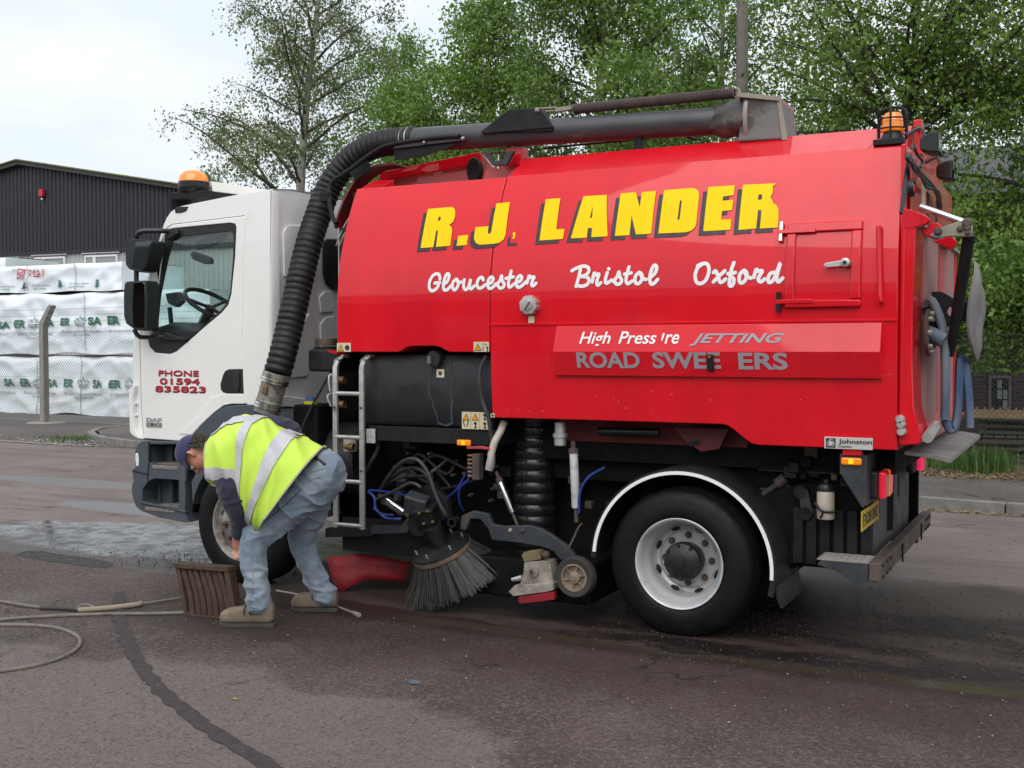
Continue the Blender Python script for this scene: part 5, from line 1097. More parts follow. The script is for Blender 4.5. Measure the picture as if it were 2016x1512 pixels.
prf_ = [(.001, .030), (.10, .032), (.20, .028), (.27, .012), (.292, -.002), (.29, -.014), (.26, -.004), (.15, .012), (.001, .016)]
mb.lathe(prf_, dc, 'x', 40)
for i in range(len(mb.v)):
    p = Vector(mb.v[i]); r_ = math.hypot(p.y - dc.y, p.z - dc.z); a = math.atan2(p.z - dc.z, p.y - dc.y); mb.v[i] = (p.x + .014 * (r_ / .29) * math.sin(3 * a + 1), p.y, p.z)
obj('outlet_door', mb, CHUTE, T)
# fire-hose style lay-flat hoses at the rear
def strap(pts, w_, th, m=BLUE_H):
    P = smooth(pts, 6); mb = MB(); rings = []
    for i, p in enumerate(P):
        t = (P[min(i + 1, len(P) - 1)] - P[max(i - 1, 0)]).normalized(); b_ = Vector((.25, .97, 0)); b_ = (b_ - t * b_.dot(t)).normalized(); n_ = t.cross(b_)
        rings.append([p + b_ * w_ * math.cos(q_) * .5 + n_ * th * math.sin(q_) * .5 for q_ in [2 * math.pi * j / 12 for j in range(12)]])
    mb.loft(rings); return obj('lay_flat_hose', mb, m, T)
fp = lambda px, py, y: atY(px, py, y)
strap([fp(1826, 600, .42), fp(1834, 592, .40), fp(1848, 620, .38), fp(1858, 660, .37), fp(1861, 720, .37), fp(1861, 780, .37), fp(1860, 825, .38)], .06, .050)
strap([fp(1824, 604, .46), fp(1840, 640, .46), fp(1848, 668, .48), fp(1840, 674, .5), fp(1826, 672, .5), fp(1816, 660, .5)], .05, .045)
strap([fp(1860, 825, .42), fp(1870, 845, .45), fp(1880, 840, .47), fp(1886, 800, .5), fp(1888, 750, .5), fp(1890, 712, .52), fp(1898, 712, .55), fp(1904, 750, .55), fp(1908, 800, .55), fp(1909, 842, .55)], .07, .045)
fl = atX(1817, 655, 1.295); obj('outlet_flange', MB().lathe([(.07, 0), (.13, 0), (.135, .02), (.07, .02)], fl + Vector((.02, 0, 0)), 'x', 24), BROWN_S, T)
for i in range(8): a = i * math.pi / 4; obj('flange_bolt', MB().lathe([(.001, .02), (.014, .02), (.014, 0)], fl + Vector((.04, .108 * math.cos(a), .108 * math.sin(a))), 'x', 6), TAN_S, T)
obj('outlet_pipe', MB().tube([fl + Vector((.02, 0, 0)), fl + Vector((.07, 0, -.02)), fl + Vector((.11, 0, -.045))], .042, 16), BLUE_H, T)
# work lamps on the rear top edge with their looms
for (px, py) in ((1832, 284), (1862, 338)):
    p = atX(px, py, 1.36); wl_ = obj('work_lamp', MB().loft([[p + Vector((sx_ * s_, y_ * s_, z_ * s_)) for sx_, y_, z_ in ((0, -.07, -.06), (0, .07, -.06), (0, .08, .05), (0, -.08, .05))] if False else [p + Vector((dx_, y_ * s_, z_ * s_)) for y_, z_ in ((-.08, -.06), (.08, -.06), (.08, .06), (-.08, .06))] for dx_, s_ in ((-.05, .55), (.0, .9), (.045, 1.0))]), BLACK_P, T, bevel=.012)
    obj('lamp_glass', MB().bb(p.x + .046, p.x + .052, p.y - .07, p.y + .07, p.z - .05, p.z + .05), MIRROR, wl_)
    obj('lamp_bracket', MB().tube(smooth([p + Vector((-.03, 0, .03)), p + Vector((-.05, 0, .09)), p + Vector((-.12, 0, .06))], 4), .012, 6), BROWN_S, wl_)
rl = random.Random(5)
for k_ in range(7):
    pts = [atX(1785 + rl.uniform(-3, 3), 305, 1.285), atX(1790 + rl.uniform(-4, 4), 318 + rl.uniform(-4, 4), 1.30), atX(1806 + rl.uniform(-4, 4), 338 + rl.uniform(-6, 6), 1.32), atX(1826 + rl.uniform(-4, 4), 362 + rl.uniform(-6, 6), 1.31), atX(1844 + rl.uniform(-3, 3), 378 + rl.uniform(-6, 8), 1.30), atX(1850 + rl.uniform(-2, 2), 410 + rl.uniform(-8, 8), 1.29)]
    obj('wiring_loom', MB().tube(smooth(pts, 5), rl.uniform(.006, .012), 6), BLACK_P, T)
for k_ in range(3): obj('wiring_loom', MB().tube(smooth([atX(1788 + k_, 312, 1.28), atX(1782 + k_ * 2, 345, 1.275), atX(1778 + k_ * 2, 385, 1.272), atX(1773 + k_, 420, 1.272)], 5), .008, 6), BLACK_P, T)
obj('wiring_loom', MB().tube(smooth([atX(1800, 285, 1.28), atX(1804, 300, 1.29), atX(1816, 318, 1.3), atX(1812, 330, 1.3)], 5), .008, 6), BLACK_P, T)
obj('rear_bar', MB().cyl(atX(1802, 254, 1.25), atX(1830, 247, 1.25), .012, 8), BLACK_S, T)
# chute plate below the tailgate
ch = [atY(1776, 889, .12), atY(1846, 903, .12)]
mb = MB().loft([[Vector((1.23, y, 1.155)), Vector((1.38, y, 1.14)), Vector((1.465, y, 1.125)), Vector((1.47, y, 1.10)), Vector((1.455, y, 1.10)), Vector((1.37, y, 1.12)), Vector((1.23, y, 1.135))] for y in (.10, 1.2, YF - .2)]); obj('discharge_chute', mb, CHUTE, T, bevel=.003)
for q_ in ((1774, 836), (1775, 850), (1772, 826)): p = atY(*q_, .0); obj('door_clamp', MB().lathe([(.001, -.03), (.018, -.03), (.026, -.015), (.026, .02)], p, 'y', 10), ALU, T)
obj('door_clamp', MB().box(atY(1773, 836, .01), (.03, .03, .09)), ALU, T, bevel=.006)
obj('door_clamp', MB().tube([atX(1826, 862, 1.36), atX(1842, 838, 1.36)], .03, 8), ALU, T)

mbc = MB(); rcp = random.Random(31)
for i in range(30):
    x, z = (rcp.uniform(-1.2, 1.15), rcp.uniform(1.3, 1.6)) if i < 20 else (rcp.gauss(1.12, .05), rcp.gauss(1.66, .08)) if i < 40 else (rcp.uniform(-2.4, -1.4), rcp.uniform(1.75, 2.4)); q = rcp.uniform(.0012, .0028)
    mbc.add([bpt(x + q * math.cos(t) * rcp.uniform(.6, 1.3), z + q * math.sin(t) * rcp.uniform(.6, 1.4), .0015) for t in (0, 1.1, 2.2, 3.3, 4.4, 5.4)], [(0, 1, 2, 3, 4, 5)])
pc = obj('paint_chips', mbc, mat('bare_primer', (.62, .50, .48), .6), hop, sm=False, fixn=False); pc['kind'] = 'stuff'
# ================================================================== CAB
YC = .10; YCF = 2.16
def cy(pts, y=YC): return [atY(*q, y) for q in pts]
c1_ = lambda a: [(x / 4.032 + 230, y / 4.032 + 330) for x, y in a]
c5_ = lambda a: [(x / 5.04 + 240, y / 5.04 + 620) for x, y in a]
door_o = [(283, 864), (277.5, 804), (274.5, 672)] + c1_([(245, 1000), (305, 700), (375, 520), (400, 468), (440, 448), (1010, 380), (1022, 390), (1024, 430), (1008, 700), (997, 1300)]) + [(477, 680), (480, 729), (485.5, 795.5), (459, 795.5), (443, 798.5), (424, 811.5), (396, 838), (377, 860), (361, 869.5)]
win_o = c1_([(378, 548), (400, 492), (480, 478), (905, 438), (935, 444), (946, 475), (936, 700), (906, 1000), (882, 1088), (832, 1148), (650, 1302), (472, 1458), (420, 1480), (300, 1468), (258, 1425), (246, 1372), (280, 1300)])
glass_o = c1_([(445, 555), (905, 500), (925, 530), (922, 700), (898, 990), (872, 1075), (822, 1135), (645, 1290), (312, 1288), (340, 1010), (405, 700)])
# side wall round the door
front_e = c1_([(128, 1372), (238, 905), (300, 690), (345, 545), (372, 452), (398, 395), (432, 348), (500, 308), (640, 278), (970, 212), (1215, 174)])
side_out = [(270, 865), (262, 800), (261, 700)] + front_e + [(532, 374), (531, 560), (531, 700), (531, 803), (500, 797.5), (487.5, 796.5)]
inner_path = list(reversed([p for p in door_o]))     # back along the door gap
# C-shaped side: outer edge up and over, then back along the door outline
d = door_o; gapo = 1.1
cen = (sum(p[0] for p in d) / len(d), sum(p[1] for p in d) / len(d))
side_poly = side_out + [d[i] for i in range(d.index((485.5, 795.5)), 2, -1)] + [d[2], d[1], d[0]]
cab = obj('cab_shell', MB().prism(cy([(x + (gapo if 0 else 0), y) for x, y in side_poly]), (0, .045, 0)), WHITE, T, bevel=.012)
shr = lambda pts, k=.9: [(x + (cen[0] - x) * k / max(60, math.hypot(x - cen[0], y - cen[1])), y + (cen[1] - y) * k / max(60, math.hypot(x - cen[0], y - cen[1]))) for x, y in pts]
door = obj('cab_door', MB().prism(cy(shr(door_o, .75), YC - .006), (0, .05, 0), holes=[cy(win_o, YC - .006)]), WHITE, T, bevel=.008)
obj('door_seal', MB().prism(cy(shr(door_o, -1.2), YC + .014), (0, .012, 0), holes=[cy(shr(win_o, .0), YC + .014)]), GASK, cab, sm=False)
obj('window_surround', MB().prism(cy(win_o, YC + .004), (0, .02, 0), holes=[cy(glass_o, YC + .004)]), BLACK_P, door, bevel=.003)
obj('window_pane', MB().prism(cy(glass_o, YC + .016), (0, .005, 0)), GLASS, door, sm=False)
obj('window_sill', MB().prism(cy(c1_([(275, 1312), (645, 1292), (620, 1325), (520, 1400), (275, 1345)]), YC - .012), (0, .03, 0)), BLACK_P, door, bevel=.006)
obj('mirror_base', MB().prism(cy(c1_([(330, 1345), (380, 1310), (440, 1330), (560, 1360), (520, 1372), (340, 1372)]), YC - .035), (0, .03, 0)), BLACK_P, door, bevel=.008)
hp_ = c5_([(980, 740), (975, 690), (1000, 600), (1020, 560), (1060, 538), (1196, 535), (1206, 780), (1040, 780), (1000, 768)])
obj('handle_recess', MB().prism(cy(hp_, YC - .010), (0, .012, 0)), BLACK_P, door, bevel=.004)
obj('door_handle', MB().prism(cy(c5_([(1105, 560), (1160, 570), (1165, 700), (1150, 760), (1120, 760), (1100, 690)]), YC - .020), (0, .012, 0)), GASK, door, bevel=.005)
obj('door_crease', MB().prism(cy(c5_([(560, 1180), (760, 1010), (830, 900), (900, 815), (1000, 785), (1200, 795), (1215, 880), (1090, 880), (1010, 895), (915, 965), (780, 1090), (690, 1190)]), YC - .012), (0, .008, 0)), WHITE, door, bevel=.006)
# lettering on the door
def door_text(s, xa, xb, ya, yb, m, name, parent, dx=0, dy=0, o=.0085, **k):
    a, b = atY(xa + dx, yb + dy, YC - .006), atY(xb + dx, ya + dy, YC - .006)
    return obj(name, text_mb(s, lambda x, z: Vector((a.x + x, YC - .006 - o + .006 - .002 if 0 else YC - .006 - (o - .006), a.z + z)), w_=b.x - a.x, h=b.z - a.z, **k), m, parent, sm=False, fixn=False)
for s, xa, xb, ya, yb in (('PHONE', 313, 392, 729.5, 739.5), ('01594', 315.5, 394, 745, 756), ('835823', 306.5, 406, 761, 771)):
    door_text(s, xa, xb, ya, yb, INK, 'lettering_shadow', door, -.2, 1.6, .0085, bold=.02); door_text(s, xa, xb, ya, yb, CRIMSON, 'lettering', door, 0, 0, .0105, bold=.02)
door_text('DAF', 289, 319, 823, 830, MATS['grey_vinyl'], 'badge', door, 0, 0, .012, bold=.05)
a_, b_2 = atY(290, 839.5, YC), atY(319.5, 833, YC); obj('badge', MB().bb(a_.x, b_2.x, YC - .013, YC - .004, a_.z, b_2.z), INK, door)
a2 = atY(290.5, 839, YC); b3 = atY(319, 833.5, YC); obj('badge_lettering', text_mb('55.220', lambda x, z: Vector((a2.x + x, YC - .0145, a2.z + z)), w_=b3.x - a2.x, h=b3.z - a2.z, bold=.02), MATS['badge_silver'], door, sm=False, fixn=False)
# roof, back wall, front, far side
P_ = lambda px, py, y=YC: atY(px, py, y)
rp_ = [P_(*q) for q in c1_([(398, 395), (432, 348), (500, 308), (640, 278), (970, 212), (1215, 174)])]
roof_prof = [(p.x, p.z) for p in rp_]; XB = P_(531, 600).x; zr = roof_prof[-1][1]
rings = []
for y, dz, dx in ((YC + .012, -.008, .0), (YC + .04, .010, -.005), (YC + .25, .035, -.05), (1.1, .05, -.10), (YCF - .25, .035, -.05), (YCF - .05, .012, -.01), (YCF, -.02, 0)):
    rings.append([Vector((x + dx * (1 - i / 5), y, z + dz * min(1, .4 + i * .3))) for i, (x, z) in enumerate(roof_prof)] + [Vector((XB - .036, y, zr + dz - .02)), Vector((XB - .036, y, zr - .14)), Vector((roof_prof[0][0] + .1, y, roof_prof[0][1] - .05))])
obj('cab_roof', MB().loft(rings), WHITE, cab, ang=50)
obj('roof_panel', MB().prism([atY(*q, .62) for q in ((415, 357), (430, 359), (528, 374), (520, 378), (470, 383), (418, 377))], (0, 1.0, 0)), WHITE, cab, bevel=.006)
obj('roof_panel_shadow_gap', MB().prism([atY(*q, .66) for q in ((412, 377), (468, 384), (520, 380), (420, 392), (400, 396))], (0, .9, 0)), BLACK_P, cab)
ZB = 1.285
bw = obj('back_wall', MB().prism([(XB - .03, YC + .05, ZB), (XB - .03, YCF, ZB), (XB - .03, YCF, zr), (XB - .03, YCF - .25, zr + .03), (XB - .03, YC + .25, zr + .03), (XB - .03, YC + .05, zr + .005)], (.03, 0, 0)), WHITE_B, cab, bevel=.012)
# rounded rear corner post
obj('corner_post', MB().loft([[Vector((XB + dx, YC + dy, z)) for dx, dy in ((-.03, .0), (.006, .008), (.018, .03), (.022, .09), (.0, .09), (-.03, .05))] for z in (1.30, 2.2, zr - .01)]), WHITE, cab, ang=60, bevel=.003)
def bx(px, py): return atX(px, py, XB)
def press(name, pts, d=.016):
    obj(name, MB().prism([bx(*q) for q in pts], (d, 0, 0)), WHITE_B, bw, bevel=.010)
press('pressed_panel', c1_([(1310, 520), (1335, 470), (1380, 455), (1560, 470), (1560, 860), (1400, 900), (1318, 860)]))
press('pressed_panel', [(626, 585), (636, 574), (652, 572), (655, 614), (630, 616)]); press('pressed_panel', [(628, 640), (640, 624), (656, 622), (656, 690), (630, 690)])
press('pressed_panel', [(556, 690), (590, 640), (606, 616), (614, 630), (616, 690), (604, 740), (560, 745)]); press('pressed_panel', c5_([(1350, 700), (1420, 640), (1500, 500), (1512, 720), (1450, 800), (1360, 820)]))
obj('rear_window', MB().prism([bx(*q) for q in ((640, 470), (634, 480), (634, 540), (640, 560), (650, 569), (690, 570), (700, 470))], (.02, 0, 0)), GASK, bw, bevel=.01)
obj('rear_window_pane', MB().prism([bx(*q) for q in ((645, 476), (641, 484), (641, 538), (646, 554), (654, 561), (690, 563), (694, 476))], (.024, 0, 0)), GLASS, bw, sm=False)
obj('cab_skirt', MB().prism([bx(*q) for q in ((531, 799), (560, 801), (594, 803), (612, 799), (600, 786), (560, 780), (531, 780))], (.03, 0, 0)), WHITE_B, bw, bevel=.008)
# front: windscreen between pillars, panel, far side with its own window
fp_ = [P_(*q) for q in front_e[:7]]; X_top, Z_top = fp_[4].x, fp_[4].z; X_bot, Z_bot = P_(261, 690).x, P_(261, 690).z
obj('windscreen', MB().prism([(X_top + .03, YC + .06, Z_top - .03), (X_bot + .04, YC + .06, Z_bot + .05), (X_bot + .0, 1.1, Z_bot + .05), (X_top - .03, 1.1, Z_top - .03)], (.006, 0, 0)), GLASS, cab, sm=False)
obj('windscreen', MB().prism([(X_top - .03, 1.1, Z_top - .03), (X_bot + .0, 1.1, Z_bot + .05), (X_bot + .04, YCF - .06, Z_bot + .05), (X_top + .03, YCF - .06, Z_top - .03)], (.006, 0, 0)), GLASS, cab, sm=False)
obj('front_panel', MB().loft([[Vector((X_bot + dx, y, Z_bot + .05)), Vector((X_bot - .03 + dx, y, 1.35)), Vector((X_bot + .0 + dx, y, 1.02)), Vector((X_bot + .10, y, 1.02)), Vector((X_bot + .1, y, Z_bot + .05))] for y, dx in ((YC + .02, .05), (YC + .16, .0), (1.1, -.06), (YCF - .16, 0), (YCF - .02, .05))]), WHITE, cab, bevel=.01)
mirr = lambda pts: [Vector((p.x, YCF, p.z)) for p in pts]
far_out = [P_(270, 865), P_(261, 700)] + [P_(*q) for q in front_e] + [P_(531, 374), P_(531, 803), P_(458, 797), P_(395, 838), P_(360, 869)]
obj('far_side', MB().prism(mirr(far_out), (0, -.04, 0), holes=[mirr([P_(*q) for q in glass_o])]), WHITE, cab)
obj('far_window_pane', MB().prism(mirr([P_(*q) for q in glass_o]), (0, -.005, 0)), GLASS, cab, sm=False)
obj('cab_floor', MB().bb(X_bot + .1, XB - .03, YC + .06, YCF - .06, 1.20, 1.26), DASH, cab, sm=False)
# corner deflector with slots
df = obj('corner_deflector', MB().prism(cy(c5_([(62, 745), (118, 690), (128, 705), (122, 745), (108, 800), (105, 850), (112, 900), (108, 960), (112, 1000), (118, 1060), (125, 1110), (140, 1160), (192, 1232), (150, 1225), (95, 1190), (75, 1160)]), .06), (0, .12, 0)), WHITE, cab, bevel=.01)
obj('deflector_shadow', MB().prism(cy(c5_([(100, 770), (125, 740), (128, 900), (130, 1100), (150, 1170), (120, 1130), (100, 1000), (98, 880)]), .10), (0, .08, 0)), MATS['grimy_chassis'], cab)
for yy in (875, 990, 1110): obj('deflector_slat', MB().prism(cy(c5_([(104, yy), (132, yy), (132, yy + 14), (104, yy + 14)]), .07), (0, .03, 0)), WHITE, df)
# interior
obj('dashboard', MB().loft([[Vector((X_bot + .12, y, 1.3)), Vector((X_bot + .10, y, 1.88)), Vector((X_bot + .34, y, 1.93)), Vector((X_bot + .55, y, 1.84)), Vector((X_bot + .60, y, 1.3))] for y in (YC + .08, YCF - .08)]), DASH, cab, bevel=.03)
sw = Vector((X_bot + .78, 1.66, 1.98)) if False else atY(418, 600, .55)
mb = MB(); ax = Vector((.55, 0, .83)).normalized(); u_ = Vector((0, 1, 0)); v_ = ax.cross(u_)
mb.tube([sw + (u_ * math.cos(a) + v_ * math.sin(a)) * .23 for a in [2 * math.pi * i / 32 for i in range(33)]], .018, 8)
for a in (0.3, 2.84, 4.7): mb.tube([sw - ax * .03, sw + (u_ * math.cos(a) + v_ * math.sin(a)) * .225], .014, 6)
mb.tube([sw - ax * .02, sw - ax * .5], .04, 8); obj('steering_wheel', mb, BLACK_P, cab)
def seat(y):
    obj('seat', MB().loft([[Vector((XB - .62, y - .24, 1.30)), Vector((XB - .08, y - .24, 1.30)), Vector((XB - .06, y - .24, 1.75)), Vector((XB - .20, y - .24, 1.72)), Vector((XB - .62, y - .24, 1.70))], [Vector((XB - .62, y + .24, 1.30)), Vector((XB - .08, y + .24, 1.30)), Vector((XB - .06, y + .24, 1.75)), Vector((XB - .20, y + .24, 1.72)), Vector((XB - .62, y + .24, 1.70))]]), DASH, cab, bevel=.04)
seat(.55); seat(1.72)
obj('sun_visor', MB().prism(cy(c1_([(385, 555), (420, 500), (740, 475), (870, 452), (930, 470), (915, 520), (800, 520), (620, 560), (420, 585)]), YC + .05), (0, .03, 0)), DASH, cab, bevel=.01)
obj('visor_flap', MB().prism(cy(c1_([(598, 632), (640, 590), (740, 520), (790, 505), (850, 515), (868, 540), (830, 580), (740, 630), (640, 652)]), YC + .10), (0, .03, 0)), DASH, cab, bevel=.012)
obj('rear_view_mirror', MB().prism(cy(c1_([(578, 690), (600, 660), (640, 672), (735, 710), (750, 735), (745, 765), (690, 765), (600, 730)]), .75), (0, .04, 0)), BLACK_P, cab, bevel=.01)
obj('dash_unit', MB().prism(cy(c1_([(380, 1000), (480, 985), (515, 1065), (465, 1110), (400, 1075)]), .9), (0, .06, 0)), BLACK_P, cab, bevel=.01)
obj('dash_stalk', MB().cyl(P_(334, 605, .93), P_(338, 645, .95), .02, 8), BLACK_P, cab)
# cab beacon on its bar, marker lamp, roof aerial
bl_ = atY(381, 372, .30)
bb0 = obj('beacon_base', MB().lathe([(.001, -.03), (.10, -.03), (.115, -.01), (.118, .012), (.001, .015)], (bl_.x, .30, bl_.z), 'z', 28), BLACK_P, T); bb0['label'] = 'low black beacon base on the cab roof'
mbv = MB().lathe([(.114, .012), (.118, .05), (.108, .095), (.080, .128), (.038, .143), (.001, .145)], (bl_.x, .30, bl_.z), 'z', 32)
mbv.v = [(x + .012 * (bl_.z + .06 - z) if 0 else x, y, z) for x, y, z in mbv.v]; obj('beacon_lens', mbv, AMBER, bb0)
obj('beacon_visor', MB().lathe([(.119, .008), (.121, .05), (.117, .05), (.115, .008)], (bl_.x + .006, .30, bl_.z), 'z', 28), BLACK_P, bb0)
p0, p1 = atY(346, 398, .30), atY(415, 388, .30)
obj('beacon_bar', MB().bb(p0.x, p1.x + .02, .22, .40, bl_.z - .085, bl_.z - .028), BLACK_S, bb0, bevel=.006)
obj('beacon_bar_foot', MB().bb(p0.x, p0.x + .05, .2, .42, bl_.z - .16, bl_.z - .08), BLACK_S, bb0)
p = atY(352, 412, YC + .0); obj('roof_marker_lamp', MB().prism(cy(c1_([(458, 318), (490, 308), (565, 308), (545, 345), (505, 358), (460, 360)]), YC - .008), (0, .05, 0)), BLACK_P, cab, bevel=.006)
# mirrors
ym = -.10
mu = obj('door_mirror', MB().prism(cy(c1_([(65, 600), (82, 566), (110, 562), (265, 576), (276, 590), (272, 640), (235, 780), (205, 822), (170, 830), (95, 805), (70, 770)]), ym), (0, .14, 0)), BLACK_P, T, bevel=.022); mu['label'] = 'upper wide angle mirror'
obj('mirror_face', MB().prism(cy(c1_([(150, 590), (262, 586), (268, 600), (262, 640), (225, 775), (195, 812), (110, 790), (135, 660)]), ym - .004), (0, .01, 0)), MIRROR, mu, bevel=.004)
ml = obj('door_mirror', MB().prism(cy(c1_([(50, 1000), (56, 925), (75, 902), (215, 896), (230, 912), (236, 1000), (230, 1280), (215, 1296), (140, 1290), (70, 1240), (52, 1180)]), ym), (0, .14, 0)), BLACK_P, T, bevel=.022); ml['label'] = 'tall main mirror below it'
obj('mirror_face', MB().prism(cy(c1_([(128, 915), (208, 910), (220, 925), (222, 1100), (216, 1275), (128, 1268), (120, 1100)]), ym - .004), (0, .01, 0)), MIRROR, ml, bevel=.004)
arm1 = [atY(*q, y_) for q, y_ in zip(c1_([(420, 505), (330, 502), (215, 504), (178, 515), (160, 545), (156, 600), (155, 760), (155, 900)]), (YC - .01, .02, -.03, -.05, -.05, -.04, -.04, -.04))]
obj('mirror_arm', MB().tube(smooth(arm1, 4), .019, 8), BLACK_P, T)
arm2 = [atY(*q, y_) for q, y_ in zip(c1_([(140, 1285), (150, 1310), (175, 1338), (215, 1347), (380, 1345)]), (-.04, -.04, -.03, -.01, YC - .02))]
obj('mirror_arm', MB().tube(smooth(arm2, 4), .017, 8), BLACK_P, T)
obj('mirror_clamp', MB().prism(cy(c1_([(372, 545), (400, 490), (470, 492), (480, 525), (400, 575)]), YC - .03), (0, .04, 0)), BLACK_P, T, bevel=.008)
# ---- grey steps, bumper corner, mudguard
YS = .05
c8_ = lambda a: [(x / 4.8, y / 4.8 + 820) for x, y in a]
outer = c8_([(1275, 330), (1300, 265), (1330, 235), (1395, 232), (1735, 240), (1760, 330), (1802, 500), (1800, 580), (1765, 600), (1745, 615), (1750, 700), (1745, 890), (1782, 1000), (1750, 1002), (1500, 955), (1330, 890), (1285, 850), (1258, 780), (1243, 700), (1248, 640), (1262, 612), (1252, 560), (1254, 500), (1280, 480)])
h1 = c8_([(1405, 262), (1690, 262), (1690, 470), (1450, 455), (1408, 430)]); h2 = c8_([(1345, 690), (1400, 610), (1460, 585), (1690, 600), (1690, 890), (1375, 835), (1345, 800)])
st = obj('step_well', MB().prism(cy(outer, YS), (0, .16, 0), holes=[cy(h1, YS), cy(h2, YS)]), GREY_P, T, bevel=.014)
a_ = P_(283, 870, YS); b_2 = P_(372, 1000, YS)
obj('step_back', MB().bb(a_.x, b_2.x + .02, .44, .47, .42, 1.03), GREY_P, st, sm=False)
obj('step_side', MB().bb(a_.x - .01, a_.x + .02, .2, .46, .45, 1.03), GREY_P, st, sm=False); obj('step_side', MB().bb(P_(352, 950, YS).x, P_(352, 950, YS).x + .03, .2, .46, .45, 1.03), GREY_P, st, sm=False)
STEPM = mat('worn_step_grating', (.25, .22, .19), .6, metal=.3, var=.3, scale=30)
for (xa, ya, xb, yb) in ((302, 914, 352, 918), (288, 995, 346, 1003)):
    p, q_ = P_(xa, ya, YS + .01), P_(xb, yb, YS + .01); z = (p.z + q_.z) / 2
    tr_ = obj('step_tread', MB().bb(p.x - .02, q_.x + .02, YS + .02, .44, z - .02, z), GREY_P, st, sm=False)
    obj('tread_lip', MB().bb(p.x, q_.x, YS - .004, YS + .03, z - .03, z - .002), STEPM, st, bevel=.004)
    mb = MB()
    for i in range(14): yy = YS + .05 + i * .026; mb.bb(p.x, q_.x, yy, yy + .007, z, z + .010)
    for i in range(10): xx = p.x + (q_.x - p.x) * i / 10; mb.bb(xx, xx + .006, YS + .05, .42, z, z + .006)
    g_ = obj('tread_grating', mb, STEPM, st, sm=False); g_['kind'] = 'stuff'
mb = MB()
p, q_ = P_(334, 943, .30), P_(352, 984, .30)
for i in range(9): zz = q_.z + (p.z - q_.z) * i / 8; mb.bb(p.x, q_.x, .29, .31, zz, zz + .009)
[mb.bb(p.x + (q_.x - p.x) * k - .004, p.x + (q_.x - p.x) * k + .004, .288, .312, q_.z, p.z + .01) for k in (0, 1)]; g_ = obj('vent_grille', mb, ALU, st, sm=False); g_['kind'] = 'stuff'
obj('headlamp', MB().prism(cy(c8_([(1278, 345), (1300, 345), (1308, 400), (1306, 470), (1284, 475), (1276, 400)]), YS - .006), (0, .08, 0)), CLEAR_L, st, bevel=.006)
obj('bumper_gap', MB().prism(cy(c8_([(1396, 236), (1410, 236), (1412, 460), (1398, 600), (1386, 600), (1398, 440)]), YS - .003), (0, .02, 0)), GASK, st)
obj('bumper_lip', MB().prism(cy(c8_([(1310, 800), (1345, 806), (1690, 882), (1745, 892), (1752, 910), (1690, 898), (1320, 820)]), YS - .012), (0, .03, 0)), GREY_P, st, bevel=.004)
obj('bumper_groove', MB().prism(cy(c8_([(1252, 508), (1405, 545), (1405, 555), (1252, 522)]), YS - .004), (0, .02, 0)), GASK, st)
obj('front_bumper', MB().loft([[Vector((P_(259, 970, YS).x + dx, y, .60)), Vector((P_(259, 970, YS).x + dx, y, .98)), Vector((P_(259, 970, YS).x + .25, y, .98)), Vector((P_(259, 970, YS).x + .25, y, .48)), Vector((P_(259, 970, YS).x + dx + .05, y, .48))] for y, dx in ((.22, .03), (.5, -.03), (1.1, -.06), (1.75, -.03), (2.1, .05))]), GREY_P, T, bevel=.03)
# mudguard over the front wheel
FWX, RWX, WZ, RT = -3.375, -.035, .437, .4475
mgo = [(372, 869), (378, 861), (397, 839.5), (424, 813), (443, 800), (460, 797.5), (500, 797), (530, 806), (556, 830)]
mo = cy(mgo, .06); th_ = [math.atan2(p.z - WZ, p.x - FWX) for p in mo]
mi = [Vector((FWX + .515 * math.cos(t), .06, WZ + .515 * math.sin(t))) for t in np.linspace(R_(10), R_(168), 18)]
obj('front_mudguard', MB().prism(mo + [Vector((FWX + .56, .06, WZ + .2)), Vector((FWX + .56, .06, WZ + .05))] + mi, (0, .42, 0)), GREY_P, T, bevel=.02)
obj('arch_liner', MB().loft([[Vector((FWX + .518 * math.cos(t), y, WZ + .518 * math.sin(t))) for t in np.linspace(R_(5), R_(175), 20)] for y in (.07, .6)], cap=False, closed=False), CHASSIS, T)

# ---- wheels
def tyre_mb(c, y0, w_, sg=1):
    prof_ = [(.262, .030), (.272, .020), (.284, .006), (.30, .002), (.345, -.003), (.352, .000), (.385, .0), (.392, .004), (.415, .012), (.432, .026), (.442, .042)]
    k = 7; gw = .010; full = list(prof_)
    for i in range(k):
        a = .042 + (w_ - .084) * i / (k - 1) if 0 else .05 + (w_ - .10) * i / k; b = .05 + (w_ - .10) * (i + 1) / k
        full += [(RT, a + .002), (RT, b - gw), (RT - .012, b - gw + .001), (RT - .012, b - .001)]
    full += [(RT, w_ - .048)] + [(r, w_ - h) for r, h in reversed(prof_)]
    return MB().lathe([(r, y0 + sg * h) for r, h in full], (c[0], 0, c[2]), 'y', 72)
def nut_mesh(r=.016, l=.03):
    return MB().lathe([(.001, -l), (r * .55, -l), (r * .6, -l * .72), (r, -l * .70), (r * 1.05, 0), (r * 1.35, 0), (r * 1.35, .006)], (0, 0, 0), 'y', 12).mesh('wheel_nut')
NUT = nut_mesh(); NUT.materials.append(mat('rusty_nut', (.11, .065, .045), .7, metal=.2, var=.3, scale=30))
def rim(prof_, c, m, parent): return obj('rim', MB().lathe(prof_, c, 'y', 64), m, parent, ang=30)
off = -Vector(truck.location)
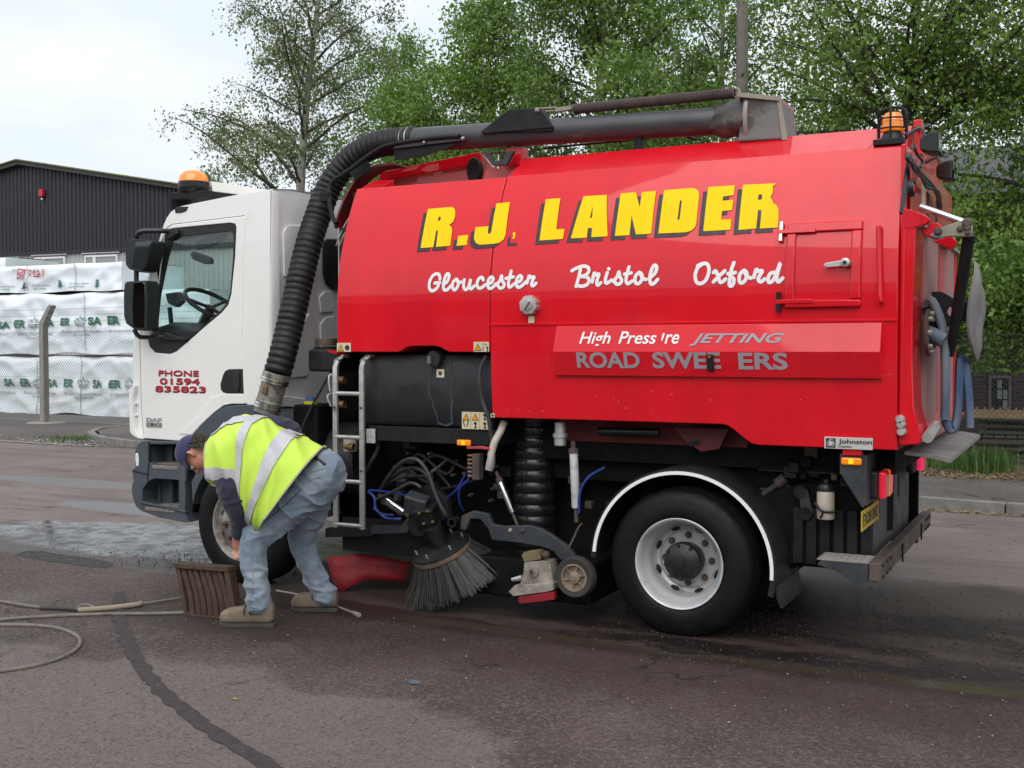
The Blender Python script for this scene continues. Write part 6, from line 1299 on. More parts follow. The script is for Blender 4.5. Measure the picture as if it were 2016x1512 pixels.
# rear near dual
rw = obj('wheel', tyre_mb((RWX, 0, WZ), .0, .265), RUBBER, T, ang=40); rw['label'] = 'rear wheel with a deep silver dished rim'
rr1 = rim([(.255, .035), (.268, .012), (.275, .004), (.271, .0), (.262, .004), (.250, .022), (.243, .045), (.236, .075), (.222, .09), (.215, .12), (.213, .165), (.200, .185), (.182, .192), (.176, .186), (.172, .196), (.10, .198), (.10, .21)], (RWX, 0, WZ), RIM_M, rw)
for i in range(8):
    a = R_(22 + 45 * i); c_ = Vector((RWX + .196 * math.cos(a), .1795, WZ + .196 * math.sin(a))); mb = MB(); t_ = Vector((-math.sin(a), 0, math.cos(a))); r_ = Vector((math.cos(a), -.9, math.sin(a))).normalized()
    mb.add([c_ + t_ * .030 * math.cos(q) + r_ * .016 * math.sin(q) - Vector((0, .004, 0)) for q in [2 * math.pi * j / 16 for j in range(16)]], [tuple(range(16))]); obj('rim_hole', mb, GASK, rr1, sm=False)
for i in range(8):
    a = R_(0 + 45 * i); n_ = bpy.data.objects.new('wheel_nut', NUT); col.objects.link(n_); n_.parent = rr1; n_.location = Vector((RWX + .148 * math.cos(a), .196, WZ + .148 * math.sin(a))) + off
hb = obj('hub_cap', MB().lathe([(.001, .045), (.040, .045), (.060, .050), (.085, .058), (.110, .070), (.118, .085), (.118, .12), (.105, .125), (.105, .20)], (RWX, 0, WZ), 'y', 40), BLACK_P, rw)
STUD = MB().lathe([(.001, -.012), (.010, -.012), (.014, 0), (.014, .01)], (0, 0, 0), 'y', 8).mesh('hub_bolt'); STUD.materials.append(BLACK_P)
for i in range(8):
    a = R_(12 + 45 * i); n_ = bpy.data.objects.new('hub_bolt', STUD); col.objects.link(n_); n_.parent = hb; n_.location = Vector((RWX + .103 * math.cos(a), .066, WZ + .103 * math.sin(a))) + off
mbx = MB(); obj('hub_bolt', MB().lathe([(.001, .03), (.03, .032), (.036, .046)], (RWX, 0, WZ), 'y', 6), BLACK_P, hb)
t2 = tyre_mb((RWX, 0, WZ), .31, .265); iw = obj('wheel', t2, RUBBER, T, ang=40); iw['label'] = 'inner rear wheel of the near pair'
obj('rim', MB().lathe([(.265, .32), (.24, .36), (.22, .4), (.001, .4)], (RWX, 0, WZ), 'y', 32), GASK, iw)
for y0, sg in ((YF, -1), (YF - .31, -1)): obj('wheel', tyre_mb((RWX, 0, WZ), y0, .265, sg), RUBBER, T, ang=40)
obj('rear_axle', MB().cyl((RWX, .35, WZ), (RWX, YF - .35, WZ), .09, 16), CHASSIS, T); obj('differential', MB().sphere((RWX, 1.13, WZ), .24, 16, 10), CHASSIS, T)
# front near, dirty flat-faced rim
fw = obj('wheel', tyre_mb((FWX, 0, WZ), .02, .27), RUBBER, T, ang=40); fw['label'] = 'front wheel with a dirty rust-stained rim'
fr1 = rim([(.255, .055), (.268, .03), (.275, .022), (.271, .018), (.262, .022), (.250, .04), (.243, .055), (.236, .058), (.220, .05), (.190, .03), (.165, .018), (.105, .012), (.10, .02)], (FWX, 0, WZ), RIM_D, fw)
for i in range(8):
    a = R_(22.5 + 45 * i); c_ = Vector((FWX + .205 * math.cos(a), .036, WZ + .205 * math.sin(a))); t_ = Vector((-math.sin(a), 0, math.cos(a))); r_ = Vector((math.cos(a), .75, math.sin(a))).normalized()
    mb = MB(); mb.add([c_ + t_ * .026 * math.cos(q) + r_ * .016 * math.sin(q) - Vector((0, .005, 0)) for q in [2 * math.pi * j / 16 for j in range(16)]], [tuple(range(16))]); obj('rim_hole', mb, GASK, fr1, sm=False)
for i in range(8):
    a = R_(45 * i); n_ = bpy.data.objects.new('wheel_nut', NUT); col.objects.link(n_); n_.parent = fr1; n_.location = Vector((FWX + .138 * math.cos(a), .012, WZ + .138 * math.sin(a))) + off
obj('hub_cap', MB().lathe([(.001, -.03), (.05, -.03), (.07, -.02), (.08, .0), (.10, .012)], (FWX, 0, WZ), 'y', 32), RIM_D, fw)
obj('wheel', tyre_mb((FWX, 0, WZ), YF - .02, .27, -1), RUBBER, T, ang=40)
obj('front_axle', MB().bb(FWX - .08, FWX + .08, .25, YF - .25, .38, .52), CHASSIS, T)
# rear wing with the white edge
wing = obj('rear_wing', MB().loft([[Vector((RWX + .02 + (.575 + dr_) * math.cos(t), y, WZ + .0 + (.575 + dr_) * math.sin(t))) for dr_, y in ((-.035, -.03), (-.004, -.03), (.0, -.015), (.0, .56), (-.012, .56), (-.012, -.008), (-.035, -.010))] for t in np.linspace(R_(-14), R_(180), 46)]), BLACK_P, T, ang=50)
obj('wing_edge', MB().loft([[Vector((RWX + .02 + (.548 + dr_) * math.cos(t), y, WZ + (.548 + dr_) * math.sin(t))) for dr_, y in ((-.009, -.036), (.011, -.036), (.011, -.026), (-.009, -.026))] for t in np.linspace(R_(-4), R_(176), 46)]), WHITEV, wing, ang=50)
obj('wing_flap', MB().loft([[Vector((x, -.01, z)), Vector((x, .55, z)), Vector((x + .012, .55, z)), Vector((x + .012, -.01, z))] for x, z in ((.545, .36), (.555, .30), (.57, .26), (.58, .24))]), BLACK_P, T)

# ---- chassis bulk; dark boxes and far-side skirts added to block daylight beneath
obj('chassis_rail', MB().bb(-4.3, 1.0, .68, .76, .72, .95), CHASSIS, T); obj('chassis_rail', MB().bb(-4.3, 1.0, 1.50, 1.58, .72, .95), CHASSIS, T)
obj('engine_block', MB().bb(-2.9, -1.30, .62, 1.9, .62, 1.66), CHASSIS, T, bevel=.03); obj('sump_box', MB().bb(-2.4, .9, .86, 1.9, .34, .72), CHASSIS, T, bevel=.03)
obj('cab_engine', MB().bb(-4.1, -2.95, .62, 1.7, .45, 1.2), CHASSIS, T, bevel=.03)
obj('far_light_baffle', MB().bb(-2.9, 1.05, YF - .12, YF - .06, .32, 1.25), CHASSIS, T); obj('far_light_baffle', MB().bb(-4.35, -3.9, YF - .2, YF - .1, .45, 1.0), GREY_P, T)
obj('hopper_underframe', MB().bb(-1.28, 1.15, .32, YF - .3, 1.0, 1.275), CHASSIS, T)
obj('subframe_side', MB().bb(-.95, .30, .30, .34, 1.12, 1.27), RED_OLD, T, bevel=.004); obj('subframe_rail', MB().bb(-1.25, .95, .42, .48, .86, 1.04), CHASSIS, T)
obj('mud_shield', MB().bb(-2.95, -.62, .58, .60, .30, 1.7), CHASSIS, T)
# rear under-run bulk: ribbed black box, brackets, lamps, plate
obj('rear_box', MB().bb(.56, .965, .30, 2.0, .44, .90), CHASSIS, T)
for i in range(6): x = .58 + i * .078; obj('rear_box_rib', MB().bb(x, x + .060, .275, .31, .45, .78), BLACK_S, T, bevel=.006)
obj('rear_gusset', MB().prism([(.40, .315, .85), (.62, .315, .92), (.975, .315, .92), (.975, .315, .43), (.62, .315, .43), (.48, .315, .36)], (0, .05, 0)), CHASSIS, T)
y_ = .02; A = lambda px, py, y=.02: atY(px, py, y)
obj('lamp_bracket', MB().prism([A(1653, 893), A(1701, 893), A(1701, 1000), A(1697, 1000), A(1653, 930)], (0, .03, 0)), SLATE, T, bevel=.004)
obj('lamp_bracket', MB().bb(A(1701, 950).x, A(1701, 950).x + .015, .02, .34, .85, 1.13), SLATE, T)
a, b = A(1655, 915, .0), A(1696, 902, .0); sm_ = obj('side_marker', MB().bb(a.x, b.x, -.002, .02, a.z, b.z), AMBER, T, bevel=.012); sm_['label'] = 'rear orange side marker'
c_ = (a + b) / 2; obj('marker_light', MB().bb(c_.x - .013, c_.x + .013, -.006, -.002, c_.z - .013, c_.z + .013), AMBER_LIT, sm_)
obj('red_block', MB().bb(a.x + .01, b.x - .0, .0, .05, b.z + .015, 1.165), RED, T)
tlp = atX(1740, 968, 1.09)
obj('tail_lamp', MB().bb(1.03, 1.085, .14, .44, .87, 1.035), BLACK_P, T, bevel=.02); 
tlo = col.objects[-1] if False else bpy.data.objects['tail_lamp']
obj('tail_lamp_lens', MB().bb(1.085, 1.125, .15, .29, .875, 1.03), TAIL_L, tlo, bevel=.015); obj('tail_lamp_lens', MB().bb(1.085, 1.128, .29, .36, .875, 1.03), emis(mat('orange_lens', (.8, .18, .02), .15, coat=1.), (1, .2, .02), .3), tlo, bevel=.01); obj('tail_lamp_lens', MB().bb(1.085, 1.125, .36, .435, .875, 1.03), PINK_L, tlo, bevel=.015)
p = atX(1812, 905, 1.1); t2_ = obj('tail_lamp', MB().bb(1.03, 1.085, 1.82, 2.12, .99, 1.14) if 0 else MB().bb(1.03, 1.085, p.y - .2, p.y + .1, p.z - .08, p.z + .08), BLACK_P, T, bevel=.02); obj('tail_lamp_lens', MB().bb(1.085, 1.125, p.y - .08, p.y + .10, p.z - .075, p.z + .075), PINK_L, t2_, bevel=.015)
# number plate
pl = [atX(1695.5, 1003, 1.03), atX(1728, 988, 1.03), atX(1728, 1022, 1.03), atX(1695, 1045, 1.03)]
py0, py1 = min(p.y for p in pl), max(p.y for p in pl); pz1 = (pl[0].z + pl[1].z) / 2; pz0 = (pl[2].z + pl[3].z) / 2
npl = obj('number_plate', MB().bb(1.03, 1.036, py0, py1, pz0, pz1), PLATE_Y, T)
pw = (py1 - py0 - .05)
for s, o0, f_ in (('FX08', 0., .54), ('BND', .60, .40)): obj('plate_lettering', text_mb(s, lambda x, z: Vector((1.0375, py0 + .025 + o0 * pw + x, pz0 + .02 + z)), w_=pw * f_, h=pz1 - pz0 - .04, bold=.02), INK, npl, sm=False, fixn=False)
obj('back_plate', MB().bb(.985, 1.0, .55, 2.05, .47, 1.14), mat('grey_back_plate', (.085, .088, .09), .55, var=.15, dirt=(.05, .045, .04), dscale=4), T, bevel=.004)
obj('plate_fold', MB().prism([(1.0, 1.05, .56), (1.03, 1.10, .56), (1.03, 1.10, .86), (1.0, 1.05, .90)], (0, .02, 0)), CHASSIS, T)
# bottle
p, q_ = A(1634, 962, .32), A(1634, 1016, .32); bt_ = obj('fluid_bottle', MB().lathe([(.001, q_.z), (.046, q_.z), (.05, q_.z + .01), (.05, p.z - .01), (.044, p.z), (.001, p.z)], (p.x, .20, 0), 'z', 24), MILKY, T)
obj('bottle_cap', MB().lathe([(.048, p.z), (.05, p.z + .02), (.04, p.z + .04), (.001, p.z + .04)], (p.x, .20, 0), 'z', 20), BLACK_P, bt_)
obj('bottle_strap', MB().tube(smooth([(p.x - .055, .17, p.z - .07), (p.x - .01, .146, p.z - .11), (p.x + .055, .17, p.z - .115)], 4), .009, 6), BLACK_P, bt_); obj('bottle_strap', MB().tube([(p.x + .002, .146, p.z - .11), (p.x - .02, .147, q_.z + .01)], .006, 6), BLACK_P, bt_)
for q_ in ((1578, 968), (1588, 1010)): p = A(*q_, .3); obj('valve_block', MB().lathe([(.001, -.04), (.04, -.04), (.05, -.02), (.05, .04)], p, 'y', 14), BLACK_S, T)
obj('valve_link', MB().prism([A(1572, 965, .26), A(1590, 965, .26), A(1600, 1010, .26), A(1578, 1012, .26)], (0, .03, 0)), SLATE, T)
obj('damper', MB().tube([A(1478, 990, .30), A(1536, 950, .34)], [.016, .02], 10), SLATE, T); obj('damper_boot', MB().tube([A(1530, 952, .34), A(1546, 940, .34)], .032, 10), BROWN_S, T)
for z_ in (.98, .86): obj('frame_bar', MB().bb(.35, .95, .36, .40, z_, z_ + .015), SLATE, T)
# step and bumper bar
zs_ = .53; obj('rear_step', MB().prism([(.80, .02, zs_), (1.055, .02, zs_), (1.055, .02, zs_ - .10), (1.0, .02, zs_ - .12), (.88, .02, zs_ - .055), (.775, .02, zs_ - .03)], (0, .24, 0)), SLATE, T, bevel=.004)
stp = bpy.data.objects['rear_step']; obj('step_plate', MB().bb(.775, 1.058, .02, .25, zs_, zs_ + .006), mat('tread_plate', (.36, .34, .32), .5, metal=.4, var=.15, scale=12), stp, sm=False)
BAR = MB().bb(-.018, .018, -.004, .004, 0, .004).mesh('tread_bar'); BAR.materials.append(MATS['tread_plate'])
for i in range(7):
    for j in range(6):
        n_ = bpy.data.objects.new('tread_bar', BAR); col.objects.link(n_); n_.parent = stp; n_.location = Vector((.80 + i * .037, .05 + j * .034, zs_ + .006)) + off; n_.rotation_euler = (0, 0, R_(40 if (i + j) % 2 else -40))
ub = obj('underrun_bar', MB().bb(1.058, 1.12, .02, YF + .05, .43, .535), BROWN_S, T, bevel=.006)
for yy in (.85, 1.75): obj('bar_strap', MB().bb(1.12, 1.13, yy - .012, yy + .012, .41, .52), BLACK_S, ub)
for yy in (.10, .24, .36, 2.0, 2.1, 2.2):
    for zz in (.45, .515): obj('bar_bolt', MB().lathe([(.001, .012), (.008, .012), (.010, 0)], (1.12, yy, zz), 'x', 8), BLACK_S, ub)
obj('bar_end', MB().bb(1.066, 1.112, .012, .03, .438, .528), BROWN_S, ub)
# ---- middle: tank panel, sill, ladder
TY = .045
tk_ = obj('water_tank', MB().loft([[Vector((x, TY + d_, z)) for d_, z in ((.02, 1.20), (.0, 1.23), (.0, 1.62), (.03, 1.685), (.5, 1.69), (.5, 1.20))] for x in (-2.325, -1.31)]), BLACK_T, T, bevel=.012)
obj('tank_shelf', MB().bb(-2.28, -1.29, TY + .01, .5, 1.09, 1.195), BLACK_S, T, bevel=.006)
p = A(860, 706, TY); obj('tank_cap', MB().lathe([(.001, -.05), (.05, -.05), (.055, -.035), (.055, .02)], (p.x, TY, p.z), 'y', 24), BLACK_P, tk_)
obj('cap_tab', MB().bb(p.x - .035, p.x - .01, TY - .07, TY - .045, p.z - .035, p.z + .015), mat('grey_tab', (.12, .12, .12), .5), tk_, bevel=.004)
stain = [(846, 712), (848, 722), (842, 755), (841, 772), (847, 786), (852, 790), (850, 797), (858, 815), (862, 835), (880, 840), (892, 835), (890, 805), (893, 790), (888, 770), (894, 755), (890, 725), (888, 708)]
sc_ = (868, 775)
obj('spill_stain', MB().sheet([A(*q, TY - .0015) for q in stain], [[A(sc_[0] + (q[0] - sc_[0]) * .82, sc_[1] + (q[1] - sc_[1]) * .93, TY - .0015) for q in stain]]), mat('dusty_stain', (.030, .031, .035), .6, var=.2), tk_, sm=False)
def sticker(xa, ya, xb, yb, y, parent, items, lab):
    a, b = A(xa, yb, y), A(xb, ya, y); s_ = obj('warning_sticker', MB().bb(a.x, b.x, y - .004, y, a.z, b.z), STICKER, parent, sm=False); s_['label'] = lab; w_, h_ = b.x - a.x, b.z - a.z
    f = lambda u, v, o=.0055: Vector((a.x + u * w_, y - o, a.z + v * h_)); rs = h_ / w_
    for k, u, v, s in items:
        if k == 'tri':
            e = s; obj('warning_triangle', MB().sheet([f(u - e * rs * .58, v - e * .5), f(u + e * rs * .58, v - e * .5), f(u, v + e * .5)]), INK, s_, sm=False, fixn=False); e *= .78; v2 = v - s * .03
            obj('triangle_fill', MB().sheet([f(u - e * rs * .58, v2 - e * .5, .007), f(u + e * rs * .58, v2 - e * .5, .007), f(u, v2 + e * .5, .007)]), ORANGE_T, s_, sm=False, fixn=False)
            obj('exclamation_mark', MB().sheet([f(u - .03 * rs * s, v + .15 * s, .0085), f(u - .012 * rs * s, v - .2 * s, .0085), f(u + .012 * rs * s, v - .2 * s, .0085), f(u + .03 * rs * s, v + .15 * s, .0085)]), INK, s_, sm=False, fixn=False)
        elif k == 'dot': obj('pictogram', MB().sheet([f(u + s * rs * .5 * math.cos(t), v + s * .5 * math.sin(t)) for t in [2 * math.pi * i / 12 for i in range(12)]]), INK, s_, sm=False, fixn=False)
        elif k == 'man': obj('pictogram', MB().sheet([f(u - .2 * s * rs, v - .5 * s), f(u + .25 * s * rs, v - .5 * s), f(u + .1 * s * rs, v - .1 * s), f(u + .3 * s * rs, v + .3 * s), f(u - .1 * s * rs, v + .5 * s), f(u - .3 * s * rs, v + .2 * s), f(u, v)]), INK, s_, sm=False, fixn=False)
        elif k == 'line': obj('divider', MB().sheet([f(u - .004, v - s / 2), f(u + .004, v - s / 2), f(u + .004, v + s / 2), f(u - .004, v + s / 2)]), INK, s_, sm=False, fixn=False)
        elif k[0] == '~':
            obj('sticker_lettering', text_mb(k[1:], lambda x, z: f(u, v) + Vector((x, 0, z)), w_=s * w_), INK, s_, sm=False, fixn=False)
    return s_
sticker(910, 812, 963, 844, TY - .001, tk_, [('tri', .16, .72, .42), ('tri', .5, .72, .42), ('man', .85, .74, .4), ('man', .5, .25, .4), ('man', .85, .25, .4), ('line', .33, .5, 1.), ('line', .66, .5, 1.), ('~()', .05, .1, .2)], 'wide cream sticker with six warning pictograms')
sticker(860, 727, 875, 743, TY - .001, tk_, [('dot', .5, .5, .5)], 'small cream square sticker below the tank cap')
sticker(664, 675, 691, 692.5, -.033, ec, [('tri', .28, .45, .8), ('dot', .75, .45, .62)], 'cream sticker with warning triangle at the front corner'); sticker(933, 673, 963, 692.5, -.033, ec, [('tri', .28, .48, .75), ('~1.5m', .55, .66, .32), ('man', .9, .3, .5), ('man', .62, .3, .35)], 'cream sticker with warning triangle beside the shut line')
sticker(966.5, 814, 974, 821.5, -.004, hop, [('dot', .5, .5, .6)], 'tiny white round sticker at the lower corner')
a, b = A(900, 877, TY), A(927, 866, TY); sm2 = obj('side_marker', MB().bb(a.x, b.x, TY - .012, TY + .012, a.z, b.z), AMBER, T, bevel=.010); sm2['label'] = 'orange side marker below the water tank'
c_ = (a + b) / 2 + Vector((0, 0, 0)); obj('marker_light', MB().bb(c_.x - .012, c_.x + .012, TY - .015, TY - .012, c_.z - .012, c_.z + .012), AMBER_LIT, sm2)
lad = None
xr0, xr1 = A(661, 870, -.04).x, A(713, 870, -.04).x
mbl = MB(); zt_l, zb_l = A(663, 705, -.04).z, A(661, 1038, -.04).z
def rail(x): return MB().loft([[c + Vector((dx, dy, 0)) if i < 6 else c + Vector((dx, 0, dy)) for dx, dy in ((-.018, -.012), (.018, -.012), (.018, .012), (-.018, .012))] for i, c in enumerate([Vector((x, -.04, zb_l)), Vector((x, -.04, zb_l + .3)), Vector((x, -.04, zb_l + .6)), Vector((x, -.04, zt_l - .2)), Vector((x, -.038, zt_l - .06)), Vector((x + .005, -.02, zt_l - .015)), Vector((x + .01, .02, zt_l + .012)), Vector((x + .012, .08, zt_l + .014))])])
lad = obj('ladder_rail', rail(xr0), ALU, T, bevel=.004, ang=50); obj('ladder_rail', rail(xr1), ALU, T, bevel=.004, ang=50)
for py in (775, 861, 948, 1034):
    z = A(687, py, -.04).z; obj('ladder_rung', MB().tube([(xr0, -.04, z), (xr1, -.04, z)], .015, 10), ALU, T)
for x in (xr0, xr1):
    for py in (802, 925): z = A(687, py, -.04).z; obj('ladder_bolt', MB().lathe([(.001, -.012), (.008, -.010), (.010, 0)], (x, -.052, z), 'y', 8), BROWN_S, T)
# black post and brackets at the front of the engine cover
p = A(652, 440, .3); obj('cover_post', MB().bb(-2.62, -2.52, .20, .26, 1.72, 2.58), BLACK_S, T, bevel=.004); obj('post_edge', MB().bb(-2.628, -2.62, .195, .26, 1.72, 2.58), ALU, T)
for (a0, b0) in (((694, 420), (662, 484)), ((700, 424), (668, 484))): obj('loom_pipe', MB().tube(smooth([A(*a0, .22), A(a0[0] - 12, a0[1] + 18, .22), A(a0[0] - 24, a0[1] + 42, .20), A(*b0, .20)], 5), .007, 6), TAN_S, T)
obj('cooler_panel', MB().bb(-2.66, -2.50, .42, 1.9, 1.75, 2.86), BLACK_S, T, bevel=.01)
obj('grey_stack', MB().bb(-2.75, -2.60, .95, 1.25, 2.5, 3.02), mat('grey_stack_paint', (.36, .34, .32), .6), T, bevel=.02)
obj('filter_pot', MB().lathe([(.001, 0), (.075, 0), (.08, .02), (.08, .05), (.001, .05)], A(642, 672, .25) - Vector((0, 0, .03)), 'z', 20), mat('old_bronze_lid', (.16, .13, .09), .6, metal=.3, var=.3, dirt=(.07, .055, .04)), T); obj('filter_pot_body', MB().lathe([(.085, -.10), (.085, 0), (.001, 0)], A(642, 674, .25) - Vector((0, 0, .03)), 'z', 20), BLACK_S, T)
obj('valve_box', MB().bb(-2.83, -2.56, .10, .40, 1.56, 1.72), BLACK_P, T, bevel=.02); obj('corner_flange', MB().prism([A(646, 689, .0), A(664, 693, -.02), A(664, 697, -.02), A(646, 693, .0)], (0, .1, 0)), RED, ec)
# blue and yellow cap behind the ladder
p = A(611, 790, .18); yc_ = obj('reservoir_cap', MB().lathe([(.05, 0), (.052, .02), (.001, .022)], p - Vector((0, 0, .02)), 'z', 20), mat('yellow_cap', (.65, .55, .02), .45), T); obj('cap_lid', MB().lathe([(.03, .02), (.032, .05), (.001, .055)], p - Vector((0, 0, .02)), 'z', 20), mat('blue_cap', (.05, .13, .35), .45), yc_); obj('reservoir', MB().bb(p.x - .1, p.x + .12, .1, .4, p.z - .32, p.z - .022), CHASSIS, T, bevel=.02)
obj('air_line', MB().tube(smooth([A(655, 726, .1), A(636, 760, .1), A(614, 800, .08), A(598, 835, .05), A(590, 860, .05)], 6), .009, 6), BLACK_P, T)
obj('fuel_tank', MB().lathe([(.001, -2.92), (.25, -2.92), (.265, -2.90), (.265, -2.52), (.25, -2.50), (.001, -2.50)], (0, .42, .92), 'x', 28), BLACK_P, T)
for (px, py) in ((672, 748), (672, 796), (690, 880)):
    p = A(px, py, .12); obj('hydraulic_fitting', MB().lathe([(.001, -.05), (.016, -.05), (.018, -.02), (.026, -.015), (.026, .03)], p, 'x', 10), COPPER, T)
for k_, (a0, b0, c0) in enumerate((((650, 770), (648, 740), (662, 738)), ((652, 800), (645, 780), (660, 772)))): obj('metal_pipe', MB().tube(smooth([A(*a0, .06), A(*b0, .06), A(*c0, .1)], 5), .008, 6), ALU, T)
obj('serial_plate', MB().bb(A(723, 870, .04).x, A(740, 870, .04).x, .03, .034, A(732, 872, .04).z, A(732, 844, .04).z), mat('serial_label', (.45, .45, .45), .5, var=.3, scale=40), T)
p = A(690, 872, .2); obj('oil_filter', MB().lathe([(.001, -.06), (.045, -.06), (.05, -.045), (.05, .03), (.03, .05)], p, 'z', 18), MILKY, T)
# red-handled valve
vp = A(962, 905, .0); obj('ball_valve', MB().tube([A(968, 895, -.0), A(966, 912, -.0), A(963, 925, .0)], [.024, .03, .028], 12), ALU, T); vb = bpy.data.objects['ball_valve']; obj('valve_lever', MB().prism([A(918, 879, -.03), A(948, 878, -.03), A(962, 881, -.03), A(962, 886, -.03), A(946, 884, -.03), A(918, 884, -.03)], (0, .014, 0)), mat('red_grip', (.38, .05, .05), .6), vb, bevel=.003); obj('valve_elbow', MB().tube(smooth([A(966, 898, 0), A(974, 870, .02), A(986, 848, .06), A(992, 832, .1)], 5), .024, 12), MILKY, T)
obj('sight_hose', MB().tube(smooth([A(958, 700, .02), A(947, 722, .0), A(944, 752, -.01), A(950, 790, .0), A(962, 825, .0), A(968, 870, .02)], 6), .013, 8), SLATE, T)
mf = A(940, 918, .1); obj('manifold', MB().bb(mf.x - .02, mf.x + .035, .06, .12, mf.z - .085, mf.z + .085), BROWN_S, T, bevel=.004)
for i in range(6): obj('manifold_stub', MB().cyl((mf.x - .06, .08, mf.z + .07 - .027 * i), (mf.x - .015, .08, mf.z + .07 - .027 * i), .009, 8), COPPER, T)
# ---- vertical suction duct and cylinders
du = []; zz = np.linspace(1.27, .36, 150); mbd = MB()
obj('suction_duct', MB().tube([(-1.185, .42, z) for z in zz], [.136 + .012 * abs(math.sin(math.pi * (z / .076))) ** .6 for z in zz], 28), HOSE_WET, T, ang=60)
def ram(p, q, r, m=STEEL): 
    o = obj('hydraulic_ram', MB().tube([p, p.lerp(q, .02), p.lerp(q, .98), q], [r * .9, r, r, r * .9], 16), ALU if m is None else m, T); d_ = (q - p).normalized()
    obj('ram_rod', MB().tube([q, q + d_ * .09], r * .5, 10), BROWN_S, o); obj('ram_collar', MB().tube([p - d_ * .005, p + d_ * .025], r * 1.2, 14), BROWN_S, o); obj('ram_rod', MB().tube([p - d_ * .05, p], r * .6, 10), BROWN_S, o)
RAMM = mat('white_painted_ram', (.55, .54, .53), .4, var=.1, dirt=(.3, .28, .26), dscale=12)
ram(A(1129, 884, .12), A(1134, 1000, .12), .027, RAMM); ram(A(982, 942, .14), A(1009, 1010, .14), .020, STEEL); ram(A(757, 982, .14), A(797, 1010, .14), .034, STEEL)
obj('duct_coupling', MB().lathe([(.034, -.09), (.040, -.085), (.040, -.04), (.048, -.035), (.048, -.01), (.036, -.005), (.036, .06)], (A(1103, 850, .12).x, .12, A(1103, 850, .12).z), 'z', 20), ALU, T)
# ---- brush head
bc = A(868, 1078, .06); tilt = Matrix.Rotation(R_(-15), 3, 'Y') @ Matrix.Rotation(R_(22), 3, 'X')
def tl_(p): return bc + tilt @ Vector(p)
mb = MB(); mb.lathe([(.001, .018), (.17, .018), (.20, .010), (.205, 0), (.205, -.012), (.001, -.012)], (0, 0, 0), 'z', 40); mb.v = [tuple(tl_(p)) for p in mb.v]
bd_ = obj('brush_disc', mb, BLACK_S, T)
mb = MB(); mb.lathe([(.185, -.012), (.208, -.006), (.208, -.035), (.19, -.045), (.12, -.045)], (0, 0, 0), 'z', 40); mb.v = [tuple(tl_(p)) for p in mb.v]; obj('brush_ring', mb, mat('worn_wood_ring', (.16, .10, .065), .7, var=.3, scale=12), bd_)
for i in range(6): a = i * math.pi / 3 + .4; obj('disc_bolt', MB().cyl(tl_((.165 * math.cos(a), .165 * math.sin(a), .018)), tl_((.165 * math.cos(a), .165 * math.sin(a), .045)), .007, 8), ALU, bd_)
rb = random.Random(9); mb = MB(); down = Vector((0, 0, -1))
for k_ in range(60):
    a0 = 2 * math.pi * k_ / 60 + rb.uniform(-.03, .03); lean = rb.uniform(-.12, .12)
    for i in range(36):
        a = a0 + rb.gauss(0, .028); r0_ = rb.uniform(.145, .20); p = tl_((r0_ * math.cos(a), r0_ * math.sin(a), -.035)); d0 = tilt @ Vector((math.cos(a + lean) * .70, math.sin(a + lean) * .70, -1)); d0.normalize(); L_ = rb.uniform(.22, .285)
        q1 = p + d0 * L_ * .5; d1 = (d0 + Vector((math.cos(a) * .12, math.sin(a) * .12, -.05)) + Vector((rb.gauss(0, .07), rb.gauss(0, .07), 0))).normalized(); q2 = q1 + d1 * L_ * .5
        if q2.z < .006:
            f = (q1.z - .006) / max(1e-3, q1.z - q2.z); q2 = q1.lerp(q2, max(.1, f)) + Vector((math.cos(a), math.sin(a), 0)) * .03; q2.z = .006
        mb.tube([p, q1, q2], [.0024, .0022, .0016], 3, cap=False)
b_o = obj('bristles', mb, BRISTLE, bd_, sm=False); b_o['kind'] = 'stuff'
obj('brush_motor', MB().tube([tl_((0, 0, .015)), tl_((0, 0, .06)), tl_((-.01, .02, .07)), tl_((-.01, .02, .16))], [.055, .055, .075, .07], 14), BLACK_S, T); bm2 = bpy.data.objects['brush_motor']
obj('motor_block', MB().box(tl_((-.03, .06, .22)), (.14, .13, .14), tilt @ Matrix.Rotation(R_(12), 3, 'Y')), BLACK_S, bm2, bevel=.012); obj('motor_block', MB().box(tl_((-.08, .08, .31)), (.16, .10, .13), tilt @ Matrix.Rotation(R_(30), 3, 'Y')), SLATE, bm2, bevel=.012)
obj('motor_flange', MB().lathe([(.001, -.03), (.09, -.03), (.10, -.01), (.10, .02), (.001, .02)], tl_((-.11, .07, .18)), 'y', 20), BLACK_S, bm2)
for i in range(4): obj('motor_bolt', MB().lathe([(.001, -.016), (.009, -.014), (.011, 0)], tl_((-.03 + .07 * (i % 2), -.012, .20 + .08 * (i // 2))), 'y', 8), COPPER, bm2)
HB = mat('hydraulic_hose', (.022, .022, .024), .45, var=.3, scale=20, dirt=(.05, .045, .04), dscale=14, dlev=(.5, .8))
for pts, r_ in (([(748, 966, .12), (768, 935, .05), (795, 908, .0), (822, 906, -.02), (842, 930, -.02), (856, 970, -.02), (872, 1005, -.01), (878, 1014, .0)], .015), ([(745, 968, .16), (768, 944, .1), (800, 924, .06), (828, 925, .02), (846, 944, .0), (862, 985, .0), (876, 1008, .0)], .014), ([(738, 985, .1), (775, 968, .05), (808, 951, .05), (830, 960, .05)], .013), ([(750, 960, .2), (790, 940, .15), (840, 935, .1), (880, 905, .2)], .010), ([(700, 860, .2), (735, 855, .1), (745, 880, .12), (728, 915, .12), (722, 930, .2)], .014)):
    obj('hydraulic_hose', MB().tube(smooth([A(x, y, d_) for x, y, d_ in pts], 6), r_, 8), HB, T)
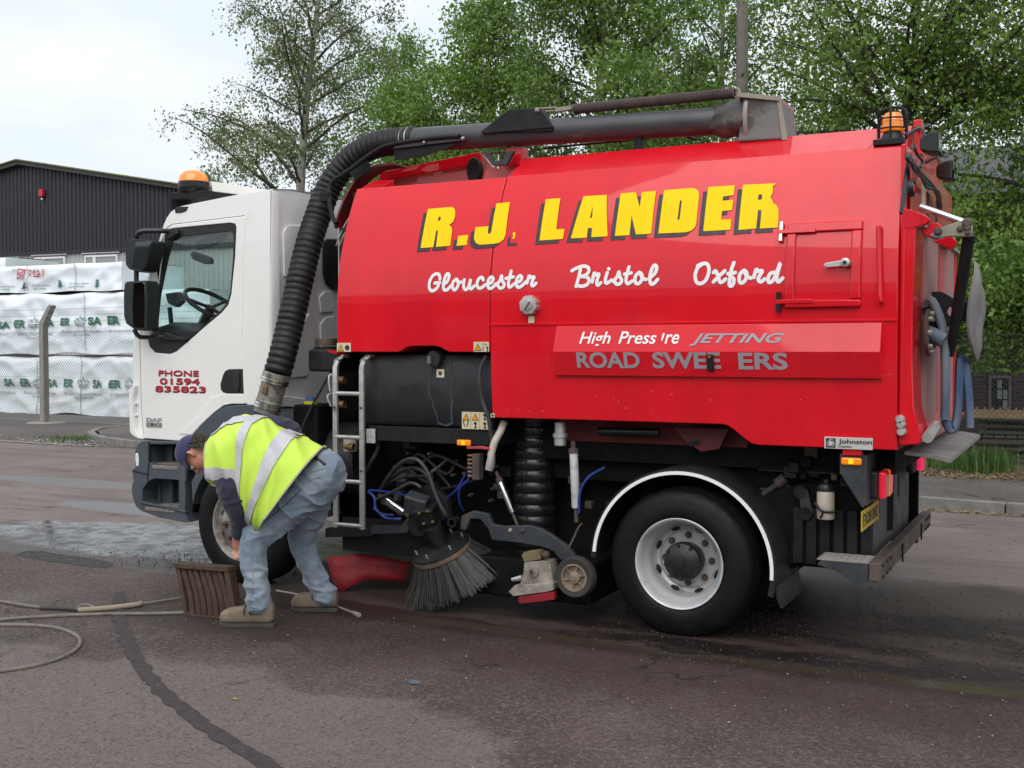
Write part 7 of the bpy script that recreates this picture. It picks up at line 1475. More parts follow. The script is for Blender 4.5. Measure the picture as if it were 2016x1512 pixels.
for pts, r_ in (([(725, 968, .06), (737, 980, .05), (740, 1002, .05), (760, 1020, .06), (790, 1022, .08)], .010), ([(727, 965, .08), (760, 968, .1), (800, 975, .12), (840, 980, .2)], .008), ([(922, 905, .14), (924, 940, .12), (905, 962, .12), (905, 990, .15), (912, 1005, .2)], .008), ([(918, 930, .16), (895, 968, .14), (865, 985, .16), (830, 985, .2)], .007), ([(1140, 1010, .1), (1142, 970, .1), (1158, 940, .12), (1190, 920, .2)], .008), ([(735, 1000, .03), (752, 1012, .03), (775, 1014, .05)], .007)):
    obj('blue_air_line', MB().tube(smooth([A(x, y, d_) for x, y, d_ in pts], 6), r_, 6), BLUE_T, T)
# brush swing arm and sill bar
obj('swing_arm', MB().prism([A(*q, .10) for q in ((730, 1035), (790, 1035), (812, 1005), (830, 1003), (832, 1018), (800, 1050), (730, 1052))], (0, .05, 0)), SLATE, T, bevel=.005)
obj('sill_bar', MB().prism([A(*q, .16) for q in ((640, 1040), (735, 1038), (735, 1056), (640, 1058))], (0, .06, 0)), BLACK_S, T, bevel=.004)
for pts in ([(822, 960), (855, 950), (868, 1000), (858, 1042), (826, 1038), (815, 1005)], [(855, 960), (880, 985), (884, 1020), (868, 1028)]): obj('arm_bracket', MB().prism([A(*q, .12) for q in pts], (0, .06, 0)), BLACK_S, T, bevel=.006)
rk = random.Random(21)
for i in range(26):
    x, z = rk.uniform(-2.30, -1.35), rk.uniform(.62, 1.07); s = rk.uniform(.03, .09); obj('valve_block', MB().box((x, rk.uniform(.30, .50), z), (s, .06, s * rk.uniform(.5, 1.4))), rk.choice((CHASSIS, BLACK_S, CHASSIS, BROWN_S)), T, bevel=.006)
for i in range(14):
    x, z = rk.uniform(-2.25, -1.4), rk.uniform(.66, 1.05); obj('hydraulic_fitting', MB().lathe([(.001, -.02), (.008, -.02), (.012, -.005), (.012, .03)], (x, .27, z), 'y', 8), rk.choice((COPPER, ALU, BROWN_S)), T)
for i in range(4):
    x = rk.uniform(-2.2, -1.95); z = rk.uniform(.7, 1.05); obj('hydraulic_hose', MB().tube(smooth([(x, .26, z), (x + rk.uniform(.05, .2), .24, z + rk.uniform(-.1, .1)), (x + rk.uniform(.2, .4), .25, z + rk.uniform(-.15, .1)), (x + rk.uniform(.3, .6), .3, z + rk.uniform(-.2, .1))], 5), rk.uniform(.008, .014), 6), HB, T)
for i in range(16):
    x, z = rk.uniform(-1.0, -.45), rk.uniform(.65, 1.2); s = rk.uniform(.02, .07); obj('frame_clip', MB().box((x, rk.uniform(.38, .55), z), (s, .05, s)), rk.choice((CHASSIS, BROWN_S, BLACK_S)), T, bevel=.004)
for i in range(22):
    x, z = rk.uniform(.40, .92), rk.uniform(.88, 1.14); s = rk.uniform(.025, .08); obj('frame_clip', MB().box((x, rk.uniform(.26, .45), z), (s, .05, s)), rk.choice((CHASSIS, BROWN_S, BLACK_S)), T, bevel=.004)
# lift ram under the hopper, seen in front of the old red subframe
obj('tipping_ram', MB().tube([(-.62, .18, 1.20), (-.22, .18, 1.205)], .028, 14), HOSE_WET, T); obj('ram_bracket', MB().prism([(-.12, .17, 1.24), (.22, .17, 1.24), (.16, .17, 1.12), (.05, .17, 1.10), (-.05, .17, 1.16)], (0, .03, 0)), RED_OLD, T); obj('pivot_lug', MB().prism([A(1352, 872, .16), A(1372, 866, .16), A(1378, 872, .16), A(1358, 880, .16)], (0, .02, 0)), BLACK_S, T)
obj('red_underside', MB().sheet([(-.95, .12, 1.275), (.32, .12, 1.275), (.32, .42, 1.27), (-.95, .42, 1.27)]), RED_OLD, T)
# ---- suction nozzle: curved arm, bearing housing, caster, red rubber
cs = lambda a: [(x / 3.15 + 980, y / 3.15 + 800) for x, y in a]
na = obj('nozzle_arm', MB().prism([A(*q, .02) for q in [(905, 1042), (908, 1016), (930, 1006), (960, 1012), (968, 1032)] + cs([(30, 745), (190, 738), (260, 758), (335, 800), (420, 860), (478, 925), (440, 945), (390, 955), (345, 900), (260, 868), (150, 848), (40, 838)]) + [(968, 1063), (960, 1040), (945, 1022), (925, 1022), (916, 1044)]], (0, .045, 0)), SLATE, T, bevel=.006)
for q in ((1005, 1044), (1029, 1045)): obj('arm_bolt', MB().lathe([(.001, -.018), (.010, -.016), (.014, 0)], A(*q, .02), 'y', 10), TAN_S if q[0] < 1010 else RUST, na)
p = A(892, 1028, .02); obj('pivot_tube', MB().lathe([(.02, -.02), (.034, -.02), (.034, .05), (.02, .05)], p, 'y', 18), BLACK_S, na)
NZ_M = mat('dirty_cast_housing', (.34, .31, .27), .6, metal=.25, var=.2, scale=12, dirt=(.13, .10, .075), dscale=11, dlev=(.48, .7))
nh = obj('bearing_housing', MB().prism([A(*q, -.02) for q in cs([(160, 960), (320, 958), (345, 1085), (342, 1140), (295, 1150), (130, 1115), (155, 1030)])], (0, .12, 0)), NZ_M, T, bevel=.012)
obj('housing_cap', MB().prism([A(*q, -.025) for q in cs([(145, 925), (160, 905), (250, 895), (268, 950), (160, 965)])], (0, .10, 0)), mat('brassy_block', (.22, .17, .09), .6, metal=.3, var=.25, dirt=(.08, .06, .04)), nh, bevel=.006)
obj('housing_boss', MB().lathe([(.001, -.03), (.018, -.03), (.022, -.02), (.034, -.018), (.036, 0)], A(*cs([(225, 1022)])[0], -.02), 'y', 20), NZ_M, nh); obj('boss_bolt', MB().lathe([(.001, -.045), (.012, -.045), (.014, -.03)], A(*cs([(222, 1020)])[0], -.02), 'y', 6), RUST, nh)
obj('housing_knob', MB().sphere(A(*cs([(298, 920)])[0], -.01), .026, 12, 8), RUST, nh)
obj('drain_tap', MB().tube([A(*cs([(88, 1075)])[0], -.02), A(*cs([(150, 1062)])[0], -.01)], [.012, .018], 10), ALU, nh)
obj('housing_foot', MB().prism([A(*q, -.05) for q in cs([(65, 1150), (105, 1110), (345, 1095), (345, 1140), (290, 1155), (95, 1180)])], (0, .16, 0)), NZ_M, nh, bevel=.006)
obj('red_rubber_skirt', MB().prism([A(*q, -.055) for q in cs([(122, 1185), (350, 1150), (352, 1200), (130, 1225)])], (0, .05, 0)), RED_RUBBER, T, bevel=.008)
cw = A(1131, 1137, -.06); cwz = max(cw.z, .128)
cst = obj('caster_wheel', MB().lathe([(.085, .0), (.118, -.004), (.128, .012), (.130, .04), (.128, .066), (.118, .08), (.085, .08)], (cw.x, -.07, cwz), 'y', 40), mat('caster_rubber', (.035, .033, .032), .6, var=.2), T, ang=50)
CR_M = mat('tan_caster_hub', (.24, .18, .13), .6, var=.2, scale=14, dirt=(.12, .085, .06), dscale=12)
obj('caster_rim', MB().lathe([(.083, .03), (.086, -.003), (.076, -.003), (.070, .018), (.040, .024), (.036, -.002), (.020, -.006), (.018, -.012), (.001, -.012)], (cw.x, -.07, cwz), 'y', 32), CR_M, cst, ang=40)
for i in range(6): a = i * math.pi / 3 + .3; obj('caster_spoke', MB().box((cw.x + .056 * math.cos(a), -.058, cwz + .056 * math.sin(a)), (.045, .014, .014), Matrix.Rotation(-a, 3, 'Y')), CR_M, cst, bevel=.003)
obj('nozzle_body', MB().bb(-1.5, -.65, .10, 1.9, .10, .36), CHASSIS, T, bevel=.02)
obj('nozzle_chain', MB().tube(smooth([A(1120, 1078, .0), A(1130, 1058, .02), A(1138, 1040, .08), A(1146, 1030, .1)], 4), .006, 6), BROWN_S, T)
# red rubber curtain in front of the brush
obj('rubber_curtain', MB().loft([[A(x, y, d) for x, y, d in r_] for r_ in (((643, 1098, .16), (664, 1094, .19), (688, 1092, .22), (712, 1090, .27), (760, 1098, .33), (806, 1108, .36)), ((648, 1120, .15), (668, 1117, .18), (692, 1113, .215), (716, 1108, .265), (762, 1116, .33), (804, 1124, .36)), ((656, 1146, .13), (676, 1138, .16), (698, 1131, .205), (719, 1126, .26), (764, 1132, .33), (800, 1137, .36)), ((666, 1168, .11), (684, 1158, .14), (704, 1148, .19), (722, 1141, .255), (765, 1144, .33), (798, 1146, .36)))], cap=False, closed=False), RED_RUBBER, T, ang=80)
rc2 = bpy.data.objects['rubber_curtain']; m_ = rc2.modifiers.new('thick', 'SOLIDIFY'); m_.thickness = .012
obj('curtain_plate', MB().bb(-2.62, -1.9, .22, .24, .28, .52), BLACK_S, T)
obj('curtain_plate', MB().bb(-1.9, -1.3, .40, .42, .10, .52), CHASSIS, T)
# ================================================================== THE MAN AT THE GULLY
from mathutils.bvhtree import BVHTree
BD = 6.95
def M(px, py, d=0.): return atD(px, py, BD + d)
VIEW = Vector((C_F.x, C_F.y, 0)).normalized(); RGT = Vector((C_R.x, C_R.y, 0)); UP = Vector((0, 0, 1))
def remesh(name, mb, voxel, smooth_it=4, fold=None, off=(0, 0, 0)):
    """join overlapping shapes into one continuous skin, smooth it, then press folds into it"""
    me = mb.mesh(name, off); b = bmesh.new(); b.from_mesh(me); bmesh.ops.recalc_face_normals(b, faces=b.faces); b.to_mesh(me); b.free()
    o = bpy.data.objects.new('t', me); col.objects.link(o)
    r = o.modifiers.new('r', 'REMESH'); r.mode = 'VOXEL'; r.voxel_size = voxel
    s = o.modifiers.new('s', 'SMOOTH'); s.iterations = smooth_it; s.factor = .5
    dg = bpy.context.evaluated_depsgraph_get(); m2 = bpy.data.meshes.new_from_object(o.evaluated_get(dg)); bpy.data.objects.remove(o); bpy.data.meshes.remove(me); m2.name = name
    if fold:
        co_ = [v.co.copy() for v in m2.vertices]; nn = [v.normal.copy() for v in m2.vertices]
        for v, c, n in zip(m2.vertices, co_, nn): v.co = c + n * fold(c + Vector(off))
        m2.update()
    return m2
def cloth(name, base, rough=.9, weave=900, var=.1, worn=None, wl=(.5, .7), sheen=.2):
    m = mat(name, base, rough, var=var, scale=7, bump=.12, bscale=weave, dirt=worn, dscale=6, dlev=wl, rvar=.05); m.node_tree.nodes['Principled BSDF'].inputs['Sheen Weight'].default_value = sheen; return m
DENIM = cloth('faded_denim', (.155, .205, .265), .9, worn=(.27, .31, .345), wl=(.42, .66)); NAVY = cloth('navy_jumper', (.022, .021, .046), .95); NAVY_C = cloth('navy_cap', (.028, .027, .085), .85)
VEST = cloth('hi_vis_fabric', (.56, .80, .085), .75, var=.05, sheen=.1); BANDM = mat('reflective_tape', (.50, .50, .53), .4, var=.08, scale=14, bump=.25, bscale=35); TRIM = cloth('beige_trim', (.42, .40, .28))
SKIN = mat('weathered_skin', (.54, .235, .155), .55, var=.12, scale=18, bump=.1, bscale=250); HAIRM = mat('brown_grey_hair', (.07, .055, .045), .8, var=.4, scale=60, bump=.6, bscale=120)
BOOTM = mat('dusty_suede', (.20, .155, .115), .9, var=.2, scale=16, bump=.25, bscale=220, dirt=(.11, .085, .065), dscale=9, dlev=(.48, .75)); SOLE = mat('boot_sole', (.055, .048, .042), .8, var=.2)
root_p = atZ(560, 1225); man = tag(empty('person', (root_p.x, root_p.y, 0)), 'person in yellow hi-vis vest, blue jeans and navy cap bending down beside the grate', 'person')
oM = Vector(man.location)
def limb(mb, pts, rs, n=18, k=6):
    P = smooth([M(*p) for p in pts], k); R2 = []
    for i in range(len(rs) - 1): R2 += [rs[i] + (rs[i + 1] - rs[i]) * (j / k) * (1 if 1 else 0) for j in range(k)]
    R2.append(rs[-1]); mb.tube(P, R2, n); mb.sphere(P[0], rs[0] * .98, 14, 10); mb.sphere(P[-1], rs[-1] * .98, 14, 10)
# --- body: head, neck, trunk, limbs and hands, one skin
c_ax = (-RGT * .93 + UP * .22 + VIEW * .20).normalized(); f_ax = (-UP * .97 - RGT * .12 + VIEW * .05); f_ax = (f_ax - c_ax * f_ax.dot(c_ax)).normalized(); s_ax = c_ax.cross(f_ax); s_ax = s_ax if s_ax.dot(VIEW) < 0 else -s_ax
HC = M(386, 893, .17)
def hd_(u, f, s): return HC + c_ax * u + f_ax * f + s_ax * s
def ell(mb, c, ru, rf, rs_, n=20, m=14):
    rings = []
    for i in range(m + 1):
        a = -math.pi / 2 + math.pi * i / m; q = max(1e-3, math.cos(a)); rings.append([hd_(c[0] + ru * math.sin(a), c[1] + rf * q * math.cos(2 * math.pi * j / n), c[2] + rs_ * q * math.sin(2 * math.pi * j / n)) for j in range(n)])
    mb.loft(rings)
mb = MB()
ell(mb, (.03, -.012, 0), .095, .100, .077); ell(mb, (-.035, .025, 0), .085, .070, .062); ell(mb, (-.085, .048, 0), .035, .040, .040)      # skull, face, chin
mb.tube([hd_(.010, .088, 0), hd_(-.018, .108, 0), hd_(-.034, .112, 0), hd_(-.040, .09, 0)], [.011, .014, .017, .014], 10)                # nose
for sg in (1, -1):
    ell(mb, (-.008, .066, sg * .030), .014, .018, .018, 10, 8)                                                                               # brow / cheek
    mb.tube([hd_(.022, -.004, sg * .074), hd_(.012, -.016, sg * .084), hd_(-.012, -.014, sg * .085), hd_(-.032, .000, sg * .076)], [.009, .011, .010, .009], 8)  # ear
ell(mb, (-.062, .082, 0), .008, .014, .024, 10, 8)                                                                                          # lips
neck0 = hd_(-.07, -.03, 0); neck1 = M(440, 893, .19); mb.tube([neck0, neck0.lerp(neck1, .5), neck1], [.062, .064, .075], 18)
limb(mb, [(440, 893, .19), (500, 900, .20), (570, 915, .21), (625, 935, .22)], [.10, .12, .12, .11])
limb(mb, [(620, 945, .17), (556, 1005, .14), (506, 1056, .08), (503, 1120, .03), (510, 1200, .01)], [.085, .075, .055, .048, .040]); limb(mb, [(622, 945, .29), (606, 1010, .34), (595, 1066, .38), (617, 1130, .41), (642, 1176, .43)], [.085, .075, .055, .048, .040])
limb(mb, [(452, 915, .0), (466, 985, -.02), (466, 1048, .12)], [.055, .045, .032]); limb(mb, [(500, 864, .40), (562, 858, .47), (550, 955, .42)], [.045, .034, .028])
def hand(mb, w_, dirv, palm_n, spread, sg):
    dirv = dirv.normalized(); side = dirv.cross(palm_n).normalized(); pn = side.cross(dirv)
    rings = []
    for t, hw, ht in ((-.01, .026, .020), (.03, .036, .017), (.07, .042, .015), (.092, .040, .013)): rings.append([w_ + dirv * t + side * hw * math.cos(q) + pn * ht * math.sin(q) for q in [2 * math.pi * j / 12 for j in range(12)]])
    mb.loft(rings)
    for i, (L_, o_) in enumerate(((.070, -.030), (.078, -.010), (.073, .010), (.058, .028))):
        p0 = w_ + dirv * .086 + side * o_; d0 = dirv + side * (o_ * spread); p1 = p0 + d0.normalized() * L_ * .45; p2 = p1 + (d0 + pn * .8).normalized() * L_ * .32; p3 = p2 + (d0 + pn * 1.8).normalized() * L_ * .26; mb.tube([p0 - dirv * .02, p0, p1, p2, p3], [.0095, .0095, .0088, .0082, .0068], 8)
    q0 = w_ + dirv * .025 + side * (-.030) * sg; q1 = q0 + (dirv * .6 - side * sg * .7 + pn * .25).normalized() * .040; q2 = q1 + (dirv * .9 - side * sg * .2 + pn * .5).normalized() * .032; mb.tube([q0 + side * sg * .012, q0, q1, q2], [.014, .013, .011, .009], 8)
gr_mid = M(470, 1108, .16)
hand(mb, M(465, 1052, .12), (gr_mid - M(465, 1052, .12)), -RGT * .4 - VIEW * .9, 2.5, 1); hand(mb, M(545, 962, .42), M(515, 1040, .34) - M(545, 962, .42), -RGT - VIEW * .3, 2.5, -1)
body = obj('body', remesh('body', mb, .0075, 3, off=oM), SKIN, man)
# --- jeans
fn_ = lambda p, s, z=0.: mnoise.noise(Vector((p.x * s, p.y * s, p.z * s + z)))
def jfold(p):
    low = max(0., min(1., (.62 - p.z) / .5)); r1 = 1 - abs(fn_(Vector((p.x * .45, p.y * .45, p.z * 1.25)), 9, 3)); r2 = 1 - abs(fn_(Vector((p.x + p.z * .9, p.y, p.z * .6 - p.x * .4)), 8, 9))
    mk = .35 + .65 * max(0., min(1., .5 + 1.6 * fn_(p, 4, 2)))
    return mk * (.023 * (r1 ** 4 - .25) * (.3 + .8 * low) + .021 * (r2 ** 4 - .25) * (1 - .3 * low)) + .006 * fn_(p, 7) + .002 * fn_(p, 26) + .0075 * low * ((1 - abs(fn_(Vector((p.x * .8 + p.z * .5, p.y * .8, p.z * 1.4)), 17, 6))) ** 3 - .35)
mb = MB(); limb(mb, [(640, 928, .15), (614, 955, .14), (556, 1005, .13), (506, 1056, .07), (498, 1072, .05), (503, 1128, .03), (508, 1168, .015), (510, 1188, .01)], [.132, .142, .122, .088, .080, .068, .069, .076]); limb(mb, [(640, 925, .28), (622, 955, .30), (606, 1010, .34), (594, 1062, .38), (600, 1085, .39), (618, 1130, .41), (632, 1158, .43), (640, 1170, .43)], [.132, .140, .115, .084, .078, .068, .069, .074])
limb(mb, [(585, 915, .2), (618, 930, .2), (636, 938, .2)], [.12, .150, .150])
jm = remesh('jeans', mb, .0085, 4, jfold, off=oM); jeans = obj('jeans', jm, DENIM, man)
# --- jumper
def sfold(p):
    r1 = 1 - abs(fn_(Vector((p.x * .6, p.y * .6, p.z * 1.3)), 12, 5)); return .010 * (r1 ** 4 - .3) + .004 * fn_(p, 28)
mb = MB(); limb(mb, [(428, 893, .19), (480, 896, .19), (560, 912, .19), (612, 928, .19)], [.10, .16, .15, .135]); limb(mb, [(450, 915, .08), (455, 955, .0), (465, 988, -.01), (474, 1012, .03), (470, 1048, .11)], [.105, .094, .080, .070, .052]); limb(mb, [(480, 868, .36), (520, 845, .46), (572, 850, .50), (568, 880, .48), (545, 958, .42)], [.10, .085, .070, .066, .05])
obj('jumper', remesh('jumper', mb, .009, 5, sfold, off=oM), NAVY, man)
# --- vest: a loose open tube from the collar to the hem
VT = [(412, 868), (420, 858), (446, 836), (476, 821), (505, 820), (545, 838), (590, 862), (634, 884)]; VB = [(415, 940), (419, 948), (445, 955), (478, 968), (487, 992), (492, 1014), (503, 1030), (515, 1042)]; VBW = [.13, .20, .262, .268, .272, .285, .298, .305]
def vsurf(u, a, o=0.):
    u = max(0, min(len(VT) - 1.0001, u)); i = int(u); f = u - i; g = lambda A_: tuple(A_[i][k] * (1 - f) + A_[i + 1][k] * f for k in (0, 1)); t, b_ = g(VT), g(VB); w_ = VBW[i] * (1 - f) + VBW[i + 1] * f
    T_, B_2 = M(*t, .20), M(*b_, .17); c = (T_ + B_2) / 2; h = (T_ - B_2) / 2; ca, sa = math.cos(a), math.sin(a); sq = lambda v: math.copysign(abs(v) ** .72, v)
    p = c + h * (1 + o / h.length) * sq(ca) - VIEW * (w_ + o) * sq(sa)
    wr = .014 * fn_(Vector((u * .16 + a * .05, a * .22 + u * .05, 3)), 6) + .026 * ((1 - abs(fn_(Vector((u * .10 - a * .13, a * .05, 7)), 9))) ** 4 - .3) * min(1, u / 3)
    n_ = (h.normalized() * ca - VIEW * sa); return p + n_ * wr
NA, NU = 72, 64
rings = [[vsurf((len(VT) - 1) * i / NU, 2 * math.pi * j / NA) for j in range(NA)] for i in range(NU + 1)]
vest = obj('hi_vis_vest', MB().loft(rings, cap=False), VEST, man, ang=80); vest.modifiers.new('thick', 'SOLIDIFY').thickness = .006
def band(u0, u1, slant=0., a0=0., a1=2 * math.pi, o=.009):
    n = 90; mb = MB(); vs = []
    for j in range(n + 1):
        a = a0 + (a1 - a0) * j / n; vs += [vsurf(u0 + slant * math.sin(a), a, o), vsurf((u0 + u1) / 2 + slant * math.sin(a), a, o + .001), vsurf(u1 + slant * math.sin(a), a, o)]
    mb.add(vs, [q for j in range(n) for q in ((3 * j, 3 * j + 1, 3 * j + 4, 3 * j + 3), (3 * j + 1, 3 * j + 2, 3 * j + 5, 3 * j + 4))]); return obj('reflective_band', mb, BANDM, vest, ang=80)
band(3.92, 4.52, -.55); band(5.38, 5.98, -.15)
def strap_band(a, w_, u0, u1):
    n = 40; vs = []; mb = MB()
    for j in range(n + 1): u = u0 + (u1 - u0) * j / n; vs += [vsurf(u, a - w_, .0095), vsurf(u, a, .0105), vsurf(u, a + w_, .0095)]
    mb.add(vs, [q for j in range(n) for q in ((3 * j, 3 * j + 1, 3 * j + 4, 3 * j + 3), (3 * j + 1, 3 * j + 2, 3 * j + 5, 3 * j + 4))]); return obj('reflective_band', mb, BANDM, vest, ang=80)
strap_band(R_(112), R_(13), .6, 3.95); strap_band(R_(22), R_(11), 1.2, 4.0)
obj('vest_trim', MB().tube([vsurf(len(VT) - 1, 2 * math.pi * j / NA, .004) for j in range(NA + 1)], .006, 6), TRIM, vest); obj('vest_trim', MB().tube([vsurf(0.02, 2 * math.pi * j / NA, .004) for j in range(NA + 1)], .006, 6), TRIM, vest)
ah = [vsurf(u, R_(a), .006) for u, a in ((1.0, 176), (1.25, 158), (1.9, 150), (2.6, 150), (3.15, 160), (3.45, 176), (3.45, 195))]
obj('vest_trim', MB().tube(smooth(ah, 6), .006, 6), TRIM, vest)
# --- belt, pockets and seams laid on the jeans
bv = BVHTree.FromPolygons([tuple(v.co + oM) for v in jm.vertices], [tuple(p.vertices) for p in jm.polygons])
def on_jeans(px, py, o=.003):
    d = ray(px, py).normalized(); h = bv.ray_cast(CAM, d); return (h[0] + h[1] * o) if h[0] is not None else None
def seam(pts, r, m, name='stitching'):
    P = [on_jeans(*q) for q in [(a[0] + (b[0] - a[0]) * t, a[1] + (b[1] - a[1]) * t) for a, b in zip(pts, pts[1:]) for t in (0, .25, .5, .75)] + [pts[-1]]]; P = [p for p in P if p is not None]
    if len(P) > 2: obj(name, MB().tube(P, r, 5), m, jeans)
c3 = lambda a: [(x / 3.287 + 300, y / 3.287 + 800) for x, y in a]
STITCH = mat('pale_stitching', (.26, .27, .27), .8); DSEAM = mat('dark_denim_seam', (.05, .075, .12), .9); BELT = mat('dark_leather_belt', (.022, .018, .018), .5)
seam(c3([(995, 440), (1050, 418), (1108, 402)]), .0025, STITCH); seam(c3([(985, 492), (1040, 470), (1088, 455), (1084, 470)]), .0025, STITCH); seam(c3([(1052, 332), (1078, 345), (1100, 362), (1118, 378)]), .010, BELT, 'belt')
seam(c3([(960, 540), (860, 640), (760, 720), (690, 790)]), .0025, DSEAM, 'seam'); seam(c3([(640, 960), (650, 1060), (650, 1160), (640, 1230), (625, 1290)]), .0022, STITCH, 'seam'); seam(c3([(600, 1318), (690, 1360), (775, 1350)]), .0025, DSEAM, 'hem_seam'); seam(c3([(1040, 1272), (1110, 1290), (1180, 1278)]), .0025, DSEAM, 'hem_seam')
# --- boots
def boot(toe, heel, name):
    t, h = atZ(*toe), atZ(*heel); t.z = h.z = .004; ax = (t - h); L_ = ax.length; ax.normalize(); sd_ = Vector((-ax.y, ax.x, 0)); mb = MB()
    sec = [(.0, .032, .02, .10), (.05, .043, .0, .145), (.22, .046, .0, .165), (.36, .047, .0, .158), (.47, .050, .0, .128), (.60, .054, .0, .106), (.74, .058, .0, .096), (.88, .055, .0, .088), (.965, .042, .0, .070), (1.0, .020, .010, .048)]
    rings = []
    for f, hw, zl, zh in sec: rings.append([h + ax * L_ * f + sd_ * hw * math.copysign(abs(math.cos(q)) ** .6, math.cos(q)) + Vector((0, 0, .022 + zl + (zh - zl) * (.5 + .5 * math.copysign(abs(math.sin(q)) ** .7, math.sin(q))))) for q in [2 * math.pi * j / 20 for j in range(20)]])
    mb.loft(rings); b_ = obj(name, mb, BOOTM, man, ang=60); b_.modifiers.new('s', 'SUBSURF').levels = 1; b_.modifiers['s'].render_levels = 1
    so_ = []
    for z in (.0, .026):
        so_.append([h + ax * L_ * (-.01 + 1.03 * f) + sd_ * w_ + Vector((0, 0, z)) for f, w_ in ((0, -.025), (.06, -.040), (.3, -.040), (.45, -.042), (.72, -.056), (.9, -.048), (1., -.02), (1., .02), (.9, .048), (.72, .056), (.45, .042), (.3, .040), (.06, .040), (0, .025))])
    obj('sole', MB().loft(so_), SOLE, b_, bevel=.004)
    for f in (.46, .52, .58, .64):
        z = .022 + .140 - (f - .46) * .22; obj('lace', MB().tube([h + ax * L_ * f + sd_ * -.034 + Vector((0, 0, z - .022)), h + ax * L_ * (f + .02) + Vector((0, 0, z + .006)), h + ax * L_ * (f + .03) + sd_ * .034 + Vector((0, 0, z - .022))], .005, 5), BELT, b_)
    for k_ in (-1, 1): obj('lace', MB().tube(smooth([h + ax * L_ * .42 + Vector((0, 0, .148)), h + ax * L_ * (.44 + .06 * k_) + sd_ * .052 + Vector((0, 0, .135)), h + ax * L_ * (.46 + .05 * k_) + sd_ * .060 + Vector((0, 0, .085))], 4), .0045, 5), BELT, b_)
    return b_
boot((434, 1233), (541, 1235), 'boot'); boot((574, 1203), (665, 1204), 'boot')
# --- cap, hair, spectacles
mb = MB(); rings = []
for i in range(11):
    t = i / 10; u = .012 + .118 * math.sin(t * math.pi / 2); q = math.cos(t * math.pi / 2) ** .62; rings.append([hd_(u + .018 * (math.cos(a) - .0) * (1 - t), -.008 + .110 * q * math.cos(a), .086 * q * math.sin(a)) for a in [2 * math.pi * j / 32 for j in range(32)]])
cap_ = obj('cap', MB().loft(rings[:-1] + [[hd_(.130, -.008 + .01 * math.cos(a), .01 * math.sin(a)) for a in [2 * math.pi * j / 32 for j in range(32)]]], cap=False), NAVY_C, man, ang=60); cap_.modifiers.new('thick', 'SOLIDIFY').thickness = .004
pk_ = []
for t in np.linspace(-1, 1, 17):
    a = t * R_(62); base_ = (.040 + .004 * (1 - t * t), -.008 + .104 * math.cos(a), .084 * math.sin(a)); tip = (.022 - .016 * t * t - .008, .075 + .125 * (1 - abs(t) ** 2.6), .078 * t); pk_.append([hd_(*base_), hd_(*[b_ * .5 + c_ * .5 + (.006 if k == 0 else 0) for k, (b_, c_) in enumerate(zip(base_, tip))]), hd_(*tip)])
pk = obj('peak', MB().loft(pk_, cap=False, closed=False), NAVY_C, cap_, ang=70); pk.modifiers.new('thick', 'SOLIDIFY').thickness = .006
obj('cap_button', MB().sphere(hd_(.134, -.008, 0), .008, 8, 6), NAVY_C, cap_)
rh = random.Random(4); mb = MB()
for i in range(420):
    a = rh.uniform(R_(112), R_(248)); u = rh.uniform(-.050, .032); p = (u, -.012 + .098 * math.cos(a) * (1 - .10 * (u < -.03)), .080 * math.sin(a)); d_ = (rh.uniform(-.035, .01), p[1] * .12 + rh.uniform(-.012, .012), p[2] * .12 + rh.uniform(-.012, .012)); mb.tube([hd_(*p), hd_(p[0] + d_[0] * .5, p[1] + d_[1], p[2] + d_[2]), hd_(p[0] + d_[0], p[1] + d_[1] * .8, p[2] + d_[2] * .8)], [.004, .0035, .001], 3)
h_o = obj('hair', mb, HAIRM, man); h_o['kind'] = 'stuff'
mb = MB()
for sg in (1, -1):
    mb.tube([hd_(-.006 + .019 * math.sin(q), .094, sg * .032 + .024 * math.cos(q)) for q in [2 * math.pi * i / 16 for i in range(17)]], .0018, 5); mb.tube([hd_(-.002, .094, sg * .056), hd_(.0, .06, sg * .074), hd_(.006, -.005, sg * .078)], .0018, 5)
mb.tube([hd_(-.004, .094, -.008), hd_(.0, .098, 0), hd_(-.004, .094, .008)], .0018, 5); sp2 = obj('spectacles', mb, BLACK_P, man)
for sg in (1, -1): obj('lens', MB().add([hd_(-.006 + .018 * math.sin(q), .0945, sg * .032 + .023 * math.cos(q)) for q in [2 * math.pi * i / 16 for i in range(16)]], [tuple(range(16))]), CLEAR_L, sp2)
for sg in (1, -1):
    obj('eye', MB().sphere(hd_(-.008, .080, sg * .031), .012, 12, 8), mat('eye_white', (.7, .66, .62), .2) if sg == 1 else MATS['eye_white'], man)
obj('collar_label', MB().box(M(414, 878, .0), (.006, .012, .05)), WHITEV, vest)

# ================================================================== GULLY GRATE
gl, gr2 = atZ(361, 1214), atZ(470, 1224); gax = (gr2 - gl); gax.z = 0; GW = .40; gax.normalize(); gn = Vector((-gax.y, gax.x, 0))   # gn points away from the camera
lean = .24; gup = (UP + gn * .06 - gax * lean).normalized(); gth = (gn + gax * .10 - UP * .06).normalized()
tlp_ = M(337, 1110, -.05); GH = .345
grate = tag(empty('drain_grate', (gl.x + gax.x * .2, gl.y + gax.y * .2, 0)), 'rusty cast iron drain grate standing on edge against the man\'s legs', 'drain grate')
g0 = Vector((gl.x, gl.y, .004))
def gp(u, v, t=0.): return g0 + gax * (u * GW) + gup * (v * GH) + gth * t
TH_G = .075
def gbox(u0, u1, v0, v1, t0, t1, mb): return mb.loft([[gp(u0, v0, t0), gp(u1, v0, t0), gp(u1, v0, t1), gp(u0, v0, t1)], [gp(u0, v1, t0), gp(u1, v1, t0), gp(u1, v1, t1), gp(u0, v1, t1)]])
fr2 = MB()
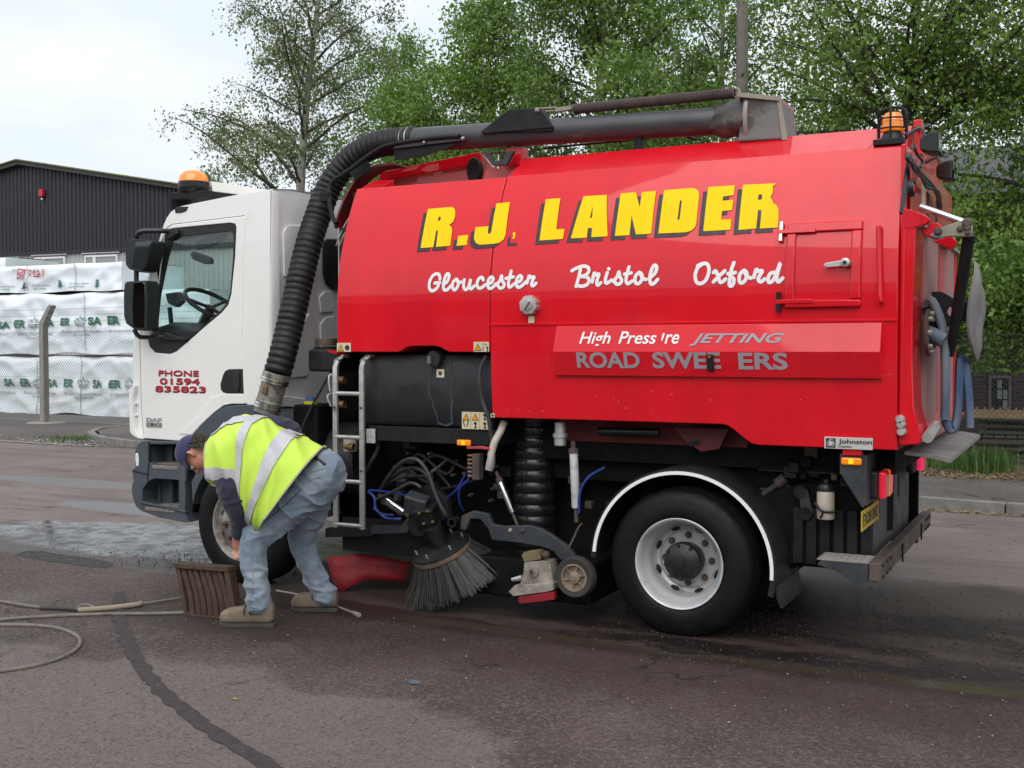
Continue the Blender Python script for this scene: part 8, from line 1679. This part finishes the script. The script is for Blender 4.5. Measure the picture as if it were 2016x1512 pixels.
gbox(0, 1, 0, .035, .01, TH_G, fr2); obj('frame_bar', fr2, CAST, grate, bevel=.006); fr2 = MB(); gbox(-.01, 1.01, .90, 1, -.006, TH_G + .01, fr2); obj('frame_bar', fr2, CAST, grate, bevel=.006)
fr2 = MB(); gbox(0, .07, .07, .90, 0.002, TH_G, fr2); obj('frame_bar', fr2, CAST, grate, bevel=.006); fr2 = MB(); gbox(.90, 1, .07, .90, 0.002, TH_G, fr2); obj('frame_bar', fr2, CAST, grate, bevel=.006)
for i in range(7):
    uc = .135 + i * .113; rings = []
    for k in range(13):
        v = .0 + .91 * k / 12; s = .018 * math.sin((v - .1) * 6.3); hw = .050; rings.append([gp(uc + s - hw, v, .020 + .004 * (i % 2)), gp(uc + s, v, .004), gp(uc + s + hw, v, .020 + .004 * (i % 2)), gp(uc + s + hw * .7, v, .060), gp(uc + s - hw * .7, v, .060)])
    obj('grate_rib', MB().loft(rings), CAST, grate, bevel=.004)

# ================================================================== HOSES, LANCE, PRY BAR, SCRAPS
HOSE_G = mat('dusty_jetting_hose', (.17, .15, .125), .75, var=.2, scale=14, dirt=(.085, .07, .058), dscale=12, dlev=(.5, .75)); LANCE = mat('dull_lance_steel', (.22, .205, .18), .55, metal=.4, var=.2, scale=12)
def gpts(pts, z): return [atZ(x, y, z) for x, y in pts]
ho = tag(empty('jetting_hose', tuple(atZ(80, 1250))), 'thin tan rubber hose looping over the tarmac out of the picture', 'hose')
obj('hose_run', MB().tube(smooth(gpts([(366, 1206), (300, 1208), (200, 1209), (100, 1213), (0, 1220), (-120, 1232)], .015), 10), .0115, 10), HOSE_G, ho)
obj('hose_run', MB().tube(smooth(gpts([(-120, 1226), (0, 1230), (60, 1231), (110, 1236), (145, 1248), (158, 1262), (150, 1278), (120, 1295), (70, 1310), (0, 1322), (-100, 1340)], .013), 10), .0115, 10), HOSE_G, ho)
la = tag(empty('jetting_lance', tuple(atZ(190, 1195))), 'long metal jetting lance with padded grips lying on the tarmac beside the grate', 'lance')
obj('lance_tube', MB().tube(gpts([(362, 1176), (300, 1186), (200, 1197), (160, 1200)], .02), .0085, 10), LANCE, la)
obj('grip', MB().tube(smooth(gpts([(276, 1188), (272, 1190), (215, 1197), (160, 1201), (157, 1201)], .022), 6), [.010] + [.018] * 23 + [.010], 12), mat('tan_grip', (.26, .22, .17), .8, var=.2), la)
obj('grip', MB().tube(smooth(gpts([(160, 1200), (120, 1197), (80, 1196)], .02), 6), .017, 12), mat('dark_grip', (.06, .055, .05), .75, var=.3), la)
obj('lance_hose', MB().tube(smooth(gpts([(82, 1196), (50, 1192), (0, 1184), (-100, 1172)], .016), 8), .012, 10), HOSE_G, la)
obj('trigger', MB().tube(smooth([atZ(150, 1199, .03), atZ(158, 1191, .045), atZ(175, 1190, .045), atZ(185, 1196, .03)], 5), .005, 6), LANCE, la)
bar = tag(empty('pry_bar', tuple(atZ(640, 1190))), 'thin steel lifting bar lying on the ground behind the man\'s boots', 'bar')
obj('bar_shaft', MB().tube(gpts([(545, 1163), (596, 1172), (660, 1193), (700, 1208)], .014), .0085, 10), mat('pale_bar_steel', (.30, .28, .26), .5, metal=.4, var=.2), bar)
obj('bar_head', MB().tube([atZ(697, 1207, .014), atZ(707, 1211, .014)], [.014, .017], 10), MATS['pale_bar_steel'], bar)
fk = tag(empty('slate_flake', tuple(atZ(816, 1345))), 'small grey flake of slate lying on the bare tarmac in front of the sweeper', 'flake')
p = atZ(816, 1345, .008); obj('flake', MB().prism([p + Vector(q) for q in ((-.035, -.01, 0), (-.01, -.025, .002), (.04, -.008, 0), (.03, .012, .004), (-.02, .014, .003))], (0, 0, .008)), mat('slate_grey', (.10, .11, .13), .6, var=.2), fk)
lf_ = tag(empty('fallen_leaf', tuple(atZ(461, 1376))), 'single small green leaf fallen on the tarmac near the tar seam', 'leaf')
p = atZ(461, 1376, .009); obj('leaf', MB().sheet([p + Vector(q) for q in ((-.018, 0, 0), (-.005, -.010, .004), (.015, -.004, .002), (.018, .004, 0), (0, .010, .004))]), mat('yellow_green_leaf', (.25, .28, .05), .6), lf_, sm=False)
# slim
